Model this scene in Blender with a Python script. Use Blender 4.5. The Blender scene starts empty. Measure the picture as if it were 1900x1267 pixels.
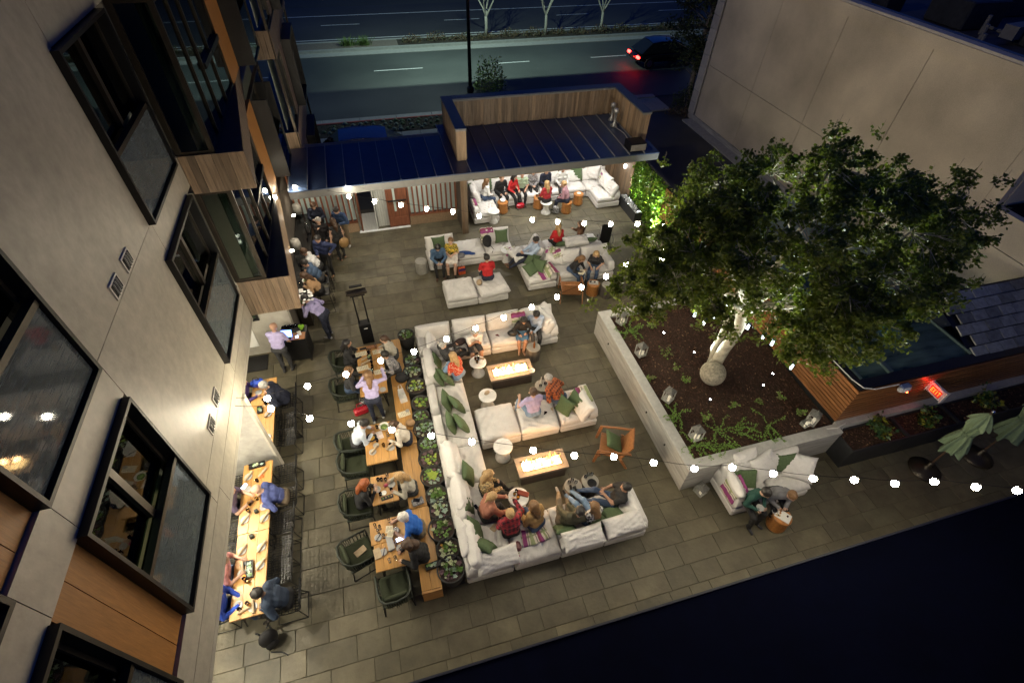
import bpy, math, random
import numpy as np
from mathutils import Vector, Matrix
S = bpy.context.scene
C = S.collection
PI = math.pi
rad = math.radians
R = random.Random(7)

# ------------------------------------------------------------------ camera
CAM_H = 11.0
def camera_axes(p, y, r):
    right = Vector((1, 0, 0)); fwd = Vector((0, math.cos(p), -math.sin(p))); up = Vector((0, math.sin(p), math.cos(p)))
    rz = Matrix.Rotation(y, 3, 'Z')
    right, fwd, up = rz @ right, rz @ fwd, rz @ up
    return math.cos(r) * right + math.sin(r) * up, -math.sin(r) * right + math.cos(r) * up, fwd
cr_, cu_, cf_ = camera_axes(rad(46.0786), rad(-17.0381), rad(2.2171))
cam = bpy.data.cameras.new('camera'); camo = bpy.data.objects.new('camera', cam); C.objects.link(camo)
camo.matrix_world = Matrix(((cr_.x, cu_.x, -cf_.x, 0), (cr_.y, cu_.y, -cf_.y, 0), (cr_.z, cu_.z, -cf_.z, CAM_H), (0, 0, 0, 1)))
cam.sensor_width = 36; cam.sensor_fit = 'HORIZONTAL'; cam.lens = 36 * 934.23 / 1900
cam.clip_start = .05; cam.clip_end = 600
S.camera = camo

# ------------------------------------------------------------------ sky, exposure, renderer
w = bpy.data.worlds.new('World'); S.world = w; w.use_nodes = True
wn = w.node_tree; bg = wn.nodes['Background']
sky = wn.nodes.new('ShaderNodeTexSky'); sky.sky_type = 'NISHITA'; sky.sun_disc = False
sky.ozone_density = 6.5; sky.air_density = 1.0; sky.dust_density = .2; sky.sun_elevation = rad(-0.2); sky.sun_rotation = rad(250)
wn.links.new(sky.outputs[0], bg.inputs[0]); bg.inputs[1].default_value = SKY_STRENGTH = 0.15
S.view_settings.view_transform = 'Standard'; S.view_settings.look = 'None'
S.view_settings.exposure = 1.15; S.view_settings.gamma = 1; S.view_settings.use_curve_mapping = False
cy = S.cycles
cy.use_denoising = True; cy.denoiser = 'OPENIMAGEDENOISE'
cy.max_bounces = 5; cy.diffuse_bounces = 3; cy.glossy_bounces = 3; cy.transmission_bounces = 4; cy.transparent_max_bounces = 24
cy.sample_clamp_indirect = 3; cy.caustics_reflective = False; cy.caustics_refractive = False
cy.use_light_tree = True; cy.blur_glossy = 1.0
BULB_L, BULB_COL = 96.0, (1.0, .875, .64)
# a weak moon low in the dusk, from the same side as the sky's glow
sun = bpy.data.lights.new('moon', 'SUN'); sun.energy = .012; sun.angle = rad(.5); sun.color = (.75, .85, 1)
suno = bpy.data.objects.new('moon', sun); C.objects.link(suno); suno.rotation_euler = (rad(50), 0, rad(-70))

# ------------------------------------------------------------------ helpers
class MB:
    def __init__(s): s.v = []; s.f = []; s.m = []
    def add(s, v, f, mi=0):
        n = len(s.v); s.v += [tuple(p) for p in v]
        for q in f: s.f.append(tuple(n + i for i in q)); s.m.append(mi)
        return s
    def box(s, x0, x1, y0, y1, z0, z1, mi=0):
        return s.add([(x0, y0, z0), (x1, y0, z0), (x1, y1, z0), (x0, y1, z0), (x0, y0, z1), (x1, y0, z1), (x1, y1, z1), (x0, y1, z1)],
              [(0, 3, 2, 1), (4, 5, 6, 7), (0, 1, 5, 4), (1, 2, 6, 5), (2, 3, 7, 6), (3, 0, 4, 7)], mi)
    def cbox(s, c, d, rz=0, mi=0, rx=0, ry=0):
        m = Matrix.Rotation(rz, 3, 'Z') @ Matrix.Rotation(ry, 3, 'Y') @ Matrix.Rotation(rx, 3, 'X'); t = MB().box(-d[0]/2, d[0]/2, -d[1]/2, d[1]/2, -d[2]/2, d[2]/2)
        return s.add([m @ Vector(p) + Vector(c) for p in t.v], t.f, mi)
    def bbox(s, x0, x1, y0, y1, z0, z1, b=.02, mi=0):          # box with bevelled edges
        v = []; f = []
        for z, i in ((z0, b), (z0 + b, 0), (z1 - b, 0), (z1, b)):
            for (x, y, sx, sy) in ((x0, y0, 1, 1), (x1, y0, -1, 1), (x1, y1, -1, -1), (x0, y1, 1, -1)):
                bb = b
                if (sx, sy) in ((1, 1), (-1, -1)): v += [(x + sx*i, y + sy*(i+bb), z), (x + sx*(i+bb), y + sy*i, z)]
                else: v += [(x + sx*(i+bb), y + sy*i, z), (x + sx*i, y + sy*(i+bb), z)]
        for k in range(3):
            for j in range(8): f.append((k*8+j, k*8+(j+1) % 8, k*8+8+(j+1) % 8, k*8+8+j))
        f += [tuple(range(7, -1, -1)), tuple(range(24, 32))]
        return s.add(v, f, mi)
    def tube(s, pts, r, n=6, mi=0, caps=True, closed=False):
        pts = [Vector(p) for p in pts]; k = len(pts)
        rs = r if isinstance(r, (list, tuple)) else [r] * k
        ref = None; v = []; f = []
        for i, p in enumerate(pts):
            a = pts[(i - 1) % k] if (closed or i > 0) else p; b = pts[(i + 1) % k] if (closed or i < k - 1) else p
            d = (b - a); d = d.normalized() if d.length > 1e-9 else Vector((0, 0, 1))
            if ref is None: ref = Vector((0, 0, 1)) if abs(d.z) < .9 else Vector((1, 0, 0))
            u = ref - d * ref.dot(d); u = u.normalized() if u.length > 1e-6 else d.orthogonal().normalized()
            ref = u; q = d.cross(u)
            for j in range(n):
                t = 2 * PI * j / n; v.append(p + (u * math.cos(t) + q * math.sin(t)) * rs[i])
        for i in range(k if closed else k - 1):
            for j in range(n):
                i2 = (i + 1) % k; f.append((i*n+j, i*n+(j+1) % n, i2*n+(j+1) % n, i2*n+j))
        if caps and not closed: f += [tuple(range(n-1, -1, -1)), tuple((k-1)*n + j for j in range(n))]
        return s.add(v, f, mi)
    def lathe(s, prof, c=(0, 0, 0), n=16, mi=0):
        v = []; f = []
        for r, z in prof:
            for j in range(n): t = 2*PI*j/n; v.append((c[0] + r*math.cos(t), c[1] + r*math.sin(t), c[2] + z))
        for i in range(len(prof) - 1):
            for j in range(n): f.append((i*n+j, i*n+(j+1) % n, (i+1)*n+(j+1) % n, (i+1)*n+j))
        if prof[0][0] > 1e-4: f.append(tuple(range(n-1, -1, -1)))
        if prof[-1][0] > 1e-4: f.append(tuple((len(prof)-1)*n + j for j in range(n)))
        return s.add(v, f, mi)
    def prism(s, poly, z0, z1, mi=0):
        n = len(poly)
        return s.add([(x, y, z0) for x, y in poly] + [(x, y, z1) for x, y in poly],
              [tuple(range(n-1, -1, -1)), tuple(range(n, 2*n))] + [(i, (i+1) % n, n+(i+1) % n, n+i) for i in range(n)], mi)
    def ell(s, c, d, n=8, m=6, mi=0, rot=None):
        v = []; f = []
        for i in range(m + 1):
            p = PI * i / m
            for j in range(n):
                t = 2*PI*j/n; q = Vector((d[0]*math.sin(p)*math.cos(t), d[1]*math.sin(p)*math.sin(t), d[2]*math.cos(p)))
                if rot is not None: q = rot @ q
                v.append(q + Vector(c))
        for i in range(m):
            for j in range(n): f.append((i*n+j, (i+1)*n+j, (i+1)*n+(j+1) % n, i*n+(j+1) % n))
        return s.add(v, f, mi)
    def xf(s, loc=(0, 0, 0), rz=0, rx=0, ry=0, sc=1):
        m = Matrix.Translation(loc) @ Matrix.Rotation(rz, 4, 'Z') @ Matrix.Rotation(ry, 4, 'Y') @ Matrix.Rotation(rx, 4, 'X') @ Matrix.Scale(sc, 4)
        s.v = [tuple(m @ Vector(p)) for p in s.v]; return s
    def mesh(s, name, mats, smooth=False):
        me = bpy.data.meshes.new(name); me.from_pydata(s.v, [], s.f)
        for m in (mats if isinstance(mats, (list, tuple)) else [mats]): me.materials.append(m)
        if any(s.m): me.polygons.foreach_set('material_index', s.m)
        if smooth:
            me.polygons.foreach_set('use_smooth', [True] * len(s.f))
        me.update(); return me

def npmesh(name, v, f, mats, mi=None, smooth=True):
    """v (n,3) array, f (m,k) array of equal-sized faces"""
    me = bpy.data.meshes.new(name); v = np.asarray(v, np.float32); f = np.asarray(f, np.int32); k = f.shape[1]
    me.vertices.add(len(v)); me.vertices.foreach_set('co', v.ravel())
    me.loops.add(f.size); me.loops.foreach_set('vertex_index', f.ravel())
    me.polygons.add(len(f)); me.polygons.foreach_set('loop_start', np.arange(0, f.size, k, dtype=np.int32))
    me.polygons.foreach_set('loop_total', np.full(len(f), k, np.int32))
    if smooth: me.polygons.foreach_set('use_smooth', np.ones(len(f), bool))
    if mi is not None: me.polygons.foreach_set('material_index', np.asarray(mi, np.int32))
    for m in mats: me.materials.append(m)
    me.update(calc_edges=True); return me

def thing(name, label, cat, loc=(0, 0, 0), rz=0, group=None):
    o = bpy.data.objects.new(name, None); C.objects.link(o); o.empty_display_size = .1
    o.location = loc; o.rotation_euler = (0, 0, rz); o['label'] = label; o['category'] = cat
    if group: o['group'] = group
    return o
def part(name, mb, mat=None, parent=None, loc=None, rot=None, label=None, kind=None, smooth=False):
    me = mb.mesh(name, mat, smooth) if isinstance(mb, MB) else mb
    o = bpy.data.objects.new(name, me); C.objects.link(o)
    if parent is not None: o.parent = parent
    if loc is not None: o.location = loc
    if rot is not None: o.rotation_euler = rot
    if label: o['label'] = label
    if kind: o['kind'] = kind
    return o
def single(name, label, cat, mb, mat, loc=(0, 0, 0), rz=0, group=None, smooth=False, rot=None):
    o = part(name, mb, mat, None, loc, rot or (0, 0, rz), label, None, smooth); o['category'] = cat
    if group: o['group'] = group
    return o
def structure(name, mb, mat, smooth=False, loc=None):
    o = part(name, mb, mat, None, loc, kind='structure', smooth=smooth); return o
def kids(o): return [c for c in CH.get(o.name, [])]
def copy_tree(o, loc=None, rz=None, label=None, parent=None):
    c = o.copy(); C.objects.link(c)
    if parent is not None: c.parent = parent
    for ch in o.children: copy_tree(ch, parent=c)
    if loc is not None: c.location = loc
    if rz is not None: c.rotation_euler = (0, 0, rz)
    if label: c['label'] = label
    return c

# ------------------------------------------------------------------ materials
MATS = {}
def M(name, col, rough=.6, metal=0, var=.15, scale=6, stretch=(1, 1, 1), bump=0, bscale=None, rnd=0, emit=0, ecol=None, spec=None, alpha=1, trans=0, coat=0, sheen=0, detail=4, big=0, bigscale=.5, hue=None):
    if name in MATS: return MATS[name]
    m = bpy.data.materials.new(name); m.use_nodes = True; nt = m.node_tree; N = nt.nodes; L = nt.links
    b = N['Principled BSDF']; b.inputs['Roughness'].default_value = rough; b.inputs['Metallic'].default_value = metal
    if spec is not None: b.inputs['Specular IOR Level'].default_value = spec
    if trans: b.inputs['Transmission Weight'].default_value = trans
    if coat: b.inputs['Coat Weight'].default_value = coat
    if sheen: b.inputs['Sheen Weight'].default_value = sheen
    b.inputs['Alpha'].default_value = alpha
    tc = N.new('ShaderNodeTexCoord'); mp = N.new('ShaderNodeMapping'); mp.inputs['Scale'].default_value = stretch
    L.new(tc.outputs['Object'], mp.inputs[0])
    vec = mp.outputs[0]
    if rnd or hue:
        oi = N.new('ShaderNodeObjectInfo')
        ad = N.new('ShaderNodeVectorMath'); ad.operation = 'MULTIPLY_ADD'; ad.inputs[1].default_value = (37, 91, 53)
        L.new(oi.outputs['Random'], ad.inputs[0]); L.new(vec, ad.inputs[2]); vec = ad.outputs[0]
    nz = N.new('ShaderNodeTexNoise'); nz.inputs['Scale'].default_value = scale; nz.inputs['Detail'].default_value = detail; nz.inputs['Roughness'].default_value = .65
    L.new(vec, nz.inputs['Vector'])
    mr = N.new('ShaderNodeMapRange'); mr.inputs[1].default_value = .3; mr.inputs[2].default_value = .7; mr.inputs[3].default_value = 1 - var; mr.inputs[4].default_value = 1 + var
    L.new(nz.outputs[0], mr.inputs[0]); f = mr.outputs[0]
    if big:
        n2 = N.new('ShaderNodeTexNoise'); n2.inputs['Scale'].default_value = bigscale; n2.inputs['Detail'].default_value = 5; L.new(vec, n2.inputs['Vector'])
        m2 = N.new('ShaderNodeMapRange'); m2.inputs[1].default_value = .3; m2.inputs[2].default_value = .7; m2.inputs[3].default_value = 1 - big; m2.inputs[4].default_value = 1 + big
        L.new(n2.outputs[0], m2.inputs[0]); x = N.new('ShaderNodeMath'); x.operation = 'MULTIPLY'; L.new(f, x.inputs[0]); L.new(m2.outputs[0], x.inputs[1]); f = x.outputs[0]
    if rnd:
        m3 = N.new('ShaderNodeMapRange'); m3.inputs[3].default_value = 1 - rnd; m3.inputs[4].default_value = 1 + rnd; L.new(oi.outputs['Random'], m3.inputs[0])
        x = N.new('ShaderNodeMath'); x.operation = 'MULTIPLY'; L.new(f, x.inputs[0]); L.new(m3.outputs[0], x.inputs[1]); f = x.outputs[0]
    mx = N.new('ShaderNodeVectorMath'); mx.operation = 'SCALE'; mx.inputs[0].default_value = col[:3]
    if hue:
        hm = N.new('ShaderNodeMix'); hm.data_type = 'RGBA'; hm.inputs[6].default_value = (*col[:3], 1); hm.inputs[7].default_value = (*hue, 1)
        fr = N.new('ShaderNodeMath'); fr.operation = 'FRACT'; ml = N.new('ShaderNodeMath'); ml.operation = 'MULTIPLY'; ml.inputs[1].default_value = 17.3
        L.new(oi.outputs['Random'], ml.inputs[0]); L.new(ml.outputs[0], fr.inputs[0]); L.new(fr.outputs[0], hm.inputs[0]); L.new(hm.outputs[2], mx.inputs[0])
    L.new(f, mx.inputs['Scale']); L.new(mx.outputs[0], b.inputs['Base Color'])
    if bump:
        nb = N.new('ShaderNodeTexNoise'); nb.inputs['Scale'].default_value = bscale or scale * 4; nb.inputs['Detail'].default_value = 4; L.new(vec, nb.inputs['Vector'])
        bp = N.new('ShaderNodeBump'); bp.inputs['Strength'].default_value = bump; bp.inputs['Distance'].default_value = .02
        L.new(nb.outputs[0], bp.inputs['Height']); L.new(bp.outputs[0], b.inputs['Normal'])
    if emit:
        b.inputs['Emission Color'].default_value = (*(ecol or col), 1); b.inputs['Emission Strength'].default_value = emit
    MATS[name] = m; return m

def pattern(name, kind, cols, scale=8, rough=.8):
    """printed cloth: cols are base, second, third"""
    if name in MATS: return MATS[name]
    m = bpy.data.materials.new(name); m.use_nodes = True; nt = m.node_tree; N = nt.nodes; L = nt.links
    b = N['Principled BSDF']; b.inputs['Roughness'].default_value = rough
    tc = N.new('ShaderNodeTexCoord'); c4 = [(*c, 1) for c in cols]
    def ramp(src, stops):
        r = N.new('ShaderNodeValToRGB'); r.color_ramp.interpolation = 'CONSTANT'; e = r.color_ramp.elements
        e[0].position, e[0].color = stops[0]; e[1].position, e[1].color = stops[1]
        for p, c in stops[2:]: q = e.new(p); q.color = c
        L.new(src, r.inputs[0]); return r.outputs[0]
    if kind == 'blotch':
        n = N.new('ShaderNodeTexNoise'); n.inputs['Scale'].default_value = scale; n.inputs['Detail'].default_value = 2; L.new(tc.outputs['Object'], n.inputs[0])
        out = ramp(n.outputs[0], [(0, c4[0]), (.47, c4[1]), (.56, c4[2])])
    elif kind == 'dots':
        n = N.new('ShaderNodeTexVoronoi'); n.inputs['Scale'].default_value = scale; L.new(tc.outputs['Object'], n.inputs['Vector'])
        out = ramp(n.outputs[0], [(0, c4[1]), (.30, c4[0])])
    else:
        sp = N.new('ShaderNodeSeparateXYZ'); L.new(tc.outputs['Object'], sp.inputs[0]); outs = []
        for ax in (0, 1, 2):
            a = N.new('ShaderNodeMath'); a.operation = 'MULTIPLY'; a.inputs[1].default_value = scale; L.new(sp.outputs[ax], a.inputs[0])
            q = N.new('ShaderNodeMath'); q.operation = 'FRACT'; L.new(a.outputs[0], q.inputs[0]); t = N.new('ShaderNodeMath'); t.operation = 'GREATER_THAN'; t.inputs[1].default_value = .55; L.new(q.outputs[0], t.inputs[0]); outs.append(t.outputs[0])
        s1 = N.new('ShaderNodeMath'); s1.operation = 'ADD'; L.new(outs[0], s1.inputs[0]); L.new(outs[2], s1.inputs[1])
        s2 = N.new('ShaderNodeMath'); s2.operation = 'ADD'; L.new(s1.outputs[0], s2.inputs[0]); L.new(outs[1], s2.inputs[1])
        dv = N.new('ShaderNodeMath'); dv.operation = 'DIVIDE'; dv.inputs[1].default_value = 3; L.new(s2.outputs[0], dv.inputs[0])
        out = ramp(dv.outputs[0], [(0, c4[0]), (.3, c4[1]), (.6, c4[2])])
    L.new(out, b.inputs['Base Color']); MATS[name] = m; return m

def stripes(name, axis, stops, span):
    """woven throw: colour bands along one object axis, span = (from, to) in metres"""
    m = bpy.data.materials.new(name); m.use_nodes = True; nt = m.node_tree; N = nt.nodes; L = nt.links
    b = N['Principled BSDF']; b.inputs['Roughness'].default_value = .9
    tc = N.new('ShaderNodeTexCoord'); sp = N.new('ShaderNodeSeparateXYZ'); L.new(tc.outputs['UV' if axis == 3 else 'Object'], sp.inputs[0])
    mr = N.new('ShaderNodeMapRange'); mr.inputs[1].default_value, mr.inputs[2].default_value = span; L.new(sp.outputs[axis if axis < 3 else 0], mr.inputs[0])
    r = N.new('ShaderNodeValToRGB'); r.color_ramp.interpolation = 'CONSTANT'; e = r.color_ramp.elements
    e[0].position, e[0].color = stops[0][0], (*stops[0][1], 1); e[1].position, e[1].color = stops[1][0], (*stops[1][1], 1)
    for p, c in stops[2:]: q = e.new(p); q.color = (*c, 1)
    L.new(mr.outputs[0], r.inputs[0]); L.new(r.outputs[0], b.inputs['Base Color']); return m

def glass(name, tint=(.5, .6, .6), refl=.35, dark=.6, rough=.02, frit=0, fcol=(.3, .34, .36)):
    """pane: fresnel-like mirror over a tinted see-through sheet"""
    m = bpy.data.materials.new(name); m.use_nodes = True; nt = m.node_tree; N = nt.nodes; L = nt.links
    N.remove(N['Principled BSDF']); out = N['Material Output']
    g = N.new('ShaderNodeBsdfGlossy'); g.inputs['Roughness'].default_value = rough; g.inputs['Color'].default_value = (.9, .95, 1, 1)
    t = N.new('ShaderNodeBsdfTransparent'); t.inputs[0].default_value = (tint[0]*dark, tint[1]*dark, tint[2]*dark, 1)
    fr = N.new('ShaderNodeLayerWeight'); fr.inputs[0].default_value = refl
    x = N.new('ShaderNodeMixShader'); L.new(fr.outputs['Fresnel'], x.inputs[0]); L.new(t.outputs[0], x.inputs[1]); L.new(g.outputs[0], x.inputs[2]); last = x.outputs[0]
    if frit:                                                   # diffuse layer over the pane, printed dots on the guard glass
        df = N.new('ShaderNodeBsdfDiffuse'); df.inputs[0].default_value = (*fcol, 1); y = N.new('ShaderNodeMixShader')
        tc = N.new('ShaderNodeTexCoord'); mp = N.new('ShaderNodeMapping'); mp.inputs['Scale'].default_value = (1, 4, 60); nz = N.new('ShaderNodeTexNoise'); nz.inputs['Scale'].default_value = 1.2
        mr = N.new('ShaderNodeMapRange'); mr.inputs[1].default_value = .3; mr.inputs[2].default_value = .7; mr.inputs[3].default_value = frit*.6; mr.inputs[4].default_value = frit*1.4
        L.new(tc.outputs['Object'], mp.inputs[0]); L.new(mp.outputs[0], nz.inputs['Vector']); L.new(nz.outputs[0], mr.inputs[0]); L.new(mr.outputs[0], y.inputs[0]); L.new(last, y.inputs[1]); L.new(df.outputs[0], y.inputs[2]); last = y.outputs[0]
    L.new(last, out.inputs[0])
    return m

def wood(name, col, axis=1, rough=.5, rnd=.12, var=.35, grain=1.0, bump=.1, hue=None):
    st = [14*grain, 14*grain, 14*grain]; st[axis] = 1.2*grain
    return M(name, col, rough, var=var, scale=1.6, stretch=tuple(st), rnd=rnd, bump=bump, bscale=4, detail=6, hue=hue)

M_paver = M('slate_paver', (.094, .084, .053), .55, var=.20, scale=3.5, bump=.25, bscale=14, rnd=.10, big=.36, bigscale=1.1, hue=(.104, .090, .056), detail=8)
M_joint = M('paver_joint', (.074, .066, .044), .9, var=.3, scale=20)
M_conc = M('board_concrete', (.34, .335, .31), .75, var=.16, scale=3, stretch=(1, 1, 9), bump=.2, bscale=8, big=.2, bigscale=1.2)
M_conc_cap = M('concrete_cap', (.42, .415, .39), .7, var=.12, scale=9, bump=.08, big=.12, bigscale=1.5)
M_plaster = M('troweled_plaster', (.37, .345, .285), .42, var=.15, scale=6.5, stretch=(1, 1, .8), bump=.25, bscale=7.0, big=.10, bigscale=1.1, detail=9)
M_stucco = M('beige_stucco', (.52, .455, .345), .9, var=.12, scale=40, bump=.3, bscale=90, big=.26, bigscale=.45)
M_stone_quoin = M('pale_quoin', (.42, .40, .36), .85, var=.12, scale=8, bump=.2, rnd=.1)
M_black = M('black_metal', (.007, .007, .008), .45, metal=.2, var=.1)
M_bronze = M('dark_bronze', (.055, .046, .036), .38, metal=.6, var=.15)
M_gap = M('dark_gap', (.006, .006, .006), .9, var=0)
M_asphalt = M('asphalt', (.05, .052, .05), .8, var=.25, scale=60, bump=.3, bscale=200, big=.3, bigscale=.12)
M_paint = M('road_paint', (.62, .62, .6), .6, var=.25, scale=14)
M_kerb = M('kerb_concrete', (.30, .30, .28), .8, var=.15, scale=6, bump=.1, rnd=.08)
M_redkerb = M('red_kerb_paint', (.32, .07, .05), .7, var=.25, scale=9)
M_soil = M('soil', (.035, .028, .02), .95, var=.4, scale=12, bump=.6, bscale=30)
M_mulch = M('bark_mulch', (.036, .017, .009), .95, var=.5, scale=30, bump=.8, bscale=60, rnd=.1)
M_chip = M('bark_chip', (.060, .024, .012), .8, var=.5, scale=9, rnd=.2)
M_roofblue = M('standing_seam_metal', (.05, .08, .16), .28, metal=.2, var=.12, scale=2, rnd=.06, bump=.03)
M_fascia = M('grey_fascia', (.16, .165, .165), .5, metal=.3, var=.08)
M_white = M('white_paint', (.75, .74, .70), .5, var=.06)
M_cedar = wood('weathered_cedar', (.27, .185, .115), 2, rnd=.35, hue=(.20, .15, .105))
M_cedar_h = wood('weathered_cedar_flat', (.27, .185, .115), 1, rnd=.3)
M_ipe_y = wood('red_ipe_along', (.23, .098, .036), 1, rnd=.2, rough=.4)
M_ipe_x = wood('red_ipe_across', (.23, .098, .036), 0, rnd=.2, rough=.4)
M_orange = wood('rust_wood_panel', (.34, .15, .035), 2, rnd=.06, var=.22, grain=2)
M_redslat = wood('red_brown_slat', (.17, .06, .03), 2, rnd=.12)
M_oak = wood('honey_oak', (.44, .235, .07), 1, rnd=.1, var=.22, rough=.38)
M_oak_x = wood('honey_oak_across', (.47, .25, .09), 0, rnd=.1, var=.22, rough=.38)
M_teak = wood('teak_stump', (.40, .17, .05), 2, rnd=.12, var=.35, grain=.7, rough=.3)
M_walnut = wood('walnut', (.30, .13, .05), 1, rough=.4)
M_canvas = M('off_white_canvas', (.60, .585, .565), .9, var=.05, scale=30, bump=.75, bscale=11, rnd=.03, big=.07, bigscale=3)
M_pillow = M('off_white_pillow', (.62, .605, .585), .9, var=.05, scale=30, bump=.7, bscale=12, rnd=.03)
M_green = M('olive_green_cushion', (.075, .115, .052), .9, var=.15, scale=25, bump=.2, bscale=150, rnd=.1)
M_olivefab = M('dark_olive_cushion', (.028, .036, .016), .9, var=.15, scale=30, bump=.2, bscale=160)
M_rope = M('dark_green_rope', (.02, .026, .018), .7, var=.2, scale=60)
M_navy = M('navy_roof', (.0011, .0018, .0085), .95, var=.2, scale=3, big=.2, spec=.05)
M_zinc = M('zinc_planter', (.045, .047, .05), .5, metal=.4, var=.2, scale=3)
M_marble = M('white_marble', (.70, .70, .68), .25, var=.25, scale=3, stretch=(1, 3, 1), detail=8)
M_plate = M('grey_stoneware', (.36, .355, .34), .35, var=.08)
M_whiteplate = M('white_china', (.75, .74, .70), .25, var=.04)
M_napkin = M('kraft_linen', (.40, .31, .20), .9, var=.15, scale=20)
M_paper = M('cream_paper', (.66, .60, .44), .8, var=.06)
M_glassware = glass('clear_glass', (1, 1, 1), .35, .96)
M_pane = glass('window_pane', (.62, .72, .66), .30, .75)
M_guard = glass('dotted_guard_glass', (.6, .68, .66), .38, .75, .04, .38, (.20, .235, .25))
M_sky = glass('skylight_glass', (.35, .55, .53), .10, .8, .08, .6, (.13, .20, .195))  # teal reflection put into the pane as diffuse colour
M_frost = M('frosted_glass', (.36, .43, .40), .35, var=.05, emit=.02, ecol=(.75, 1, .92))  # slight emission makes the panes glow without a lamp
M_screen = M('lit_screen', (.1, .15, .5), .3, emit=4.5, ecol=(.12, .25, 1), var=.3, scale=14)
M_phone = M('lit_phone', (.5, .6, 1), .3, emit=4, ecol=(.55, .65, 1))
M_phoneoff = M('phone_glass', (.01, .01, .015), .1, var=0)
M_chrome = M('chrome', (.75, .75, .76), .15, metal=1, var=.02)
M_copper = M('amber_drink', (.55, .24, .03), .15, var=.1, trans=.4)
M_leafA = M('leaf_green', (.055, .085, .022), .5, var=.45, scale=1.4, rnd=.1, detail=3)
M_bark = M('grey_bark', (.30, .27, .215), .85, var=.4, scale=7, bump=.6, bscale=18)
M_bulb = M('bulb_glow', (1, .9, .7), .3, var=0, emit=BULB_L, ecol=BULB_COL)
M_cable = M('black_cable', (.01, .01, .01), .5, var=0)
def plain(name, c, rough=.8, **k): return M(name, c, rough, var=k.pop('var', .12), scale=k.pop('scale', 14), bump=k.pop('bump', .15), bscale=k.pop('bscale', 60), **k)

def leafmat(name, col, thru=.35, rough=.42, var=.35, scale=2.5):
    """leaf that lets part of the light through"""
    if name in MATS: return MATS[name]
    m = M(name, col, rough, var=var, scale=scale); nt = m.node_tree; N = nt.nodes; L = nt.links; b = N['Principled BSDF']; src = b.inputs['Base Color'].links[0].from_socket
    t = N.new('ShaderNodeBsdfTranslucent'); g = N.new('ShaderNodeVectorMath'); g.operation = 'MULTIPLY'; g.inputs[1].default_value = (1.9, 2.0, 1.0); L.new(src, g.inputs[0]); L.new(g.outputs[0], t.inputs[0])
    x = N.new('ShaderNodeMixShader'); x.inputs[0].default_value = thru; L.new(b.outputs[0], x.inputs[1]); L.new(t.outputs[0], x.inputs[2]); L.new(x.outputs[0], N['Material Output'].inputs[0]); return m
def wl(o):
    v = Vector((0, 0, 0))
    while o is not None: v += o.location; o = o.parent
    return v
def wpart(name, mb, mat, parent, label=None, kind=None, smooth=False):
    """a child whose mesh is written in world metres (parents unrotated)"""
    return part(name, mb, mat, parent, -wl(parent), None, label, kind, smooth)
def spot(loc, to, watts, size=60, blend=.5, col=(1, .86, .68), rad_=.04):
    l = bpy.data.lights.new('lamp_light', 'SPOT'); l.energy = watts; l.spot_size = rad(size); l.spot_blend = blend; l.color = col; l.shadow_soft_size = rad_
    o = bpy.data.objects.new('lamp_light', l); C.objects.link(o); o.location = loc
    o.rotation_euler = (Vector(to) - Vector(loc)).to_track_quat('-Z', 'Y').to_euler(); return o
def point(loc, watts, col=(1, .86, .68), rad_=.05):
    l = bpy.data.lights.new('lamp_light', 'POINT'); l.energy = watts; l.color = col; l.shadow_soft_size = rad_
    o = bpy.data.objects.new('lamp_light', l); C.objects.link(o); o.location = loc; return o

# ================================================================== GROUND AND STREET
structure('ground', MB().add([(-250, -60, -.06), (300, -60, -.06), (300, 400, -.06), (-250, 400, -.06)], [(0, 1, 2, 3)]), M_asphalt)
structure('road', MB().add([(-60, 27.3, -.03), (120, 27.3, -.03), (120, 37.6, -.03), (-60, 37.6, -.03)], [(0, 1, 2, 3)]), M('near_road', (.062, .068, .062), .65, var=.2, scale=70, bump=.3, bscale=220, big=.35, bigscale=.16))
structure('far_road', MB().add([(-60, 40.2, -.03), (120, 40.2, -.03), (120, 50, -.03), (-60, 50, -.03)], [(0, 1, 2, 3)]), M('far_road_asphalt', (.045, .045, .047), .7, var=.2, scale=70, big=.3, bigscale=.15))
def mark(x0, x1, y, wd=.12):
    o = structure('road_marking', MB().add([(x0, y-wd/2, -.024), (x1, y-wd/2, -.024), (x1, y+wd/2, -.024), (x0, y+wd/2, -.024)], [(0, 1, 2, 3)]), M_paint)
for x in (-6.6, 1.0, 8.4, 15.3, 22.3, 29.2): mark(x, x + (2.6 if x != 1 else 3.0), 34.45 - .004*x)
mark(-60, 120, 41.2, .14); mark(-60, 120, 47.3, .16)
for k in range(-2, 6): mark(-2 + 9.2*k, .8 + 9.2*k, 44.75)
mark(-14, -2.6, 40.72, .1)
# turning arrow mark near the building
mark(-8.2, -6.4, 36.4, .4)
structure('road_gutter', MB().box(-60, 120, 37.6, 38.35, -.05, .0), M_kerb)
kb = structure('median_bed', MB().box(3.0, 120, 38.55, 39.95, -.05, .14), M_soil)
structure('median_pavement', MB().box(-60, 3.0, 38.55, 39.95, -.05, .13), M('median_paving', (.16, .135, .11), .85, var=.25, scale=8))
structure('median_kerb', MB().box(-60, 120, 38.35, 38.55, -.05, .15), M_kerb)
structure('median_kerb', MB().box(-60, 120, 39.95, 40.2, -.05, .15), M_kerb)
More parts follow.
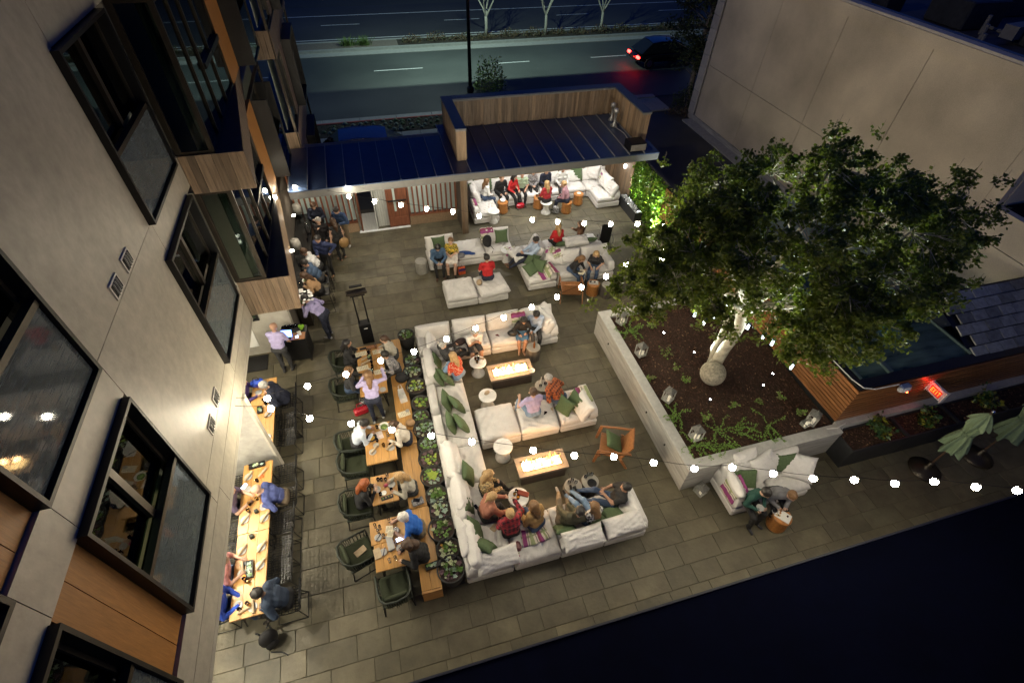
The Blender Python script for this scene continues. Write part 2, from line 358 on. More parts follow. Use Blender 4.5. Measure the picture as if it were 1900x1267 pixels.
# near kerb in sections, red paint on the planting side
pave = bpy.data.objects.new('pavement', None); C.objects.link(pave); pave['kind'] = 'structure'
for k in range(-8, 9):
    x = k * 1.85 - .3
    part('kerb_stone', MB().bbox(x, x + 1.835, 26.92, 27.34, -.05, .10, .015), M_kerb, pave)
structure('red_kerb', MB().box(-2.6, 4.6, 26.80, 26.915, -.05, .115), M_redkerb)
structure('planting_bed', MB().box(-3.3, 4.9, 25.35, 26.795, -.05, .08), M_soil)
structure('driveway', MB().add([(-3, 18.6, -.02), (10, 18.6, -.02), (10, 24.55, -.02), (-3, 24.55, -.02)], [(0, 1, 2, 3)]), M_asphalt)
for k in range(9):
    x = -3.0 + k*.92
    part('paving_slab', MB().bbox(x, x + .91, 24.56, 25.34, -.05, .06, .01), M_kerb, pave)
for k in range(4):
    part('paving_slab', MB().bbox(-6.4 + .85*k, -5.56 + .85*k, 25.36, 26.90, -.05, .07, .01), M_kerb, pave)
structure('side_pavement', MB().box(9.6, 16.4, 25.2, 26.9, -.05, .05), M_kerb)
structure('alley', MB().add([(10.2, -6, -.025), (17, -6, -.025), (17, 25.2, -.025), (10.2, 25.2, -.025)], [(0, 1, 2, 3)]), M('alley_asphalt', (.035, .038, .042), .6, var=.3, scale=30, big=.4, bigscale=.4))
structure('gutter_drain', MB().box(16.35, 16.9, 12, 23.8, -.03, .05), M_kerb)

# street lamp (its pole crosses the view, the head is above the frame)
st = thing('street_lamp', 'tall dark street lamp post standing beside the road behind the pavilion', 'street lamp', (6.08, 29.9, 0))
part('pole', MB().tube([(0, 0, 0), (0, 0, 4.5), (0, 0, 9.2)], [.11, .085, .07], 10), M_black, st, smooth=True)
part('base', MB().lathe([(.2, 0), (.2, .25), (.13, .32), (.11, .34)], n=10), M_black, st)
part('arm', MB().tube([(0, 0, 9.1), (0, .8, 9.5), (0, 1.8, 9.6)], .045, 6), M_black, st)
part('lamp_head', MB().bbox(-.17, .17, 1.7, 2.4, 9.5, 9.64, .03), M_black, st)
part('lens', MB().box(-.13, .13, 1.8, 2.3, 9.485, 9.499), M('street_lens', (1, 1, .9), emit=30, ecol=(.85, 1, .9)), st)
part('house_shield', MB().box(-.4, .4, 2.018, 2.022, 9.05, 9.484), M_black, st)
spot((6.08, 31.935, 9.45), (8.5, 35.5, 0), 2300, 140, .7, (.72, 1, .84), .01)

spot((6.08, 32.2, 9.4), (1.5, 26.4, 0), 620, 90, .8, (.8, 1, .88), .05)  # second spot without the shield, added to brighten the kerbside bed
# added flood lamp above the view, put in to light stucco block and parapet boards
fl_ = thing('added_flood_lamp', 'added flood lamp out of view on the hotel wall above the timber bays', 'lamp', (-2.9, 12.5, 13.0))
part('housing', MB().bbox(-.5, -.05, -.2, .2, -.12, .14, .02), M_black, fl_); part('lens', MB().box(-.05, -.04, -.16, .16, -.09, .11), M('added_flood_lens', (1, .9, .7), emit=20, ecol=(1, .82, .55)), fl_)
spot((-2.80, 12.5, 13.0), (16.9, 16.5, 4.4), 1050, 52, .7, (1, .82, .52), .12)

# ================================================================== PATIO
patio = bpy.data.objects.new('patio', None); C.objects.link(patio); patio['kind'] = 'structure'
part('joint_bed', MB().add([(-5.8, 1.2, .0), (17, 1.2, .0), (17, 4.3, .0), (10.15, 4.3, 0), (10.15, 18.6, 0), (-5.8, 18.6, 0)], [(0, 1, 2, 3, 4, 5)]), M_joint, patio)
rows = []; y = 1.25
while y < 18.5:
    h = R.choice((.40, .46, .55, .62)); h = min(h, 18.55 - y); x = -5.8 + R.random()*.3
    while x < 17:
        wd = R.choice((.46, .62, .78, .92)); x1 = min(x + wd, 17 if y + h < 4.35 else 10.1)
        if x1 - x > .12: rows.append((x, x1, y, y + h))
        x += wd
        if y + h >= 4.35 and x > 10.05: break
    y += h
def hidden(x, yy):
    return (.2 < x < 1.45 and 3.5 < yy < 10.8) or (1 < x < 4.5 and (3.5 < yy < 4.6 or 6.6 < yy < 7.7 or 9.7 < yy < 10.8)) or (5.7 < x < 10.2 and 4.4 < yy < 18) or yy > 17 or yy < 2.0 or x < -4.3 or (x > 9.7 and yy > 3.9) or (-3.9 < x < -3.4 and yy < 9.7)
rows.sort(key=lambda r: (hidden((r[0]+r[1])/2, (r[2]+r[3])/2), -(r[1]-r[0])*(r[3]-r[2])/(((r[0]+r[1])/2)**2+((r[2]+r[3])/2)**2+121)**1.5))
proto = {}
for i, (x0, x1, y0, y1) in enumerate(rows[:300]):
    key = (round(x1-x0, 2), round(y1-y0, 2))
    if key not in proto:
        a, b = key; proto[key] = MB().bbox(-a/2+.005, a/2-.005, -b/2+.005, b/2-.005, -.012, 0, .003).mesh('paver', M_paver)
    part('paver', proto[key], None, patio, ((x0+x1)/2, (y0+y1)/2, .014 + R.random()*.003), (R.uniform(-.002, .002), R.uniform(-.002, .002), 0))
rest = MB()
M_pav2 = [M('slate_paver_%s' % n, c, .55, var=.25, scale=3.5, bump=.25, bscale=14, big=.3, bigscale=1.6, detail=8) for n, c in (('grey', (.094, .084, .053)), ('brown', (.104, .090, .056)), ('dark', (.085, .076, .049)), ('pale', (.108, .096, .062)))]
for i, (x0, x1, y0, y1) in enumerate(rows[300:]): rest.bbox(x0+.005, x1-.005, y0+.005, y1-.005, .002, .014 + R.random()*.003, .004, i * 7 % 4)
part('pavers', rest, M_pav2, patio, kind='stuff')

# ================================================================== HOTEL BUILDING ON THE LEFT
FX = -3.4
hb = thing('hotel_building', 'plaster hotel block with black framed windows and timber bays along the left', 'building', (-3.55, 6, 0))
ph = lambda n, mb, m, **k: wpart(n, mb, m, hb, **k)
def wall(y0, y1, z0, z1): ph('wall_panel', MB().box(FX-.22, FX, y0+.005, y1-.005, z0+.005, z1-.005), M_plaster)
ph('wall', MB().box(FX-.4, FX-.225, 4.86, 7.74, 2.74, 14).box(FX-.4, FX-.225, 7.74, 9.94, 6.03, 6.6).box(FX-.4, FX-.225, 7.74, 9.94, 2.74, 3.42).box(FX-.4, FX-.225, -3, 4.86, 2.74, 3.42).box(FX-.4, FX-.225, 2.3, 4.86, 6.03, 6.6).box(FX-.4, FX-.225, -3, 9.94, 8.99, 14).box(FX-.4, FX-.225, 2.3, 3.1, 6.5, 8.95).box(FX-.4, FX-.225, 2.3, 3.1, 3.42, 5.93).box(FX-.4, FX-.225, -3, 2.3, 6.03, 6.6), M_gap)
wall(-3, 5.15, 2.72, 3.17); wall(5.15, 9.94, 2.72, 3.17)
wall(-3, 4.86, 3.17, 3.64); wall(4.86, 7.74, 3.17, 3.64); wall(7.74, 9.94, 3.17, 3.64)
wall(4.86, 7.74, 3.64, 6.62); wall(4.86, 7.74, 6.62, 9.6); wall(4.86, 7.74, 9.6, 14)
wall(7.74, 9.94, 6.04, 6.62); wall(3.12, 4.86, 6.04, 6.62); wall(2.30, 3.12, 6.04, 6.62); wall(-3, 2.30, 6.04, 6.62)
wall(7.74, 9.94, 8.99, 14); wall(3.12, 4.86, 8.99, 14); wall(-3, 3.12, 8.99, 14)
for z0, z1 in ((3.43, 4.25), (4.25, 5.08), (5.08, 5.94), (6.50, 7.3), (7.3, 8.1), (8.1, 8.94)):
    for a, b in ((2.31, 2.64), (2.64, 3.10)) if False else ((2.31, 3.10),):
        pass
for zz in ((3.65, 6.02), (6.63, 8.97)):
    for a, b in ((2.31, 2.655), (2.665, 3.10)):
        ph('timber_panel', MB().box(FX-.2, FX-.05, a, b, zz[0], zz[1]), M_orange)
    ph('timber_panel', MB().box(FX-.2, FX-.052, 2.31, 3.10, zz[0]+.002, zz[0]+.012), M_gap)
def window(y0, y1, z0, z1, zt, mull=None, tall=False, proj=.10):
    t = .048; k_ = (abs(FX)-proj)/abs(FX); y0, y1, z0, z1, zt = y0*k_, y1*k_, 11-(11-z0)*k_, 11-(11-z1)*k_, 11-(11-zt)*k_
    fr = MB().box(FX-.2, FX+proj, y0-.0, y0+t, z0, z1).box(FX-.2, FX+proj, y1-t, y1, z0, z1).box(FX-.2, FX+proj, y0+t, y1-t, z1-t, z1).box(FX-.2, FX+proj, y0+t, y1-t, z0, z0+t)
    wdw = ph('window', fr, M_black)
    wpart('transom', MB().box(FX-.02, FX+.07, y0+t, y1-t, zt-.035, zt+.035), M_bronze, wdw)
    wpart('mullion', MB().box(FX-.1, FX-.02, (y0+y1)/2-.05, (y0+y1)/2+.05, zt+.036, z1-t), M_bronze, wdw)
    wpart('sash', MB().box(FX-.12, FX-.05, y0+t, y0+t+.05, zt+.036, z1-t).box(FX-.12, FX-.05, y1-t-.05, y1-t, zt+.036, z1-t).box(FX-.12, FX-.05, y0+t+.05, (y0+y1)/2-.051, z1-t-.08, z1-t).box(FX-.12, FX-.05, (y0+y1)/2+.051, y1-t-.05, z1-t-.08, z1-t), M_bronze, wdw)
    wpart('pane', MB().box(FX-.085, FX-.08, y0+t+.051, (y0+y1)/2-.052, zt+.04, z1-t-.081), M_pane, wdw)
    wpart('pane', MB().box(FX-.085, FX-.08, (y0+y1)/2+.052, y1-t-.051, zt+.04, z1-t-.081), M_pane, wdw)
    wpart('guard_pane', MB().box(FX+.045, FX+.05, y0+t+.01, y1-t-.01, z0+t+.02, zt-.036), M_guard, wdw)
    wpart('pane', MB().box(FX-.085, FX-.08, y0+t+.01, y1-t-.01, z0+t, zt-.036), M_pane, wdw)
    return wdw
M_room = M('room_wall', (.32, .30, .25), .9, var=.05)
M_roomfloor = M('room_floor', (.12, .10, .08), .7, var=.2)
M_curtain = M('grey_green_curtain', (.40, .44, .38), .9, var=.1, scale=20)
def room(y0, y1, z0, z1, curtains=(), depth=3.0, x0=None):
    x0 = x0 or FX-.42
    ph('room', MB().box(x0-depth-.1, x0-depth, y0, y1, z0, z1).box(x0-depth, x0, y0-.1, y0, z0, z1).box(x0-depth, x0, y1, y1+.1, z0, z1).box(x0-depth, x0, y0, y1, z1, z1+.05), M_room)
    ph('room_floor', MB().box(x0-depth, x0, y0, y1, z0-.05, z0), M_roomfloor)
    for a, b in curtains:
        n = 24; v = []; f = []
        for i in range(n+1):
            yy = a + (b-a)*i/n; xx = x0 + .1 + .035*math.sin(i*1.9); v += [(xx, yy, z0+.05), (xx, yy, z1-.05)]
        for i in range(n): f.append((2*i, 2*i+2, 2*i+3, 2*i+1))
        ph('curtain', MB().add(v, f), M_curtain)
windows = []
window(7.88, 9.86, 6.5, 8.92, 7.57); room(7.9, 9.8, 6.5, 8.9, ((7.95, 8.3), (9.2, 9.75)))
window(7.74, 9.84, 3.43, 5.92, 4.58); room(7.9, 9.8, 3.45, 5.9, ((7.95, 8.15),))
window(3.12, 4.86, 6.5, 8.92, 7.57); room(3.15, 4.9, 6.5, 8.9, ((3.2, 3.5),))
window(3.11, 4.91, 3.43, 5.92, 4.58); room(3.15, 4.9, 3.45, 5.9, ((4.5, 4.85),))
window(.5, 2.30, 3.43, 5.92, 4.58); room(.5, 2.28, 3.45, 5.9, ((1.9, 2.2),))
window(.5, 2.30, 6.5, 8.92, 7.57); room(.5, 2.28, 6.5, 8.9)
point((-5.3, 4.2, 5.7), 26, (.95, 1, .55), .12); point((-5.6, 9.2, 5.7), 20, (1, .9, .8), .1); point((-5.4, 4.1, 8.7), 8, (1, .95, .8), .1)
ph('ceiling_light', MB().lathe([(.11, 0), (.11, .03)], (-4.6, 9.0, 5.86), 10), M('room_lamp', (1, .95, .9), emit=9, ecol=(1, .93, .85)))
def vent(y, z):
    v = ph('air_vent', MB().box(FX, FX+.02, y-.15, y+.15, z-.11, z+.11), M('vent_frame', (.60, .58, .53), .6))
    wpart('vent_back', MB().box(FX+.02, FX+.023, y-.125, y+.125, z-.085, z+.085), M_gap, v)
    for k in range(3): wpart('vent_slat', MB().cbox((FX+.03, y-.0625+.0625*k, z), (.016, .014, .17), .3), M('vent_slat', (.5, .49, .45), .5), v)
for y_, z_ in ((6.57, 6.78), (6.01, 6.78), (6.58, 3.81), (5.98, 3.80)): vent(y_, z_)

# ---- timber bays with recessed corner glazing; their long side swings away from the patio by five degrees
_ph, _wp = ph, wpart
SH = math.tan(rad(3.7))
def sheared(mb):
    mb.v = [(x - max(y-9.95, 0)*SH, y, z) for x, y, z in mb.v]; return mb
def ph(n, mb, m, **k): return _ph(n, sheared(mb), m, **k)
def wpart(n, mb, m, p, **k): return _wp(n, sheared(mb), m, p, **k)
BX, BY, GX = -2.28, 9.95, -2.78
M_deck = M('blue_black_deck', (.03, .034, .05), .45, metal=.3, var=.25, scale=4)
for z0, z1 in ((2.70, 3.68), (5.86, 6.60), (9.0, 9.75)):
    ph('bay_slab', MB().box(FX, BX-.02, BY+.02, 17.4, z0+.02, z1-.03), M_gap)
    n = 8; 
    for k in range(n):
        a = FX + (BX-FX)*k/n; b = FX + (BX-FX)*(k+1)/n
        ph('cladding_board', MB().box(a+.003, b-.003, BY-.002-.004*(k % 2), BY+.02, z0, z1), M_cedar)
    bb = MB(); yy = BY + .003
    while yy < 17.4: bb.box(BX-.018, BX+.003*(R.random() > .5), yy, yy+.136, z0, z1); yy += .142
    ph('cladding_boards', bb, M_cedar, kind='stuff')
    ph('bay_deck', MB().box(FX+.0, BX-.02, BY+.022, 17.4, z1-.03, z1-.004), M_deck)
    ph('bay_soffit', MB().box(FX, BX-.02, BY+.022, 17.4, z0, z0+.018), M_cedar_h)
ph, wpart = _ph, _wp
for z0, z1 in ((3.68, 5.86), (6.60, 9.0)):
    # corner post, glass facing the patio and glass along the side, set back from the timber band
    ph('bay_post', MB().box(FX-.02, FX+.07, BY+.02, BY+.12, z0, z1).box(GX-.05, GX+.0, BY+.03, BY+.08, z0, z1), M_bronze)
    wdw = ph('window', MB().box(FX+.07, GX-.05, BY+.03, BY+.08, z0, z0+.06).box(FX+.07, GX-.05, BY+.03, BY+.08, z1-.06, z1).box(FX+.07, FX+.09, BY+.03, BY+.08, z0+.06, z1-.06).box(GX-.07, GX-.05, BY+.03, BY+.08, z0+.06, z1-.06), M_bronze)
    wpart('pane', MB().box(FX+.07, GX-.05, BY+.05, BY+.055, z0+.06, z1-.06), M_pane, wdw)
    segs = [(BY+.08, 10.7, 'p'), (10.75, 11.4, 'p'), (11.45, 12.3, 'm'), (12.35, 13.35, 'm'), (13.4, 14.58, 'o'), (14.64, 15.9, 'f'), (15.96, 17.5, 'p')]
    for a, b, kk in segs:
        if kk == 'o': ph('timber_panel', MB().box(GX-.08, GX+.02, a, b, z0, z1), M_orange); continue
        wdw = ph('window', MB().box(GX-.06, GX+.02, a-.045, a, z0, z1).box(GX-.06, GX+.02, b, b+.005, z0, z1).box(GX-.06, GX+.02, a, b, z0, z0+.07).box(GX-.06, GX+.02, a, b, z1-.07, z1), M_bronze)
        wpart('pane', MB().box(GX-.02, GX-.015, a, b, z0+.07, z1-.07), M_pane, wdw)
        if kk == 'm': wpart('transom', MB().box(GX-.03, GX+.06, a, b, z0+.95, z0+1.05), M_black, wdw)
        if kk == 'f':
            wpart('hood', MB().box(GX+.02, GX+.42, a-.05, a, z0+.03, z1-.05).box(GX+.02, GX+.42, b, b+.05, z0+.03, z1-.05).box(GX+.02, GX+.42, a, b, z0+.03, z0+.08), M_black, wdw)
            wpart('guard_pane', MB().box(GX+.39, GX+.395, a, b, z0+.08, z0+1.1), M_pane, wdw)
    room(BY+.15, 17.5, z0, z1, ((10.3, 10.7), (13.4, 13.9)), 3.0, GX-.25)
    # curtains behind the glass that faces the patio
    v = []; f = []
    for i in range(21):
        xx = FX + .1 + (GX-FX-.25)*i/20; v += [(xx, BY+.2+.03*math.sin(i*2.1), z0+.03), (xx, BY+.2+.03*math.sin(i*2.1), z1-.03)]
    for i in range(9): f.append((2*i, 2*i+2, 2*i+3, 2*i+1))
    for i in range(14, 20): f.append((2*i, 2*i+2, 2*i+3, 2*i+1))
    ph('curtain', MB().add(v, f), M_curtain)
    point((-4.4, 11.2, z1-.4), 28 if z0 < 5 else 12, (.95, 1, .9), .1)
# ---- second timber bay beyond the pavilion
B2 = -2.22
for z0, z1 in ((.02, .9), (2.70, 3.68), (5.86, 6.60), (9.0, 9.75)):
    ph('bay_slab', MB().box(FX, B2-.02, 17.62, 24.0, z0+.02, z1-.03), M_gap)
    bb = MB(); yy = 17.60
    while yy < 24: bb.box(B2-.018, B2+.003*(R.random() > .5), yy, yy+.136, z0, z1); yy += .142
    xx = FX
    while xx < B2-.1: bb.box(xx, xx+.136, 17.585, 17.62, z0, z1); xx += .142
    ph('cladding_boards', bb, M_cedar, kind='stuff'); ph('bay_cap', MB().box(FX, B2+.01, 17.6, 24, z1-.028, z1+.004), M_deck)
for z0, z1 in ((.9, 2.7), (3.69, 5.86), (6.61, 9.0)):
    for a, b_, kk in ((17.65, 18.9, 'p'), (18.95, 19.7, 'o'), (19.75, 21.6, 'f'), (21.65, 22.3, 'o'), (22.35, 23.95, 'p')):
        if kk == 'o': ph('cladding_panel', MB().box(B2-.12, B2-.02, a, b_, z0, z1), M_cedar); continue
        wdw = ph('window', MB().box(B2-.1, B2-.02, a-.04, a, z0, z1).box(B2-.1, B2-.02, b_, b_+.04, z0, z1).box(B2-.1, B2-.02, a, b_, z0, z0+.06).box(B2-.1, B2-.02, a, b_, z1-.06, z1), M_bronze)
        wpart('pane', MB().box(B2-.06, B2-.055, a, b_, z0+.06, z1-.06), M_pane, wdw); wpart('blind', MB().box(B2-.3, B2-.29, a, b_, z0+.06, z1-.06), M_curtain, wdw)
        if kk == 'f': wpart('hood', MB().box(B2, B2+.28, a-.05, a, z0+.03, z1-.05).box(B2, B2+.28, b_, b_+.05, z0+.03, z1-.05).box(B2, B2+.28, a, b_, z0+.03, z0+.08).box(B2, B2+.28, a, b_, z1-.10, z1-.05), M_black, wdw)
# ---- ground floor below the overhang
M_gwall = M('ground_floor_plaster', (.34, .32, .27), .7, var=.1, scale=4, big=.1)
ph('soffit', MB().box(-5.8, FX, -3, 9.94, 2.6, 2.719), M_gwall)
ph('back_wall', MB().box(-5.8, -5.6, -3, 11.4, 0, 2.6), M_gwall)
ph('fin_wall', MB().box(-5.6, FX, 7.36, 7.52, .0, 2.6), M('fin_concrete', (.33, .32, .29), .7, var=.18, scale=4, big=.2))
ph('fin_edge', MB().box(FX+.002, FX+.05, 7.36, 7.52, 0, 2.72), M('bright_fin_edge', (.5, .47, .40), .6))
ph('side_wall', MB().box(-5.6, -3.0, 11.4, 11.6, .0, 2.69), M_gwall)
ph('bar_wall', MB().box(-3.2, -3.0, 11.6, 18.6, 0, 2.69), M('bar_back_wall', (.10, .085, .07), .6, var=.3, scale=6))
w2 = ph('window', MB().box(-4.4, -3.75, 11.36, 11.4, 1.3, 1.36).box(-4.4, -4.34, 11.36, 11.4, 1.36, 2.35).box(-3.81, -3.75, 11.36, 11.4, 1.36, 2.35), M_black)
wpart('pane', MB().box(-4.34, -3.81, 11.385, 11.395, 1.36, 2.35), M_pane, w2)
ph('service_door', MB().box(-4.75, -4.05, 11.37, 11.395, .35, 1.2), M_white)
ph('wall_socket', MB().box(-3.72, -3.58, 11.38, 11.395, .75, .87), M('socket', (.3, .28, .22)))
# downlights in the overhang: the table and chair shadows fall away from the wall
for y_, e in ((9.1, 85), (8.2, 85), (6.5, 108), (5.3, 108), (4.1, 108), (2.9, 95)):
    ph('downlight', MB().lathe([(.06, 0), (.06, .02)], (-4.54, y_, 2.585), 12), M('downlight_lens', (1, .95, .85), emit=25, ecol=(1, .9, .72)))
    spot((-4.54, y_, 2.57), (-3.6, y_, 0), e, 152, .2, (1, .90, .70), .03)
for y_ in (12.4, 14.2, 16.2):
    ph('downlight', MB().lathe([(.05, 0), (.05, .02)], (-2.55, y_, 2.675), 12), M('downlight_lens', (1, .95, .85)))
    spot((-2.55, y_, 2.66), (-2.3, y_, 0), 30, 110, .5, (1, .88, .68), .03)
point((-4.4, 10.7, 2.4), 9, (1, .93, .75), .08)
# ================================================================== PAVILION
pv = thing('pavilion', 'low pavilion with dark seamed metal roof and timber parapet behind the patio', 'pavilion', (3.5, 17, 0))
pp = lambda n, mb, m, **k: wpart(n, mb, m, pv, **k)
RX0, RX1, RF, ZF, ZB = -2.60, 9.62, 14.86, 3.10, 3.22
pp('fascia', MB().box(RX0, RX1, RF-.04, RF, 2.84, 3.10), M_fascia)
pp('ceiling', MB().box(RX0, 9.5, RF, 18.4, 2.86, 2.9), M('pavilion_ceiling', (.35, .30, .23), .7, var=.15, scale=6))
n = 22; dx = (RX1 - RX0) / n
for k in range(n):
    a = RX0 + dx*k; b = a + dx; yb = 17.5 if b < 2.7 else 18.3
    zb = ZF + (ZB-ZF)*(yb-RF)/3.4
    m = MB().add([(a+.002, RF-.05, ZF+.003), (b-.002, RF-.05, ZF+.003), (b-.002, yb, zb), (a+.002, yb, zb), (a+.002, RF-.05, ZF-.03), (b-.002, RF-.05, ZF-.03)], [(0, 1, 2, 3), (4, 5, 1, 0)])
    m.box(a-.009, a+.009, RF-.05, RF-.045, ZF, ZF+.045)
    m.add([(a-.010, RF-.05, ZF+.045), (a+.010, RF-.05, ZF+.045), (a+.010, yb, zb+.045), (a-.010, yb, zb+.045), (a-.010, RF-.05, ZF), (a+.010, RF-.05, ZF), (a+.010, yb, zb), (a-.010, yb, zb)], [(0, 1, 2, 3), (1, 5, 6, 2), (4, 0, 3, 7)], 1)
    pp('roof_panel', m, [M_roofblue, M('seam_edge', (.32, .33, .34), .4, metal=.5)])
# parapet of vertical boards with a metal cap
PL, PR, PBk, PF, ZP = 2.68, 9.44, 18.0, 15.62, 4.16
capm = M('blue_grey_cap', (.085, .11, .15), .45, metal=.4, var=.1)
x = PL + .30
while x < PR - .3:
    wd = R.choice((.09, .13, .16)); wd = min(wd, PR-.3-x); pp('parapet_board', MB().box(x+.003, x+wd-.003, PBk-.02-R.random()*.008, PBk, 3.2, ZP-.02), M_cedar); x += wd
for X, sgn in ((PL+.3, 1), (PR-.3, -1)):
    y = PF + .002
    while y < PBk - .03:
        wd = R.choice((.09, .13, .16)); wd = min(wd, PBk-.02-y); pp('parapet_board', MB().box(X, X + sgn*(.012+R.random()*.006), y+.003, y+wd-.003, 3.12, ZP-.02), M_cedar); y += wd
    x0 = X - .3 if sgn > 0 else X
    for q in range(2): pp('parapet_board', MB().box(x0+.15*q+.002, x0+.15*q+.148, PF-.018, PF, 3.12, ZP-.02), M_cedar)
    ox = PL if sgn > 0 else PR
    y = PF
    while y < 18.28:
        wd = R.choice((.09, .13, .16)); pp('parapet_board', MB().box(ox-.012*sgn-.004, ox-.004*sgn+.004, y+.003, min(y+wd, 18.3)-.003, 3.12, ZP-.02), M_cedar); y += wd
pp('parapet', MB().box(PL+.002, PL+.298, PF+.001, 18.3, 3.1, ZP-.021).box(PR-.298, PR-.002, PF+.001, 18.3, 3.1, ZP-.021).box(PL+.3, PR-.3, PBk+.001, 18.3, 3.1, ZP-.021), M_gap)
pp('cap', MB().box(PL-.03, PL+.32, PF-.04, PBk-.03, ZP-.02, ZP+.03).box(PR-.32, PR+.03, PF-.04, PBk-.03, ZP-.02, ZP+.03).box(PL-.03, PR+.03, PBk-.03, 18.33, ZP-.02, ZP+.03), capm)
pp('cap_trim', MB().box(PL+.322, PR-.322, PBk-.05, PBk-.031, ZP-.05, ZP-.005).box(PL-.02, PL+.31, PF-.05, PF-.041, ZP-.05, ZP+.0).box(PR-.31, PR+.02, PF-.05, PF-.041, ZP-.05, ZP+.0), M('cap_trim', (.2, .2, .2), .5))
for (a, b) in ((8.93, 17.45), (8.82, 16.95)):
    pp('vent_pipe', MB().lathe([(.14, 0), (.07, .12), (.055, .16), (.055, .5), (.1, .5), (.1, .62), (.02, .66)], (a, b, 3.18), 10), M('galvanised', (.45, .46, .47), .45, metal=.6), smooth=True)
pp('cable', MB().tube([(8.82, 16.9, 3.2), (8.95, 16.3, 3.18), (8.85, 15.6, 3.17), (8.9, 15.3, 3.16)], .012, 5), M('grey_cable', (.4, .4, .4)))
pp('roof_unit', MB().bbox(8.55, 9.15, 14.95, 15.45, 3.14, 3.42, .015), M_black)
pp('roof_unit_face', MB().box(8.57, 9.13, 14.94, 14.949, 3.17, 3.38), M('unit_face', (.22, .21, .19)))
# column and rear walls
for k in range(2): pp('column_board', MB().box(2.80+.115*k, 2.91+.115*k, 16.0, 16.14, .01, 2.86), M_cedar)
pp('column', MB().box(2.82, 3.02, 16.141, 17.1, .01, 2.86), M('column_dark', (.06, .05, .04), .6))
x = 3.03
while x < 9.9: pp('wall_board', MB().box(x, x+.144, 18.42+.004*R.random(), 18.46, 0, 2.86), M_cedar); x += .147
for k in range(12): pp('wall_board', MB().box(9.92+.004*R.random(), 9.96, 16.75+.147*k, 16.75+.147*k+.144, 0, 2.86), M_cedar)
pp('wall_lamp', MB().lathe([(.05, 0), (.06, .1), (.05, .14)], (9.87, 17.4, 1.2), 8), M('wall_lamp', (1, 1, 1), emit=4))
# lit ceiling of the lounge
for a in (4.2, 5.7, 7.2, 8.6):
    for b in (16.0, 17.4):
        pp('downlight', MB().lathe([(.055, 0), (.055, .015)], (a, b, 2.845), 12), M('lounge_lens', (1, .98, .94), emit=30, ecol=(1, .95, .86)))
        spot((a, b, 2.83), (a, b+.05, 0), 52, 125, .6, (1, .95, .87), .04)
for a in (-.4, 1.4): spot((a, 16.3, 2.83), (a, 16.4, 0), 40, 120, .6, (1, .93, .82), .04); pp('downlight', MB().lathe([(.055, 0), (.055, .015)], (a, 16.3, 2.845), 12), M('lounge_lens', (1, .98, .94)))
# slatted screens with frosted panes, entrance and door
def screen(x0, x1):
    sc = pp('slat_screen', MB().box(x0, x1, 17.06, 17.16, .0, .40), M_cedar_h)
    wpart('rail', MB().box(x0, x1, 17.04, 17.14, .40, .47).box(x0, x1, 17.04, 17.14, 2.5, 2.6), M_redslat, sc)
    nn = int((x1-x0)/.17); 
    for k in range(nn+1):
        xx = x0 + (x1-x0-.045)*k/nn; wpart('slat', MB().box(xx, xx+.055, 17.02, 17.12, .47, 2.5), M_redslat, sc)
    wpart('frosted_pane', MB().box(x0+.02, x1-.02, 17.135, 17.145, .5, 1.9), M_frost, sc)
screen(-2.95, -.92); screen(.98, 2.78)
M_ribwhite = M('ribbed_white_panel', (.42, .43, .40), .6, var=.15, scale=3, stretch=(14, 1, 1))
bl = pp('entrance_lining', MB().box(-.28, -.24, 16.98, 18.4, .0, 2.6), M_ribwhite)
for k in range(5): pp('lining_board', MB().box(-.22+.085*k, -.14+.085*k, 17.22, 17.25, .02, 2.6), M_ribwhite)
pp('entrance_ramp', MB().add([(-.9, 17.0, .02), (-.25, 17.0, .02), (-.25, 17.9, .25), (-.9, 17.9, .25)], [(0, 1, 2, 3)]), M_ribwhite)
pp('threshold', MB().box(-.95, .95, 16.93, 17.02, .012, .045), M('pale_threshold', (.72, .74, .76), .4))  # pale strip across the entrance
dr = pp('door', MB().box(.2, .96, 17.05, 17.10, .04, 2.3), M_redslat)
wpart('pane', MB().box(.45, .53, 17.03, 17.049, .7, 1.9), M_frost, dr)
wpart('push_bar', MB().tube([(.24, 17.0, 1.15), (.92, 17.0, 1.15)], .03, 6), M_black, dr)
wpart('kick_panel', MB().box(.26, .9, 17.035, 17.049, .1, .45), M_redslat, dr)
pp('gate_post', MB().box(-.93, -.86, 17.0, 17.12, 0, 2.6), M_chrome)
pp('gate_leaf', MB().box(-.84, -.80, 17.0, 17.8, .05, 2.4), M_redslat)

# ================================================================== BUILDING ON THE RIGHT
rb = thing('stucco_building', 'tall beige stucco block with blank jointed wall and flat dark roof', 'building', (20, 15, 0))
pr = lambda n, mb, m, **k: wpart(n, mb, m, rb, **k)
WX = 16.93; ys = [24.3-.65, 20.0, 16.52, 12.88, 8.95, 4.5, -6]; zs = [0.28, 2.75, 6.5]
def cellw(y0, y1, z0, z1): pr('wall_panel', MB().box(WX, WX+.25, y1+.011, y0-.011, z0+.011, z1-.011), M_stucco)
for i in range(len(ys)-1):
    for j in range(2):
        if i >= 4 and j == 1: cellw(ys[i], ys[i+1], 2.75, 3.68); continue
        if i == 3 and j == 1: cellw(ys[i], 8.95, 2.75, 6.5); continue
        cellw(ys[i], ys[i+1], zs[j], zs[j+1])
pr('wall', MB().box(WX+.26, 30, 8.56, 24.2, 0, 6.4).box(WX+.26, 30, -6, 8.55, 0, 3.6), M_stucco)
pr('plinth', MB().box(WX-.05, WX+.25, -6, 24.2, 0, .275), M_conc)
pr('cornice', MB().box(WX-.06, WX+.25, 8.56, 24.2, 6.5, 6.84), M_stucco)
